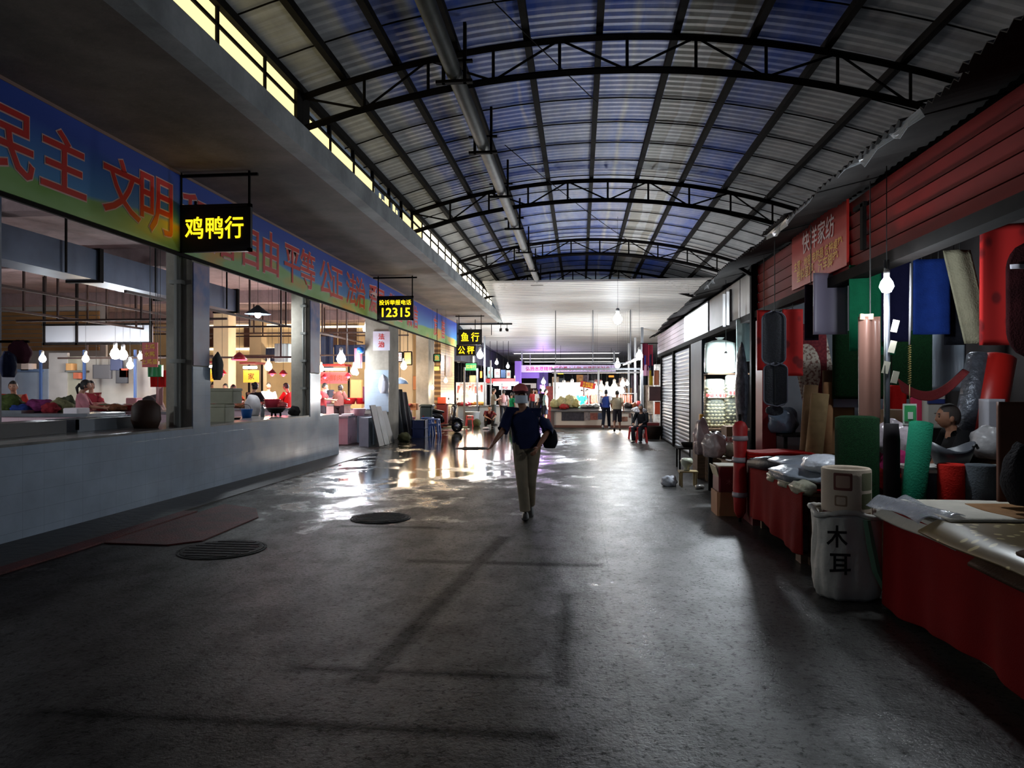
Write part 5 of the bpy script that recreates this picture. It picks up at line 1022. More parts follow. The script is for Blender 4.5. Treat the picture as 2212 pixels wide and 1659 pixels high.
lump('straw_bundle', 'small bundle of yellow straw on the front of the ledge', (-6.0, 5.35 + .0, 1.032), .09, .2, .05, mat('yellow_straw', (150, 128, 52), .9, noise=(30, .5)), 80, .15, 'straw')
foam = mat('foam_box', (164, 164, 142), .7, noise=(3, .25))
for i, (u0, v0, u1, v1, y) in enumerate(((452, 845, 503, 892, 11.6), (452, 893, 486, 926, 11.5))):
    a, c = at(u0, v0, y=y), at(u1, v1, y=y); z0, z1 = (1.35, 1.62) if i == 0 else (1.032, 1.345); t = thing('foam_box', ['larger greenish foam box stacked on another beside the nearest pillar', 'lower greenish foam box on the ledge beside the nearest pillar'][i], 'box', ((a.x + c.x) / 2, y, z0)); B().rbox(a.x, c.x, y, y + .34, z0, z1 - .05, .02).part('box', foam, t); B().rbox(a.x - .008, c.x + .008, y - .008, y + .348, z1 - .05, z1, .02).part('lid', foam, t)
p = onz(533, 13.3, 1.032); t = thing('bucket', 'small blue plastic bucket on the ledge between the pillars', 'bucket', p); SB().lathe(p, [(.085, 1.032), (.115, 1.2), (.12, 1.205), (.11, 1.2), (.08, 1.05)], 20).part('pail', mat('blue_plastic', (26, 92, 166), .4), t); SB().tube([p + Vector((.11 * math.cos(q), -.05, .17 + .1 * math.sin(q))) for q in [math.pi * i / 10 for i in range(11)]], .005, 6).part('handle', steel, t)
p = onz(596, 14.1, 1.032); t = thing('wok', 'black wok on a stand on the ledge by the second pillar', 'wok', p); SB().lathe(p, [(.05, 1.09), (.14, 1.12), (.2, 1.2), (.205, 1.21), (.19, 1.205), (.12, 1.14), (.001, 1.12)], 22).part('bowl', mat('black_iron', (22, 22, 22), .5, .5), t)
for q in (0, 2.1, 4.2): B().box(p.x + .1 * math.cos(q) - .015, p.x + .1 * math.cos(q) + .015, p.y + .1 * math.sin(q) - .015, p.y + .1 * math.sin(q) + .015, 1.032, 1.13).part('foot', steel, t)
p = onz(503, 12.6, 1.032); SB().lathe(p, [(.12, 1.032), (.15, 1.06), (.155, 1.065), (.13, 1.06), (.001, 1.05)], 20).solo('black_tray', mat('black_plastic'), 'flat black tray on the ledge beside the blue bucket', 'tray')
p = onz(567, 13.8, 1.032); t = thing('bottle', 'grey bottle standing next to the wok', 'bottle', p); SB().lathe(p, [(.035, 1.032), (.04, 1.05), (.04, 1.2), (.015, 1.25), (.015, 1.28)], 14).part('body', mat('grey_bottle', (120, 124, 130), .3), t); SB().lathe(p, [(.018, 1.28), (.018, 1.3)], 10).part('cap', mat('red_cap', (150, 30, 30), .4), t)
lump('white_sack', 'white sack standing behind the small blue bucket', (onz(546, 14.4, 1.032).x, 14.4, 1.032), .18, .14, .26, mat('white_sack_cloth', (196, 190, 192), .7, bump=(12, .5)), 81, .06)
lump('kettle_bag', 'dark lump of cloth on the ledge at the foot of the second pillar', (-6.15, 14.5, 1.032), .12, .12, .12, mat('dark_sack'), 82, .12)
lump('hanging_bag', 'grey cloth bag hanging on the lit side of the nearest pillar', (-5.82, 10.7, 1.75), .07, .12, .25, mat('grey_cloth', (92, 92, 92), .8, bump=(9, .6)), 83, .1)
# vegetables and goods on the first counter (top at 1.2)
goods = [(15, 11.0, .28, .18, (72, 84, 42), 'heap of green vegetables at the near end of the pink tiled counter'), (44, 10.9, .16, .08, (36, 56, 120), 'blue plastic bag beside the heap of green vegetables'), (85, 11.2, .26, .13, (128, 52, 104), 'heap of purple cabbage on the pink tiled counter'), (110, 11.0, .14, .1, (140, 40, 50), 'red net bag beside the purple cabbage'), (132, 11.2, .18, .14, (128, 124, 92), 'heap of pale green cabbage on the pink tiled counter'), (148, 11.3, .12, .16, (82, 84, 66), 'dark green bundle beside the white box')]
for i, (u, y, s, hh, rgb, lb) in enumerate(goods): lump('vegetable_heap', lb, onz(u, y, 1.2), s, s * .8, hh, mat('heap_%d' % i, rgb, .8, noise=(14, .5), bump=(18, .8)), 90 + i, .14, 'heap')
a = onz(140, 10.75, 1.2); B().rbox(a.x, a.x + .26, 10.7, 11.0, 1.201, 1.29, .02).solo('foam_box', mat('white_foam', (220, 210, 214), .7), 'flat white foam box at the right end of the pink tiled counter', 'box')
a = onz(0, 10.7, 1.2); B().box(a.x - .3, a.x + .45, 10.62, 10.9, 1.201, 1.25).solo('steel_tray', steel_top, 'shiny steel tray at the near edge of the pink tiled counter', 'tray')
rb = mat('red_basin', (176, 30, 34), .4)
for i, (u, y, lb) in enumerate(((228, 13.4, 'wide red basin on the counter behind the nearest pillar'), (275, 13.5, 'second red basin with pale goods behind the nearest pillar'), (318, 13.3, 'third red basin close to the nearest pillar'))):
    p = onz(u, y, 1.161); t = thing('basin', lb, 'basin', p, group='red basins'); SB().lathe(p, [(.14, 1.161), (.22, 1.27), (.235, 1.275), (.21, 1.262), (.13, 1.18)], 22).part('bowl', rb, t); s_ = SB(); s_.ball((p.x, p.y, 1.24), .17, 14, 8, (1, 1, .4)); s_.part('contents', mat('goods_%d' % i, [(96, 110, 70), (190, 150, 140), (180, 90, 100)][i], .7, noise=(20, .5)), t)
p = onz(276, 13.7, 1.161); B().rbox(p.x - .12, p.x + .12, p.y + .1, p.y + .32, 1.165, 1.42, .02).solo('pink_bucket', mat('pink_plastic', (214, 140, 146), .4), 'square pink tub behind the red basins', 'tub')
lump('motor_cover', 'dark tarpaulin draped over a heap beside the nearest pillar', (onz(322, 14.6, 1.0).x, 14.6, .2), .42, .5, .7, mat('dark_tarp', (34, 34, 40), .6, bump=(5, .8)), 95, .1, 'tarpaulin')
hang('red bag hanging beside the nearest pillar', 326, 800, 358, 836, 13.5, mat('bright_red_cloth'), .1, 'hanging_bag', 'bag', wav=.05); hang('green bag hanging above the red bag by the nearest pillar', 320, 788, 346, 814, 13.1, mat('green_plastic', (40, 140, 80), .4), .1, 'hanging_bag', 'bag', wav=.04)
hang('white cloth with a red edge below the hanging red bag', 335, 836, 350, 875, 13.4, mat('white_red_cloth', (196, 150, 150), .8), .02, 'hanging_cloth', 'cloth', wav=.05)
t = thing('hanging_sign', 'small red hanging sign with yellow characters left of the nearest pillar', 'sign', at(322, 792, y=12.6)); a, c = at(307, 740, y=12.6), at(340, 793, y=12.6); B().box(a.x, c.x, 12.6, 12.62, c.z, a.z).part('board', mat('sign_red'), t)
for i, s_ in enumerate(('土鸡', '水鸭', '土鸡蛋')): B().text(s_, .11, ((a.x + c.x) / 2, 12.597, a.z - .08 - i * .145), (1, 0, 0), UP, .02, .003).part('lettering', mat('sign_yellow'), t)
B().box((a.x + c.x) / 2 - .004, (a.x + c.x) / 2 + .004, 12.605, 12.615, a.z, 4.805).part('cord', cord_m, t)
lump('backpack', 'maroon backpack hanging on the pale pillar at the left', (at(43, 760, y=8.0).x, 8.0, at(43, 785, y=8.0).z), .13, .12, .17, mat('maroon_cloth', (88, 44, 58), .8, bump=(9, .5)), 96, .08)
q = at(43, 785, y=8.0); b = B(); b.bar((-7.22, 7.95, q.z + .27), (q.x + .12, 8.0, q.z + .27), .03); b.solo('hook_bar', steel, 'short hook bar sticking out of the pale pillar above the maroon backpack', 'hook')
lump('hanging_jacket', 'dark blue jacket hanging below the maroon backpack', (at(18, 790, y=7.75).x, 7.75, at(18, 815, y=7.75).z), .08, .1, .18, mat('navy_cloth', (38, 42, 66), .8, bump=(9, .5)), 97, .1, 'jacket')
# stalls on the far side of the first bay
a, c = at(96, 702, y=18.4), at(326, 742, y=18.4); t = thing('stall_header', 'long white stall header board with a steel frame', 'board', ((a.x + c.x) / 2, 18.4, c.z)); B().box(a.x, c.x, 18.4, 18.5, c.z, a.z).part('panel', mat('white_header', (176, 178, 186), .5), t)
for z in (a.z, c.z): B().box(a.x - .05, c.x + .05, 18.36, 18.42, z - .03, z + .03).part('frame_rail', steel, t)
for x in (a.x, a.x + (c.x - a.x) * .31, c.x): B().box(x - .03, x + .03, 18.36, 18.42, c.z - .03, 4.8).part('frame_post', steel, t)
walls = [(0, 770, 30, 880, (170, 176, 190)), (30, 797, 102, 890, (150, 160, 176)), (102, 762, 142, 890, (206, 200, 196)), (142, 770, 180, 890, (200, 196, 176)), (292, 780, 335, 890, (184, 170, 160)), (180, 770, 292, 890, (190, 184, 176))]
for i, (u0, v0, u1, v1, rgb) in enumerate(walls): a, c = at(u0, v0, y=19.5), at(u1, v1, y=19.5); B().box(a.x, c.x, 19.5 + .03 * i, 19.6 + .03 * i, .2, a.z).struct('wall_booth', mat('booth_wall_%d' % i, rgb, .7, noise=(2, .2)))
for i, u in enumerate((88, 182, 292)): B().box(at(u, 800, y=19).x - .03, at(u, 800, y=19).x + .03, 18.97, 19.03, .2, 2.75).struct('trim_%d' % (20 + i), mat('blue_steel', (60, 84, 130), .5))
for i, (u, v, r, w_, wm, lb) in enumerate(((92, 776, .09, 40, 0, 'bulb beside the blue booth post under the white header, nearest the edge of the photo'), (185, 776, .09, 35, 1, 'warm bulb under the middle of the white header'), (249, 766, .13, 60, 0, 'large bright bulb under the white header'), (266, 768, .12, 30, 0, 'second large bulb touching the large bright one'), (281, 790, .09, 25, 0, 'bulb hanging lower beside the two large ones'), (303, 771, .07, 10, 0, 'small bulb just left of the small red hanging sign'))):
    p = at(u, v, y=17.5); bulb(p, lb, top=4.8, r=r, watts=w_ * .42, warm=wm, emit=28, group='bulbs under the white header')
for i, (u0, v0, u1, v1, rgb, lb) in enumerate(((200, 788, 238, 818, (60, 58, 62), 'dark board hanging below the large bright bulbs'), (238, 775, 262, 800, (44, 50, 78), 'dark blue bag hanging below the large bright bulbs'), (250, 800, 273, 828, (40, 40, 46), 'black apron hanging right of the dark board'), (258, 796, 273, 815, (170, 70, 50), 'orange bag hanging in front of the black apron'), (45, 785, 62, 800, (210, 190, 180), 'small pale box on the booth shelf at the left'), (142, 785, 154, 800, (226, 170, 110), 'small orange box on the booth shelf'), (140, 800, 178, 804, (120, 120, 116), 'thin shelf of the booth with the orange boxes'), (158, 805, 170, 818, (216, 120, 90), 'reddish box under the thin booth shelf'), (30, 798, 85, 803, (90, 110, 140), 'blue grey booth shelf at the left'))): hang(lb, u0, v0, u1, v1, 18.8 if 'hanging' in lb else 19.35, mat('booth_item_%d' % i, rgb, .7), .1 if 'hanging' in lb else .3, 'booth_shelf' if 'shelf of' in lb or 'booth shelf at' in lb else ('hanging_item' if 'hanging' in lb else 'box'), 'shelf' if 'shelf of' in lb or 'booth shelf at' in lb else ('bag' if 'bag' in lb else 'board' if 'board' in lb else 'apron' if 'apron' in lb else 'box'), wav=0)
# people of the first bays
def man(lb, u, vh, y, face, pose, h=None, z=.2, **k):
    p = at(u, vh, y=y); hh = h or 1.6; return person(lb, (p.x, y, z), face, hh, pose, **k)
man('woman in a pink dress with a long ponytail standing at the pink tiled counter', 176, 815, 12.3, 30, 'reach', 1.6, top=(196, 130, 140), bottom=(196, 130, 140), hair='tail', sleeve='elbow')
man('woman in red with pinned up hair behind the woman in pink', 197, 815, 14.6, -70, 'hold', 1.6, top=(170, 60, 70), bottom=(60, 50, 60), hair='bun')
man('seller with black hair in a red top behind the heap of green vegetables', 30, 815, 12.4, -60, 'reach', 1.58, top=(170, 50, 44), bottom=(50, 50, 60))
man('woman in a dark top seen from behind between the pillars', 548, 818, 16.9, 80, 'reach', 1.6, top=(46, 40, 46), bottom=(40, 36, 40), hair='bun')
man('man in an orange top leaning over the counter between the pillars', 506, 822, 17.4, -70, 'reach', 1.6, top=(196, 110, 60), bottom=(60, 50, 50), over=dict(head=(0, .2, 1.5), nb=(0, .12, 1.36), ch=(0, .08, 1.22)))
man('person in a pale shirt in front of the left glowing yellow sign', 460, 820, 22.1, -60, 'hold', 1.62, top=(214, 190, 180), bottom=(90, 80, 80))
man('person in red at the counter below the glowing yellow signs', 490, 824, 21.0, -100, 'reach', 1.6, top=(196, 60, 60), bottom=(60, 50, 50))
man('man in a striped shirt beyond the warm bulb between the pillars', 580, 820, 21.4, -60, 'stand', 1.62, top=(200, 196, 190), bottom=(60, 56, 60))
man('person in a bright red jacket beside the second pillar', 622, 826, 19.0, 170, 'reach', 1.6, top=(206, 46, 44), bottom=(60, 40, 40))
man('woman in a brown top bending over the basins under the red awning', 732, 832, 21.9, 80, 'reach', 1.6, top=(134, 88, 82), bottom=(50, 36, 40), hair='bun', over=dict(head=(0, .12, 1.52), nb=(0, .08, 1.38)))
man('woman in a red top at the edge of the second pillar under the red awning', 697, 826, 21.1, 10, 'reach', 1.62, top=(186, 70, 72), bottom=(70, 60, 66))
# glowing meat stalls of the second and third bay
def meat_stall(lb, u0, u1, v, y, col, sign=None, sc=(226, 178, 60)):
    a, c = at(u0, v, y=y), at(u1, v, y=y); t = thing('stall_awning', lb, 'stall', ((a.x + c.x) / 2, y, .2))
    B().box(a.x, c.x, y - .3, y + .5, a.z + .12, a.z + .2).part('awning', mat('awning_%d' % u0, col, .6), t)
    B().box(a.x, c.x, y - .02, y, a.z - .55, a.z - .1).part('signboard', mat('signboard_%d' % u0, sc, .5, emit=.35), t)
    if sign: B().text(sign, .26, ((a.x + c.x) / 2, y - .022, a.z - .33), (1, 0, 0), UP, .01, .003).part('lettering', mat('brown_ink', (120, 50, 30), .6) if sc[2] < 100 else mat('white_letter', (250, 230, 230), .5, emit=.5), t)
    SB().tube([(a.x + .05, y - .1, a.z), (c.x - .05, y - .1, a.z)], .05, 10).part('tube', mat('stall_tube', (255, 240, 220), .4, emit=16), t)
    for x in (a.x + .05, c.x - .05): B().box(x - .03, x + .03, y + .3, y + .36, .2, a.z + .12).part('post', steel, t)
    return t
meat_stall('glowing stall with a yellow sign seen just right of the nearest pillar', 448, 480, 792, 24.5, (140, 50, 50), '拉', (250, 190, 60))
meat_stall('glowing stall with a yellow sign seen in the middle between the pillars', 526, 560, 794, 24.5, (140, 50, 50), '家', (250, 190, 60))
meat_stall('stall with a long red awning sign right of the second pillar', 690, 750, 798, 26, (170, 40, 40), '放心鲜肉店', (206, 62, 66))
warm = [(580, 793, 21, .12, 60, 1, 'warm bulb over the counter between the pillars'), (694, 797, 24.5, .1, 25, 1, 'warm bulb over the red awning sign by the second pillar'), (737, 776, 20.5, .14, 70, 0, 'large glaring bulb over the bending woman'), (765, 802, 22.5, .12, 50, 0, 'bulb below the hanging pink raincoat'), (797, 798, 21.5, .12, 45, 0, 'bulb close to the third pillar'), (791, 712, 23.5, .12, 30, 0, 'high bulb beside the blue poster of the third pillar'), (872, 792, 25.2, .12, 45, 1, 'warm bulb right of the third pillar'), (963, 823, 27.6, .08, 30, 1, 'warm bulb in front of the tan corner wall'), (934, 838, 27, .07, 12, 1, 'small warm bulb low beside the fish counter'), (940, 830, 29.5, .1, 20, 0, 'white bulb behind the post of the fish counter'), (690, 858, 19.5, .06, 8, 0, 'low white bulb just right of the second pillar'), (470, 812, 22.5, .07, 16, 1, 'warm bulb in front of the left glowing yellow sign'), (706, 848, 25.5, .1, 12, 0, 'low bright bulb behind the bending woman')]
for u, v, y, r, w_, wm, lb in warm: bulb(at(u, v, y=y), lb, top=4.4, r=r, watts=w_, warm=wm, emit=30, group='bulbs of the market hall')
bulb(at(557, 680, y=14.2), 'pendant lamp with a cone shade between the two pillars', top=4.8, r=.07, watts=30, shade=.27, emit=40)
p = at(517, 777, y=18); t = thing('red_lamp', 'wide red glowing lamp over the meat between the pillars', 'lamp', p); SB().lathe(p, [(.19, p.z - .02), (.2, p.z), (.001, p.z + .01)], 20).part('bulb_ring', mat('red_glow', (255, 44, 60), .4, emit=9), t); SB().lathe(p, [(.22, p.z), (.12, p.z + .12), (.03, p.z + .2)], 20).part('shade', mat('red_shade', (150, 30, 40), .4), t); SB().tube([p + Vector((0, 0, .2)), Vector((p.x, p.y, 4.805))], .006, 6).part('cord', cord_m, t)
for i, (u, v, y) in enumerate(((480, 870, 17.6), (588, 872, 17.8), (612, 860, 18.4), (702, 862, 22.6), (752, 872, 21.6))):
    p = at(u, v, y=y); l = bpy.data.lights.new('meat_lamp', 'POINT'); l.energy = 14; l.color = (1, .18, .25); l.shadow_soft_size = .08
    t = thing('red_lamp', 'small red meat lamp hanging low over the counters, %s from the nearest pillar' % ORD[i], 'lamp', (p.x, y, 2.0), group='small red meat lamps'); SB().ball((p.x, y, 2.0), .05, 12, 8).part('glass', mat('red_glow'), t); SB().lathe((p.x, y), [(.12, 2.02), (.04, 2.12), (.02, 2.13)], 16, caps=False).part('shade', mat('red_shade'), t); SB().tube([(p.x, y, 2.12), (p.x, y, 4.805)], .005, 5).part('cord', cord_m, t)
    o = bpy.data.objects.new('meat_lamp', l); COL.objects.link(o); o.parent = t; o.location = (0, 0, -.1)
for i, (u, y, z, r, rgb, lb) in enumerate(((588, 16.2, 1.151, .2, (190, 50, 70), 'red tub glowing under the lamp between the pillars'), (478, 16.3, 1.151, .18, (196, 90, 110), 'pink tub beside the greenish foam boxes'), (702, 22.9, 1.1, .26, (216, 130, 150), 'pink basin right of the second pillar'), (755, 22.8, 1.1, .24, (206, 40, 44), 'bright red bucket beside the bending woman'), (776, 20.0, .82, .2, (206, 160, 170), 'pale pink tub on the counter at the gap'), (779, 23.1, 1.1, .2, (216, 30, 36), 'red basin behind the pale pink tub'))):
    p = onz(u, y, z); SB().lathe(p, [(r * .7, z + .001), (r * .95, z + .2), (r, z + .21), (r * .9, z + .2), (r * .6, z + .04)], 20).solo('plastic_tub', mat('tub_%d' % i, rgb, .4), lb, 'tub', 'tubs on the hall counters')
random.seed(4)
for i in range(16):
    u, y = [(465, 20.2), (488, 20.1), (512, 20.3), (540, 20.2), (575, 20.1), (598, 20.2), (700, 23.1), (726, 23.0), (740, 22.8), (500, 16.4), (525, 16.2), (555, 16.3), (605, 16.3), (210, 13.5), (250, 13.3), (300, 13.8)][i]
    zz = {True: 1.16}.get(12 < y < 15, 1.15 if y < 21 else 1.1); lump('meat_heap', 'heap of meat and goods on the hall counters, %s counted along the counters' % ORD[i], onz(u, y, zz), random.uniform(.14, .24), .16, random.uniform(.05, .1), mat('meat_%d' % (i % 4), [(170, 60, 62), (196, 120, 110), (150, 96, 60), (190, 160, 130)][i % 4], .5, noise=(16, .5)), 120 + i, .15, 'meat', 'heaps on the hall counters')
hang('blue tarpaulin hung across the hall behind the bulbs', 690, 722, 720, 800, 27.5, mat('blue_tarp', (50, 66, 104), .6, noise=(2, .4)), .03, 'hanging_tarp', 'tarpaulin', wav=.08); hang('wide dark blue tarpaulin below the brown shutters', 722, 745, 800, 782, 27.8, mat('blue_tarp'), .03, 'hanging_tarp', 'tarpaulin', wav=.08); hang('blue tarpaulin behind the warm bulb between the pillars', 560, 752, 640, 780, 27.6, mat('blue_tarp'), .03, 'hanging_tarp', 'tarpaulin', wav=.08)
hang('pale plastic sheet wrapped around the post between the pillars', 592, 742, 622, 782, 20.6, mat('pale_plastic', (176, 186, 180), .3, bump=(5, .7)), .3, 'hanging_sheet', 'sheet', wav=.04)
hang('pink raincoat hanging under the rail of the third bay', 766, 752, 780, 795, 21.2, mat('pink_coat', (214, 110, 130), .6), .1, 'hanging_raincoat', 'raincoat', wav=.03); p = at(779, 756, y=21); SB().ball(p, .12, 16, 10).solo('hanging_ball', mat('blue_plastic'), 'blue plastic helmet hanging beside the pink raincoat', 'helmet')
hang('tan board standing right of the second pillar', 758, 820, 778, 870, 25, mat('tan_wall_panel', (206, 170, 110), .7), .3, 'standing_board', 'board', wav=0, zb=.2)
# third pillar and what leans on it
pp = at(823, 735, y=21.08); t = thing('pillar_poster', 'blue and white poster with red characters on the third pillar', 'poster', at(823, 757, y=21.06)); a, c = at(806, 716, y=21.07), at(842, 757, y=21.07); B().box(a.x, c.x, 21.06, 21.095, c.z, a.z).part('sheet', poster_n.m, t)
for i, s_ in enumerate('法治'): B().text(s_, .2, ((a.x + c.x) / 2, 21.055, a.z - .17 - i * .24), (1, 0, 0), UP, .02, .003).part('lettering', mat('sign_red'), t)
B().box(-6.66, -5.9, 21.06, 21.1, .9, 2.2).struct('pillar_tile', low_tile)
lump('hanging_bag', 'big white plastic bag hanging on the tiled front of the third pillar', (at(828, 830, y=20.9).x, 20.95, at(828, 850, y=20.9).z), .16, .08, .33, mat('white_plastic_bag'), 140, .1)
t = thing('weighing_scale', 'white weighing scale on the counter end by the third pillar', 'scale', (-6.3, 20.6, .86)); B().rbox(-6.5, -6.1, 20.4, 20.8, .862, .97, .03).part('body', mat('scale_white', (190, 190, 180), .5), t); B().box(-6.55, -6.05, 20.36, 20.84, .985, 1.0).part('weighing_pan', steel_top, t); B().box(-6.32, -6.28, 20.58, 20.62, .97, .985).part('column', steel, t)
bdm = mat('dark_board', (52, 56, 56), .5, noise=(3, .5))
for i, (u0, u1, z1, rgb) in enumerate(((803, 822, 1.15, (58, 62, 62)), (814, 836, 1.1, (110, 116, 118)), (826, 842, .95, (44, 48, 48)))):
    p, q = at(u0, 968, z=0), at(u1, 968, z=0); y = p.y; x0, x1 = -5.86, -5.4; B().slab(lambda a, c: (-5.84 + .26 * (1 - c) , 18.9 + i * .55 + .5 * a, z1 * c), 2, 4, .03, (1, 0, .2)).solo('leaning_board', mat('board_%d' % i, rgb, .5, noise=(3, .5)), 'dark board leaning on the counter end, %s from the tiled wall' % ORD[i], 'board', 'boards leaning by the third pillar')
B().box(-6.15, -5.88, 18.95, 20.25, 0, .8).solo('market_counter', low_tile, 'low tiled block that the dark boards lean on', 'counter')
for i, (u, vt, r, y, rgb) in enumerate(((852, 838, .09, 22.4, (46, 50, 54)), (862, 842, .11, 22.9, (36, 38, 42)), (872, 848, .1, 23.3, (50, 46, 50)), (880, 880, .09, 23.6, (60, 60, 60)))):
    p = at(u, vt, y=y); SB().tube([(p.x + .22, y + .02, 0), (p.x, y, p.z), (p.x, y, p.z + .02)], [r * 1.3, r, r * .5], 12).solo('folded_parasol', mat('parasol_%d' % i, rgb, .7, bump=(8, .5)), 'folded dark parasol leaning beside the third pillar, %s from it' % ORD[i], 'parasol', 'folded parasols')
p = at(790 + 60, 955, z=0); lump('green_sack', 'olive sack lying at the foot of the folded parasols', (-5.35, 20.9, 0), .2, .22, .16, mat('olive_sack', (84, 84, 56), .8, noise=(6, .4)), 142, .1)
b1 = mat('blue_crate', (32, 44, 92), .5)
for i, z in enumerate((0, .3)):
    t = thing('crate', ['lower dark blue plastic crate beside the folded parasols', 'upper dark blue plastic crate with a pale lid'][i], 'crate', (-5.3, 22.6, z)); b = B(); b.box(-5.5, -5.05, 22.4, 22.85, z + .002, z + .05); [b.box(-5.5 + .002, -5.05, yy, yy + .03, z + .05, z + .29) for yy in (22.4, 22.82)]; [b.box(xx, xx + .03, 22.4, 22.85, z + .05, z + .29) for xx in (-5.5, -5.08)]; b.part('box', b1, t); B().box(-5.49, -5.06, 22.42, 22.83, z + .2, z + .285).part('lid' if i else 'contents', mat('pale_lid', (186, 180, 164), .6) if i else b1, t)
def plastic_stool(lb, x, y, m, s=.46, group='plastic stools', rz=0):
    t = thing('plastic_stool', lb, 'stool', (x, y, 0), rz, group); k = s / .46
    B().rbox(-.15 * k, .15 * k, -.15 * k, .15 * k, s - .04, s, .03).part('seat', m, t, world=False)
    for sx in (-1, 1):
        for sy in (-1, 1): b = B(); b.loft([[(sx * (o + dx * .045) * k, sy * (o + dy * .045) * k, z) for dx, dy in ((0, 0), (1, 0), (1, 1), (0, 1))] for o, z in ((.135, 0), (.095, s - .04))]); b.part('leg', m, t, world=False)
    for sx, sy in ((1, 0), (-1, 0), (0, 1), (0, -1)): b = B(); b.obox((sx * .135 * k, sy * .135 * k, s * .66), .2 * k if sy else .02, .2 * k if sx else .02, .06); b.part('skirt', m, t, world=False)
    return t
bl = mat('blue_stool', (66, 96, 160), .4); rs_ = mat('red_stool', (190, 34, 30), .4)
plastic_stool('blue plastic stool nearer the aisle beside the dark blue crates', -4.95, 23.3, bl, .6); plastic_stool('blue plastic stool just behind the other blue one', -5.3, 23.9, bl, .62)
t = thing('dustbin', 'dark green dustbin behind the blue plastic stools', 'dustbin', (-5.5, 24.75, 0)); B().rbox(-5.72, -5.28, 24.5, 25.0, .05, .98, .06).part('bin', mat('dark_green_plastic', (30, 46, 42), .5), t); B().rbox(-5.76, -5.24, 24.46, 25.04, .98, 1.06, .06).part('lid', MATS['dark_green_plastic'], t); SB().tube([(-5.68, 24.55, .07), (-5.6, 24.55, .07)], .07, 12).part('wheel', MATS['black_plastic'], t)
p = at(881, 905, y=24.2); t = thing('plastic_tub', 'tall pink plastic tub at the front of the fish counter', 'tub', (p.x, 24.2, 0)); SB().lathe((p.x, 24.2), [(.2, 0), (.27, .6), (.29, .62), (.26, .6), (.18, .1)], 20).part('tub', mat('pink_plastic'), t)
hang('wooden fruit crate on the fish counter', 874, 872, 900, 886, 24.9, mat('orange_wood', (176, 110, 60), .7), .3, 'wooden_crate', 'crate', wav=0)
p = at(865, 828, y=24.8); t = thing('hanging_umbrella', 'pale blue umbrella open behind the third pillar', 'umbrella', p); SB().lathe(p, [(.3, p.z - .02), (.22, p.z + .1), (.02, p.z + .22)], 16).part('canopy', mat('pale_blue_cloth', (150, 176, 206), .6), t); SB().tube([(p.x, p.y, p.z + .2), (p.x, p.y, 4.805)], .006, 6).part('cord', cord_m, t)
def plaque(lb, u0, v0, u1, v1, y, m, txt=None, tm=None, size=.2, name='hanging_sign', cat='sign', frame=True, vert=False, top=None, group=None):
    a, c = at(u0, v0, y=y), at(u1, v1, y=y); t = thing(name, lb, cat, ((a.x + c.x) / 2, y, c.z), group=group); B().box(a.x, c.x, y, y + .04, c.z, a.z).part('panel', m, t)
    if frame: b = B(); [b.box(x - .02, x + .02, y - .02, y + .06, c.z, a.z) for x in (a.x, c.x)]; [b.box(a.x, c.x, y - .02, y + .06, z - .02, z + .02) for z in (a.z, c.z)]; b.part('frame', steel, t)
    if txt:
        if vert: [B().text(s_, size, ((a.x + c.x) / 2, y - .002, a.z - size * .75 - i * size * 1.1), (1, 0, 0), UP, .01, .003).part('lettering', tm, t) for i, s_ in enumerate(txt)]
        else: B().text(txt, size, ((a.x + c.x) / 2, y - .002, (a.z + c.z) / 2), (1, 0, 0), UP, .01, .003).part('lettering', tm, t)
    top = ceil_z((a.x + c.x) / 2, y) + .01 if top else None
    if top: B().box((a.x + c.x) / 2 - .01, (a.x + c.x) / 2 + .01, y, y + .02, a.z, top).part('hanger', steel, t)
    return t
plaque('white lit sign with red characters just right of the third pillar', 858, 761, 869, 781, 25.3, mat('lit_white_sign', (250, 240, 236), .5, emit=.9), '鲜鱼', mat('sign_red'), .16, vert=True, top=4.8)
plaque('empty square sign frame beside the white lit sign', 872, 760, 889, 788, 25.4, mat('tan_wall_panel'), top=4.8)
plaque('small green hanging sign with a yellow mark beside the tan corner wall', 937, 765, 951, 781, 27.2, mat('green_print'), '鱼', mat('sign_yellow'), .2, top=4.8)
plaque('glowing yellow light panel below the small green sign', 934, 792, 948, 800, 28.4, mat('yellow_glow', (255, 220, 90), .5, emit=1.6), frame=False, top=4.8)
a = at(886, 700, y=28.5); B().box(-8.9, -7.0, 28.6, 28.8, 0, 4.8).struct('wall_fish', beige)
tanw = N('tan_tile_wall'); tb = tanw.nd('ShaderNodeTexBrick', i_Vector=tanw.map((1, 1, 1), (0, R(90), R(90))), i_Scale=2.2, i_1=(*lin((206, 168, 112)), 1), i_2=(*lin((190, 150, 98)), 1), i_3=(*lin((120, 90, 60)), 1)); tanw.set(Base_Color=tb.outputs[0], Roughness=.45)
B().box(-6.5, -5.9, 29.2, 32.4, 0, 4.78).struct('wall_corner', tanw.m)
t = thing('wall_notice', 'brown notice board with red characters on the tan corner wall', 'notice', (-5.88, 30.9, 2.1)); B().box(-5.9, -5.87, 30.1, 31.9, 2.2, 3.1).part('board', mat('brown_notice', (176, 130, 80), .6, noise=(4, .5)), t); [B().text(s_, .3, (-5.868, 31.0, 2.95 - i * .3), (0, 1, 0), UP, .01, .003).part('lettering', mat('sign_red'), t) for i, s_ in enumerate('水产')]
hang('orange red box on the fish counter beside the scooter', 945, 858, 962, 872, 28.3, mat('orange_box', (206, 80, 46), .5), .3, 'box', 'box', wav=0); hang('red table under the orange red box', 943, 872, 965, 900, 28.35, mat('red_crate'), .35, 'low_table', 'table', wav=0, zb=0)
B().box(-8.6, -6.6, 26.9, 27.0, 0, .9).struct('wall_kerb', pinkt)
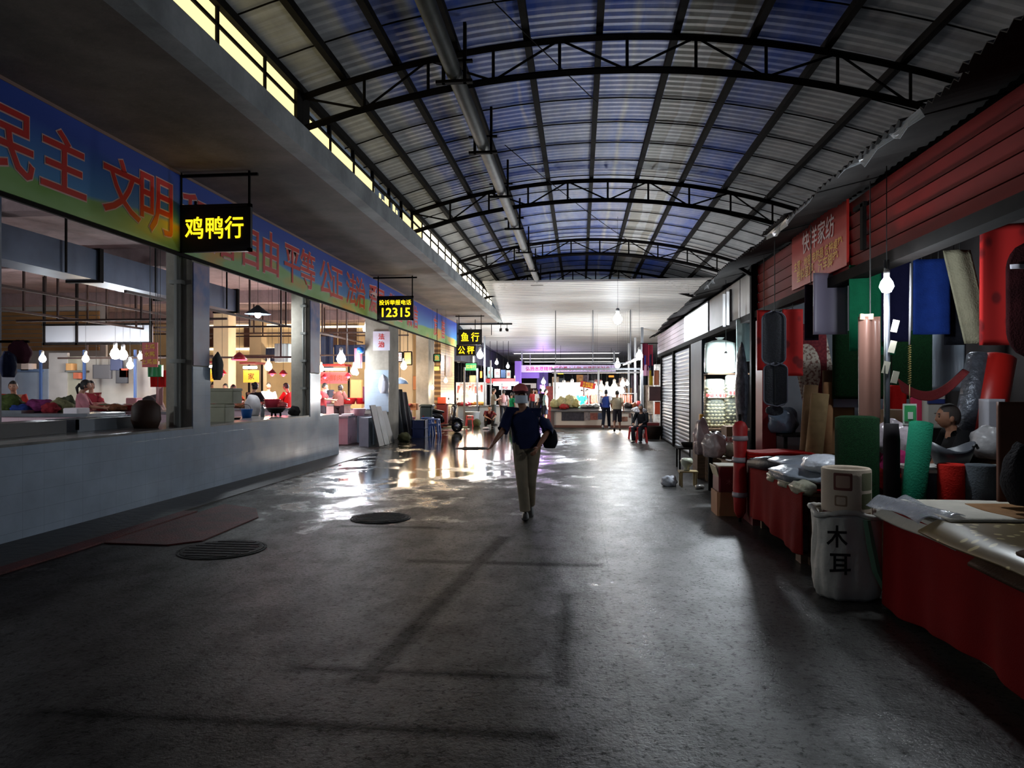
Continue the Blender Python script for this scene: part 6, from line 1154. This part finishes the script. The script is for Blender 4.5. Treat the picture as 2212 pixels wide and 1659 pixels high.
# fish baskets board: a slanted red tray
B().slab(lambda a, c: (-6.9 + .8 * a, 24.65 + .5 * c, .905 + .12 * a), 4, 4, .05).solo('fish_tray', rb, 'red sloping tray on the fish counter', 'tray')

# motor scooter at the end of the canopy
def scooter(x, y, rz):
    t = thing('motor_scooter', 'black motor scooter parked at the foot of the tan corner wall', 'scooter', (x, y, 0), rz); bk_ = mat('scooter_black', (20, 20, 24), .22, coat=.6); ch = mat('chrome', (180, 180, 186), .2, .9); ty = mat('tyre', (18, 18, 18), .85)
    P = lambda b, n, m: b.part(n, m, t, world=False)
    for yy in (-.62, .6): b = SB(); b.loft([[(( .0 + .055 * math.cos(q)) , yy + (.19 + .055 * math.sin(q)) * math.cos(w_), .245 + (.19 + .055 * math.sin(q)) * math.sin(w_)) for q in [2 * math.pi * i / 8 for i in range(8)]] for w_ in [2 * math.pi * i / 24 for i in range(25)]], caps=False); o = P(b, 'tyre', ty); b = SB(); b.tube([(-.04, yy, .245), (.04, yy, .245)], .13, 16); b.part('rim', ch, o, world=False)
    b = SB(); b.tube([(0, -.75, .62), (0, -.5, .66), (0, -.15, .6), (0, -.05, .4)], [(.1, .1), (.17, .16), (.16, .14), (.12, .1)], 16, side=(1, 0, 0)); P(b, 'rear_body', bk_)
    b = SB(); b.tube([(0, -.72, .8), (0, -.4, .83), (0, -.02, .77)], [(.1, .035), (.16, .055), (.12, .05)], 16, side=(1, 0, 0)); P(b, 'seat', mat('black_vinyl', (26, 26, 28), .5))
    B().box(-.16, .16, -.1, .34, .27, .32).part('footboard', bk_, t, world=False)
    b = SB(); b.tube([(0, .3, .3), (0, .38, .6), (0, .44, .92), (0, .46, 1.0)], [(.16, .05), (.22, .06), (.16, .08), (.07, .06)], 16, side=(1, 0, 0)); P(b, 'front_shield', bk_)
    b = SB(); b.tube([(0, .6, .25), (0, .5, .6), (0, .43, .98)], .03, 10); P(b, 'fork', ch)
    b = SB(); b.tube([(0, .42, .5), (0, .6, .52), (0, .84, .42)], [(.08, .05), (.1, .05), (.06, .03)], 12, side=(1, 0, 0)); P(b, 'front_fender', bk_)
    b = SB(); b.tube([(-.34, .36, 1.02), (-.2, .42, 1.05), (0, .45, 1.03), (.2, .42, 1.05), (.34, .36, 1.02)], .018, 8); P(b, 'handlebar', steel)
    b = SB(); b.ball((0, .52, .95), .085, 14, 10, (1.1, .8, .9)); P(b, 'headlight', mat('lamp_glass', (190, 190, 186), .1))
    for s_ in (-1, 1): b = SB(); b.tube([(s_ * .24, .4, 1.05), (s_ * .3, .42, 1.2)], .007, 6); m_ = P(b, 'mirror_stalk', steel); b = SB(); b.ball((s_ * .31, .42, 1.25), .06, 12, 8, (1, .25, .8)); b.part('mirror', bk_, m_, world=False)
    b = SB(); b.tube([(.15, -.7, .3), (.15, -.3, .28)], [.05, .045], 12); P(b, 'exhaust', ch); b = B(); b.obox((0, -.86, .6), .16, .03, .1); P(b, 'tail_light', mat('red_lens', (150, 20, 20), .2)); b = B(); b.obox((-.08, -.1, .12), .02, .02, .26, ry=.3); P(b, 'kickstand', steel)
p = at(955, 942, z=0); scooter(p.x - .3, p.y + 1.7, R(-48))

for x, y, lb in ((-9.0, 6.2, 'added unseen bulb over the near counters of the market hall, beyond the pale pillar'), (-12.5, 8.2, 'added unseen bulb deep in the near end of the market hall')): bulb((x, y, 3.0), lb, top=4.8, r=.09, watts=130, emit=30, group='bulbs of the market hall')  # bulbs added out of view to light the near pillar faces

for i, (u, v, y) in enumerate(((500, 800, 28.2), (640, 790, 29.2), (770, 806, 29.0))): bulb(at(u, v, y=y), 'added warm fill bulb in the rearmost row of the market hall, %s from the nearest pillar' % ORD[i], r=.1, watts=55, warm=True, emit=24, group='bulbs of the market hall')  # fill bulbs added to brighten the back of the hall
hang('white foam box on the pink tiled counter at the gap', 738, 894, 758, 912, 19.75, mat('white_foam'), .3, 'foam_box', 'box', wav=0, zb=.821)
hang('pale cloth hanging on the rail beside the second pillar', 705, 842, 720, 862, 23.8, mat('dark_cloth', (70, 70, 80), .8), .05, 'hanging_cloth', 'cloth', wav=.03)
hang('dark red apron hanging at the end of the fish counter', 784, 835, 796, 868, 22.4, mat('maroon_cloth'), .06, 'hanging_apron', 'apron', wav=.03)
hang('pale wooden panel of the tan wall beside the warm bulb', 892, 812, 904, 842, 28.5, mat('orange_wood'), .08, 'wall_notice', 'notice', wav=0)
# ---------------------------------------------------------------- left row beyond the canopy
gm = mat('galvanised', (150, 152, 156), .4, .5)
B().box(-6.2, -5.75, 33.4, 58, 3.0, 4.35).struct('trim_11', mat('dark_soffit', (64, 66, 80), .7, noise=(1, .3)))
for i, (u, y, z1) in enumerate(((1003, 31.2, 2.6), (1031, 33, 2.6), (1047, 33.6, 4.2), (1060, 38, 3.2), (1115, 46, 3.4))):
    p = at(u, 900, y=y); B().box(p.x - .04, p.x + .04, y - .04, y + .04, 0, z1).solo('stall_post', gm, 'pale steel post of the left stall row beyond the canopy, %s from the corner' % ORD[i], 'post', 'posts of the left stall row')
for i, (u0, u1) in enumerate(((988, 1000), (1004, 1026))):
    t = thing('window_%d' % (80 + i), None, None, at(u0, 783, y=37), kind='structure'); a, c = at(u0, 770, y=37), at(u1, 783, y=37); B().box(a.x, c.x, 37, 37.05, c.z, a.z).part('pane', pane_w, t); k = 4
    for j in range(k + 1): x = a.x + (c.x - a.x) * j / k; B().box(x - .03, x + .03, 36.95, 37, c.z, a.z).part('bar', gm, t)
plaque('green hanging sign with yellow characters beyond the canopy', 1005, 784, 1030, 801, 34, mat('green_print'), '蔬菜行', mat('pale_yellow', (220, 214, 90), .5, emit=.2), .17, top=4.1)
for i, (u0, v0, u1, v1, rgb, s_) in enumerate(((1053, 793, 1064, 816, (176, 214, 206), '鱼'), (1068, 797, 1080, 816, (230, 196, 196), '肉'), (1082, 799, 1092, 816, (70, 96, 136), None), (1094, 800, 1103, 817, (206, 214, 206), '菜'))):
    plaque(['pale green hanging placard with a red mark in the left row', 'pale pink hanging placard next to the pale green one', 'dark blue hanging placard in the left row', 'small white hanging placard farthest in the left row'][i], u0, v0, u1, v1, 39, mat('placard_%d' % i, rgb, .6), s_, mat('sign_red'), .2, frame=False, top=4.2, group='placards of the left row')
plaque('yellow board below the green hanging sign', 1014, 811, 1028, 826, 34.5, mat('pale_board', (206, 190, 140), .6), frame=False, top=3.6)
hang('orange lantern string hanging by the stall post', 1037, 802, 1041, 816, 34, mat('orange_glow', (255, 140, 50), .5, emit=1.2), .1, 'hanging_lantern', 'lantern', wav=0)
for i, (u, v, y, r, w_, wm, lb) in enumerate(((1037, 768, 32.5, .16, 90, 0, 'big bulb beside the tall stall post beyond the canopy'), (1073, 784, 38.5, .1, 15, 0, 'small bulb above the pale pink placard'), (1097, 792, 39.5, .1, 15, 0, 'small bulb above the small white placard'), (1016, 850, 33.8, .12, 60, 1, 'warm bulb low among the fish stalls beyond the corner'), (1032, 848, 34.5, .14, 70, 1, 'second warm bulb low among the fish stalls'), (996, 846, 34.2, .1, 20, 1, 'warm bulb just right of the tan corner wall'), (1174, 826, 44, .14, 60, 0, 'white bulb in front of the purple pavilion'), (1173, 842, 42, .14, 20, 0, 'lilac bulb below the white bulb by the purple pavilion'))):
    bulb(at(u, v, y=y), lb, top=4.2, r=r, watts=w_, warm=wm, emit=22, group='bulbs beyond the canopy')
t = thing('stall_awning', 'stall with a red header and a wide white light in the left row', 'stall', at(1085, 920, y=40)); a, c = at(1048, 818, y=40), at(1112, 827, y=40); B().box(a.x, c.x, 40, 40.1, c.z, a.z).part('header', mat('red_header', (190, 60, 60), .5, emit=.2), t); a, c = at(1066, 824, y=39.6), at(1120, 834, y=39.6); SB().tube([(a.x, 39.6, (a.z + c.z) / 2), (c.x, 39.6, (a.z + c.z) / 2)], .11, 12).part('light', mat('stall_light', (255, 246, 255), .4, emit=12), t)
for u in (1050, 1112): q = at(u, 900, y=40.1); B().box(q.x - .04, q.x + .04, 40.1, 40.18, 0, 2.4).part('post', gm, t)
a, c = at(1078, 834, y=40.2), at(1104, 842, y=40.2); B().box(a.x, c.x, 40.2, 40.24, c.z, a.z).part('signboard', mat('white_header'), t); B().text('卤味', .2, ((a.x + c.x) / 2, 40.19, (a.z + c.z) / 2), (1, 0, 0), UP, .02, .003).part('lettering', mat('sign_red'), t)
# fish stalls by the corner
counter('low counter of the first stall past the tan corner wall', -5.8, -4.9, 32.9, 34.6, .8, 0, low_tile); counter('counter with orange goods past the tan corner wall', -4.85, -3.9, 33.4, 34.2, .82, 0, mat('white_panel'))
counter('white counter in the left row behind the standing people', -4.6, -3.0, 40.3, 41.2, .9, 0, mat('white_panel'))
gl = [(1003, 33.2, .8, (190, 40, 60)), (1012, 33.6, .8, (206, 60, 100)), (1024, 33.6, .82, (236, 150, 60)), (1034, 33.7, .82, (240, 160, 70)), (1040, 33.9, .82, (206, 170, 60)), (996, 33.4, .8, (120, 60, 50)), (1088, 40.6, .9, (200, 170, 150)), (1106, 40.7, .9, (180, 60, 60))]
for i, (u, y, z, rgb) in enumerate(gl): lump('goods_heap', ['crimson heap on the first stall past the tan corner wall', 'pink heap beside the crimson one', 'orange heap on the counter past the corner', 'second orange heap beside the first', 'yellow heap at the aisle end of the orange goods', 'brown heap nearest the tan corner wall', 'pale goods heap on the white counter behind the people', 'red goods heap on the white counter behind the people'][i], onz(u, y, z), .2, .2, .1, mat('goods_heap_%d' % i, rgb, .7, noise=(14, .5)), 150 + i, .14, 'heap')
random.seed(9)
for i in range(9): hang('meat piece hanging past the tan corner wall, %s counted from it' % ORD[i], 988 + i * 6.2, 833 + random.uniform(-3, 4), 992.5 + i * 6.2, 850 + random.uniform(-4, 5), 34.3 + .1 * (i % 3), mat('meat_pink' if i % 2 else 'meat_red', (216, 130, 130) if i % 2 else (190, 60, 60), .5, noise=(8, .4)), .1, 'hanging_meat', 'meat', wav=.02, group='meat hanging past the corner')
b = B(); b.bar((-6.0, 34.4, 1.86), (-3.8, 34.4, 1.86), .05); b.box(-5.98, -5.92, 34.37, 34.43, 0, 1.9); b.box(-3.88, -3.82, 34.37, 34.43, 0, 1.9); b.solo('hook_rail', gm, 'low rail with hanging meat past the tan corner wall', 'rail')
p = at(1028, 915, z=0); SB().lathe((p.x - .1, 31.6), [(.3, 0), (.36, .55), (.38, .57), (.34, .55), (.27, .1)], 22).solo('plastic_tub', mat('white_tub', (206, 206, 206), .5), 'large white tub on the floor beside the crouching man', 'tub')
plastic_stool('red plastic stool beside the large white tub', at(1016, 920, z=0).x, 29.9, rs_, .46); lump('green_sack', 'olive green sack on the floor beside the crouching man', (at(1031, 920, z=0).x, 29.9, 0), .18, .2, .18, mat('olive_sack'), 170, .1)
flat_mat([(-5.6, 28.2), (-4.6, 28.3), (-4.7, 29.0), (-5.7, 29.0)], .05).solo('folded_cardboard', mat('greenish_card', (120, 120, 100), .8), 'flattened carton on the wet floor near the scooter', 'cardboard'); flat_mat([(-5.2, 26.2), (-4.5, 26.3), (-4.6, 27.0), (-5.3, 26.9)], .012).solo('floor_mat', rm, 'dark red mat on the wet floor beside the scooter', 'mat')
def walker(lb, u, vf, face, pose='stand', h=1.62, **k): p = at(u, vf, z=0); return person(lb, (p.x, p.y, 0), face, h, pose, **k)
walker('man in a dark red top crouching beside the red stool', 1056, 923, -70, 'squat', 1.62, top=(110, 40, 44), bottom=(56, 54, 50)); lump('foam_tray', 'small white tray on the floor in front of the crouching man', (at(1055, 925, z=0).x, 27.6, 0), .14, .1, .05, mat('white_foam'), 171, .04, 'tray')
walker('person in a grey shirt holding something, standing behind the crouching man', 1066, 918, 20, 'hold', 1.66, top=(150, 146, 138), bottom=(80, 84, 84))
def pack(t, J, rot): b = SB(); b.ball(J['ch'] + Vector((0, -.17, .0)), .16, 14, 10, (1, .6, 1.3)); b.part('backpack', mat('pink_pack', (226, 170, 170), .7), t, world=False)
walker('person in a white top with a pinkish backpack seen from behind', 1088, 917, 88, 'walk', 1.6, top=(226, 206, 206), bottom=(60, 60, 64), hair='bun', shoes=(220, 220, 220), extra=pack)
walker('person in a green top half hidden behind the walking woman', 1105, 915, 60, 'stand', 1.45, top=(30, 140, 90), bottom=(60, 60, 66))
walker('man in a pale teal shirt and dark shorts right of the walking woman', 1178, 918, 12, 'stand', 1.62, top=(140, 170, 170), bottom=(36, 38, 50), legs='short')
walker('person in a white top behind the man in the pale teal shirt', 1160, 902, 200, 'stand', 1.62, top=(226, 222, 220), bottom=(50, 46, 50)); walker('person in black beside the person in white far down the aisle', 1168, 900, 90, 'stand', 1.66, top=(40, 38, 44), bottom=(40, 38, 44)); walker('person in red far down the aisle behind the cap of the walking woman', 1152, 896, -90, 'stand', 1.6, top=(190, 60, 60), bottom=(60, 60, 66))

# ---------------------------------------------------------------- purple pavilion, banner and far stall
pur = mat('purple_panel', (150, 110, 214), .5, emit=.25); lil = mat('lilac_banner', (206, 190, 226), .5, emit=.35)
a, c = at(1124, 789, y=46), at(1330, 804, y=46); t = thing('slogan_board', 'long lilac banner with small red characters across the far aisle', 'banner', ((a.x + c.x) / 2, 46, c.z)); B().box(a.x, c.x, 46, 46.1, c.z, a.z).part('panel', lil, t); B().text('弘扬志愿精神 播撒爱心火种 共建和谐社会', .3, ((a.x + c.x) / 2, 45.98, (a.z + c.z) / 2), (1, 0, 0), UP, .015, .004).part('lettering', mat('red_violet', (190, 60, 90), .6), t)
for x in (a.x + .1, c.x - .1): B().box(x - .05, x + .05, 46.05, 46.12, a.z, ceil_z(x, 46) + .01).part('hanger', gm, t)
a, c = at(1112, 780, y=44.5), at(1125, 925, y=44.5); B().box(a.x, c.x, 44.5, 45, 0, a.z).struct('pillar', pur); a, c = at(1125, 805, y=47), at(1165, 817, y=47); t = thing('sign_box', 'purple box sign below the left end of the lilac banner', 'sign', ((a.x + c.x) / 2, 47, c.z)); B().rbox(a.x, c.x, 47, 47.4, c.z, a.z, .05).part('box', pur, t); B().box((a.x + c.x) / 2 - .03, (a.x + c.x) / 2 + .03, 47.1, 47.2, a.z, ceil_z(-3, 47) + .02).part('hanger', gm, t)
a, c = at(1160, 800, y=48), at(1184, 880, y=48); t = thing('kiosk', 'purple lit kiosk in the aisle behind the far stall', 'kiosk', ((a.x + c.x) / 2, 48, 0)); B().box(a.x, c.x, 48, 49, 0, a.z).part('body', mat('purple_dark', (96, 70, 150), .5), t); B().box(a.x + .2, c.x - .2, 47.96, 48, .9, 1.9).part('lit_window', mat('violet_glow', (206, 130, 255), .5, emit=2), t)
l = bpy.data.lights.new('violet_lamp', 'POINT'); l.energy = 70; l.color = (.55, .3, 1); l.shadow_soft_size = .4; o = bpy.data.objects.new('violet_lamp', l); COL.objects.link(o); o.location = (-2.4, 45.3, 3.3); 
o.parent = None
plaque('small yellow LED strip under the lilac banner', 1205, 803, 1217, 808, 42, mat('led_yellow'), frame=False, top=4.2); plaque('tiny orange LED strip at the right under the lilac banner', 1315, 811, 1326, 815, 44, mat('orange_glow'), frame=False, top=4.2)
# the stall across the end of the aisle
p0, p1 = at(1200, 921, z=0), at(1405, 930, z=0); Y_ = 29.2; x0, x1 = at(1190, 900, y=Y_).x, 2.55
t = thing('display_stall', 'long white market stall with photographs on its front across the end of the aisle', 'stall', ((x0 + x1) / 2, Y_, 0)); B().box(x0 + .12, x1, Y_, Y_ + .9, .1, .68).part('base', mat('stall_white', (220, 204, 186), .6), t)
B().slab(lambda a, c: (x0 + (x1 - x0) * a, Y_ - .12 + 1.1 * c, .68 + .2 * c), 4, 2, .04).part('worktop', mat('grey_worktop', (120, 116, 116), .35, .3), t); B().box(x0 + .1, x1, Y_ - .03, Y_ + .93, 0, .1).part('plinth', mat('brown_plinth', (110, 70, 56), .6), t)
B().box(x0, x0 + .14, Y_ - .06, Y_ + .9, 0, .7).part('end_panel', mat('brown_post', (110, 90, 84), .6), t)
for i, (u0, v0, u1, v1, rgb) in enumerate(((1213, 890, 1262, 909, (72, 64, 70)), (1263, 890, 1274, 908, (196, 180, 176)), (1275, 892, 1291, 907, (190, 110, 90)), (1292, 892, 1303, 906, (96, 100, 120)), (1338, 900, 1356, 910, (176, 120, 96)), (1358, 893, 1366, 902, (150, 110, 96)))): a, c = at(u0, v0, y=Y_ - .02), at(u1, v1, y=Y_ - .02); B().box(a.x, c.x, Y_ - .02, Y_ - .002, max(.12, c.z), min(.66, a.z)).part('photo_panel', mat('stall_photo_%d' % i, rgb, .5, noise=(9, .7)), t)
for u in (1199, 1293, 1385): q = at(u, 860, y=Y_ + .6); B().box(q.x - .04, q.x + .04, Y_ + .55, Y_ + .63, .8, 2.5).part('post', mat('white_enamel'), t)
B().box(x0, x1, Y_ + .5, Y_ + .58, 2.42, 2.5).part('top_rail', gm, t); B().box(x0, x1, Y_ + .9, Y_ + 1.6, 2.3, 2.36).part('shelf_roof', mat('grey_worktop'), t)
for i, (u, v, y, r, w_, wm, lb) in enumerate(((1218, 842, 30.4, .17, 120, 0, 'big glaring lamp at the left of the far white stall'), (1236, 840, 30.5, .17, 60, 0, 'second glaring lamp beside the first over the far white stall'), (1208, 850, 30.6, .12, 20, 0, 'small lamp left of the glaring ones over the far white stall'), (1287, 841, 31, .13, 40, 0, 'lamp beside the tilted red banner'), (1299, 837, 32, .12, 25, 1, 'warm lamp right of the tilted red banner'), (1311, 842, 31, .14, 45, 0, 'lamp above the couple'), (1327, 838, 31, .15, 50, 1, 'warm lamp above the man in the beige shirt'), (1345, 830, 33, .12, 25, 1, 'warm lamp above the row of red sausages'), (1343, 845, 31.5, .12, 20, 0, 'low white lamp by the row of red sausages'), (1355, 829, 35, .08, 8, 0, 'small lamp at the right end of the far stalls'))): bulb(at(u, v, y=30.6), lb, r=r, watts=w_, warm=wm, emit=24, group='lamps over the far stalls', rail=2.72)
x0_, x1_ = at(1200, 800, y=30.6).x, at(1362, 800, y=30.6).x
b = B(); b._bar((x0_, 30.6, 2.74), (x1_, 30.6, 2.74), .04, .04); [b.box(x - .02, x + .02, 30.58, 30.62, 2.7, ceil_z(x, 30.6) + .01) for x in (x0_, (x0_ + x1_) / 2, x1_)]; b.solo('lamp_rail', gm, 'rail carrying the row of glaring lamps over the far stalls', 'rail')
bulb(at(1334, 789, y=33), 'pendant bulb hanging from the white ceiling over the far stalls', top=4.7, r=.14, watts=110, emit=30); bulb(at(1381, 770, y=27), 'bulb at the dark eave end of the right row', top=4.4, r=.14, watts=80, emit=30)
sp = [(1200, .24, .2, (206, 200, 140)), (1215, .24, .26, (216, 206, 150)), (1218, .2, .12, (190, 40, 40)), (1232, .26, .3, (220, 210, 150)), (1243, .2, .2, (206, 190, 120)), (1262, .2, .08, (196, 200, 190)), (1275, .18, .08, (150, 150, 140)), (1288, .18, .1, (190, 190, 180)), (1355, .22, .12, (60, 46, 44)), (1370, .16, .12, (160, 90, 50)), (1380, .14, .16, (190, 40, 50))]
nm2 = ['pale heap at the left end of the far white stall', 'pale yellow heap under the big glaring lamp', 'red heap in front of the pale yellow ones', 'tall pale yellow heap under the second glaring lamp', 'yellow heap beside the seller in green', 'grey heap in front of the seller in green', 'dark grey heap below the tilted red banner', 'pale grey heap left of the couple', 'dark heap right of the couple', 'orange brown heap near the right end of the far white stall', 'red tub of goods at the right end of the far white stall']
for i, (u, s, hh, rgb) in enumerate(sp): lump('goods_heap', nm2[i], (at(u, 870, y=Y_ + .45).x, Y_ + .45 + (.0 if i != 2 else -.3), .83 - (.06 if i == 2 else 0)), s, .24, hh, mat('far_heap_%d' % i, rgb, .6, noise=(14, .4)), 180 + i, .12, 'heap', 'heaps on the far white stall')
person('seller in a bright green shirt behind the far white stall', (at(1256, 850, y=30.9).x, 30.9, 0), -80, 1.6, 'reach', top=(30, 190, 130), bottom=(50, 50, 60))
person('seller in dark red beside the seller in green', (at(1268, 850, y=31.4).x, 31.4, 0), -60, 1.62, 'stand', top=(120, 60, 60), bottom=(50, 50, 60)); person('seller in a grey top behind the couple', (at(1298, 850, y=31.6).x, 31.6, 0), -100, 1.6, 'stand', top=(130, 110, 110), bottom=(50, 50, 60))
t = thing('hanging_banner', 'tilted red banner with yellow characters over the far white stall', 'banner', at(1270, 842, y=30.1)); a = at(1270, 832, y=30.1); b = B(); b.obox(a, .66, .02, .26, ry=.2); b.part('cloth', mat('sign_red'), t); rt = Vector((math.cos(.2), 0, -math.sin(.2))); up2 = Vector((math.sin(.2), 0, math.cos(.2)))
for i, s_ in enumerate(('新鲜蔬菜', '批发零售')): B().text(s_, .11, a + up2 * (.06 - i * .12) + Vector((0, -.012, 0)), rt, up2, .02, .003).part('lettering', mat('sign_yellow_bright', (250, 200, 40), .5), t)
B().box(a.x - .01, a.x + .01, 30.1, 30.12, a.z + .1, 2.44).part('hanger', gm, t)
for i in range(12):
    u = (1276 + i * 3.2) if i < 5 else (1338 + (i - 5) * 4.2); y = 31.2 if i < 5 else 30.8
    hang('red sausage bunch hanging over the far stalls, %s counted from the left' % ORD[i], u, 852 + (i % 3), u + 2.6, 870 + (i % 2) * 2, y, mat('sausage', (176, 66, 44), .5, noise=(9, .4)), .06, 'hanging_sausage', 'sausage', wav=.01, group='sausages over the far stalls')
b = B(); b._bar((at(1272, 851, y=31.2).x, 31.22, 1.42), (at(1375, 851, y=31.2).x, 31.22, 1.42), .03, .03); [b.box(at(u, 851, y=31.2).x - .02, at(u, 851, y=31.2).x + .02, 31.2, 31.24, 0, 1.44) for u in (1272, 1375)]; b.solo('hook_rail', gm, 'low rail with sausages behind the couple', 'rail')
# rear stalls that fill the view behind the far white stall
random.seed(21); cols = [(150, 60, 60), (190, 170, 150), (70, 80, 90), (206, 190, 170), (120, 90, 80), (176, 120, 60), (90, 70, 90), (200, 200, 200)]
for i in range(16):
    u = 1186 + i * 13.2; y = 37 + (i % 4) * 1.3; p = at(u, 900, y=y); hh = random.uniform(1.6, 2.6); B().box(p.x - .17, p.x + .19, y, y + .4, 0, hh).solo('goods_rack', mat('rack_%d' % (i % 8), cols[i % 8], .6, noise=(6, .6)), 'rack of goods in the rear stalls behind the far white stall, %s from the left' % ORD[i], 'rack', 'racks of the rear stalls')
for i in range(7):
    u = 990 + i * 9; y = 42 + (i % 3); p = at(u, 900, y=y); B().box(p.x - .15, p.x + .15, y, y + .3, 0, random.uniform(1.5, 2.4)).solo('goods_rack', mat('rack_%d' % (i % 8)), 'rack of goods at the back of the left row, %s from the tan corner wall' % ORD[i], 'rack', 'racks of the left row')
for i in range(6):
    u = 1128 + i * 12; y = 52; p = at(u, 900, y=y); B().box(p.x - .2, p.x + .2, y, y + .3, 0, random.uniform(1.6, 2.3)).solo('goods_rack', mat('rack_%d' % ((i + 3) % 8)), 'rack of goods at the far end of the aisle, %s from the left' % ORD[i], 'rack', 'racks at the end of the aisle')
bright = mat('glowing_backboard', (244, 232, 226), .5, noise=(2.2, .5, (170, 120, 110)), emit=.42)  # stall backs glow through their material in place of lamplight on them
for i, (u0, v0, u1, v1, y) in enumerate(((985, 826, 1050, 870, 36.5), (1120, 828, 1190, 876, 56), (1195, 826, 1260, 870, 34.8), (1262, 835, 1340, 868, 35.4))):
    a, c = at(u0, v0, y=y), at(u1, v1, y=y); t = thing('glowing_backboard', ['self-glowing stall back behind the fish stalls past the corner', 'self-glowing shop front at the far end of the aisle', 'self-glowing stall back behind the glaring lamps', 'self-glowing stall back behind the couple'][i], 'shop front', ((a.x + c.x) / 2, y, 0)); B().box(a.x, c.x, y, y + .05, c.z, a.z).part('glow_panel', bright, t); B().box(a.x, c.x, y, y + .05, 0, c.z).part('base', mat('white_panel'), t)
# the couple, the seated person, stools
def jacket(t, J, rot):
    b = SB(); [b.tube([J['sh' + q] + Vector((0, 0, .01)), J['el' + q]], [.076, .064], 12, caps=False) for q in 'RL']; b.part('white_sleeves', mat('white_cloth', (214, 214, 220), .8), t, world=False)
walker('person in a blue and white jacket walking beside the man in the beige shirt', 1309, 926, 80, 'walk', 1.6, top=(50, 70, 140), bottom=(32, 34, 46), sleeve='long', shoes=(210, 210, 214), hair='long', extra=jacket)
walker('man in a beige shirt and dark shorts walking away beside the far white stall', 1333, 931, 84, 'walk', 1.56, top=(196, 184, 156), bottom=(64, 60, 66), legs='knee', shoes=(50, 34, 30), wide=1.2)
sp_ = plastic_stool('red plastic stool under the seated person in black', at(1387, 957, z=0).x, 21.2, rs_, .46); plastic_stool('smaller red plastic stool left of the seated person in black', at(1366, 947, z=0).x, 22.6, rs_, .4)
t = thing('paper_tag', 'white paper stuck on the red plastic stool', 'paper', (at(1387, 930, y=21.0).x, 21.02, .3)); B().box(at(1383, 930, y=21).x, at(1392, 930, y=21).x, 21.005, 21.012, .28, .4).part('sheet', whlab, t)
person('person in black with short grey hair sitting on the red stool by the shutters', (at(1386, 930, y=21.3).x, 21.32, -.02), -120, 1.5, 'sit', top=(24, 24, 28), bottom=(34, 34, 40), sleeve='long', hair_m=mat('grey_hair', (96, 98, 100), .6))
t = thing('basket', 'dark woven basket behind the seated person in black', 'basket', (2.35, 22.6, 0)); SB().lathe((2.35, 22.7), [(.22, 0), (.28, .4), (.3, .42), (.26, .4), (.2, .05)], 20).part('weave', mat('dark_wicker', (60, 48, 42), .8, bump=(60, .8)), t); B().box(2.1, 2.6, 23.1, 23.6, 0, .5).solo('wooden_crate', mat('red_crate'), 'red crate beyond the dark woven basket', 'crate')
table('goods_table', 'table with white plastic bags beyond the rolling shutters', 1.9, 2.5, 24.2, 26.4, .75, gm)
for i in range(5): lump('plastic_bag', 'white plastic bag on the table beyond the shutters, %s from the camera' % ORD[i], (2.1 + .1 * (i % 2), 24.45 + i * .42, .752), .17, .17, .11, mat('white_plastic_bag'), 220 + i, .12, group='bags on the table beyond the shutters')
# clothes that hang at the end of the right row
cl = [(1388, 742, 1400, 800, (120, 40, 60), 'maroon coat hanging at the end of the right row'), (1398, 745, 1410, 790, (176, 60, 80), 'pink red blouse hanging at the end of the right row'), (1392, 768, 1404, 792, (40, 60, 150), 'bright blue shirt hanging below the maroon coat'), (1390, 788, 1402, 812, (230, 170, 200), 'pale pink shirt hanging below the bright blue one'), (1405, 765, 1412, 812, (46, 44, 56), 'black coat hanging next to the wall end'), (1403, 800, 1410, 832, (206, 176, 60), 'yellow towel hanging low at the end of the right row'), (1413, 800, 1424, 832, (190, 120, 90), 'orange brown goods hanging by the shutter edge'), (1390, 812, 1400, 832, (36, 38, 46), 'black bag hanging under the pale pink shirt')]
for i, (u0, v0, u1, v1, rgb, lb) in enumerate(cl): hang(lb, u0, v0, u1, v1, 23.84 + .01 * (i % 3), mat('cloth_item_%d' % i, rgb, .85, bump=(8, .5)), .06, 'hanging_clothes', 'clothes', wav=.04)
b = B(); b._bar((2.05, 23.9, 3.16), (2.75, 23.9, 3.16), .03, .03); b.solo('clothes_rail', steel, 'rail holding the clothes at the end of the right row', 'rail')
hang('brown cabinet hanging low at the end of the right row', 1403, 835, 1428, 866, 23.3, mat('brown_cabinet', (84, 50, 50), .6, noise=(3, .4)), .3, 'wall_cabinet', 'cabinet', wav=0); hang('red orange plastic cover under the brown cabinet', 1415, 868, 1426, 895, 23.4, mat('orange_box'), .15, 'plastic_cover', 'cover', wav=0)
t = thing('strip_light', 'slanted row of small tube lights under the dark eave of the right row', 'light', at(1365, 785, y=36)); a, c = at(1347, 788, y=40), at(1384, 774, y=30)
for i in range(6): q0, q1 = a.lerp(c, i / 6), a.lerp(c, i / 6 + .12); SB().tube([q0, q1], .03, 8).part('tube', mat('stall_tube'), t)
B()._bar(a + Vector((0, 0, .08)), c + Vector((0, 0, .08)), .04, .04).part('batten', gm, t)
for i, (u, y) in enumerate(((1358, 38), (1372, 34), (1387, 28.4))): p = at(u, 900, y=y); B().box(p.x - .05, p.x + .05, y - .05, y + .05, 0, 4.1).solo('stall_post', gm, 'pale steel post of the right stalls at the far end, %s from the lilac banner' % ORD[i], 'post', 'posts of the right stalls')
for i in range(8):
    y = 30 + i * 1.9; B().box(3.6 + (i % 2) * .2, 4.0, y, y + .9, 0, 2.2 + .3 * (i % 3)).solo('goods_rack', mat('rack_%d' % ((i + 5) % 8)), 'rack of goods along the right wall beyond the shutters, %s from the camera' % ORD[i], 'rack', 'racks along the right wall')
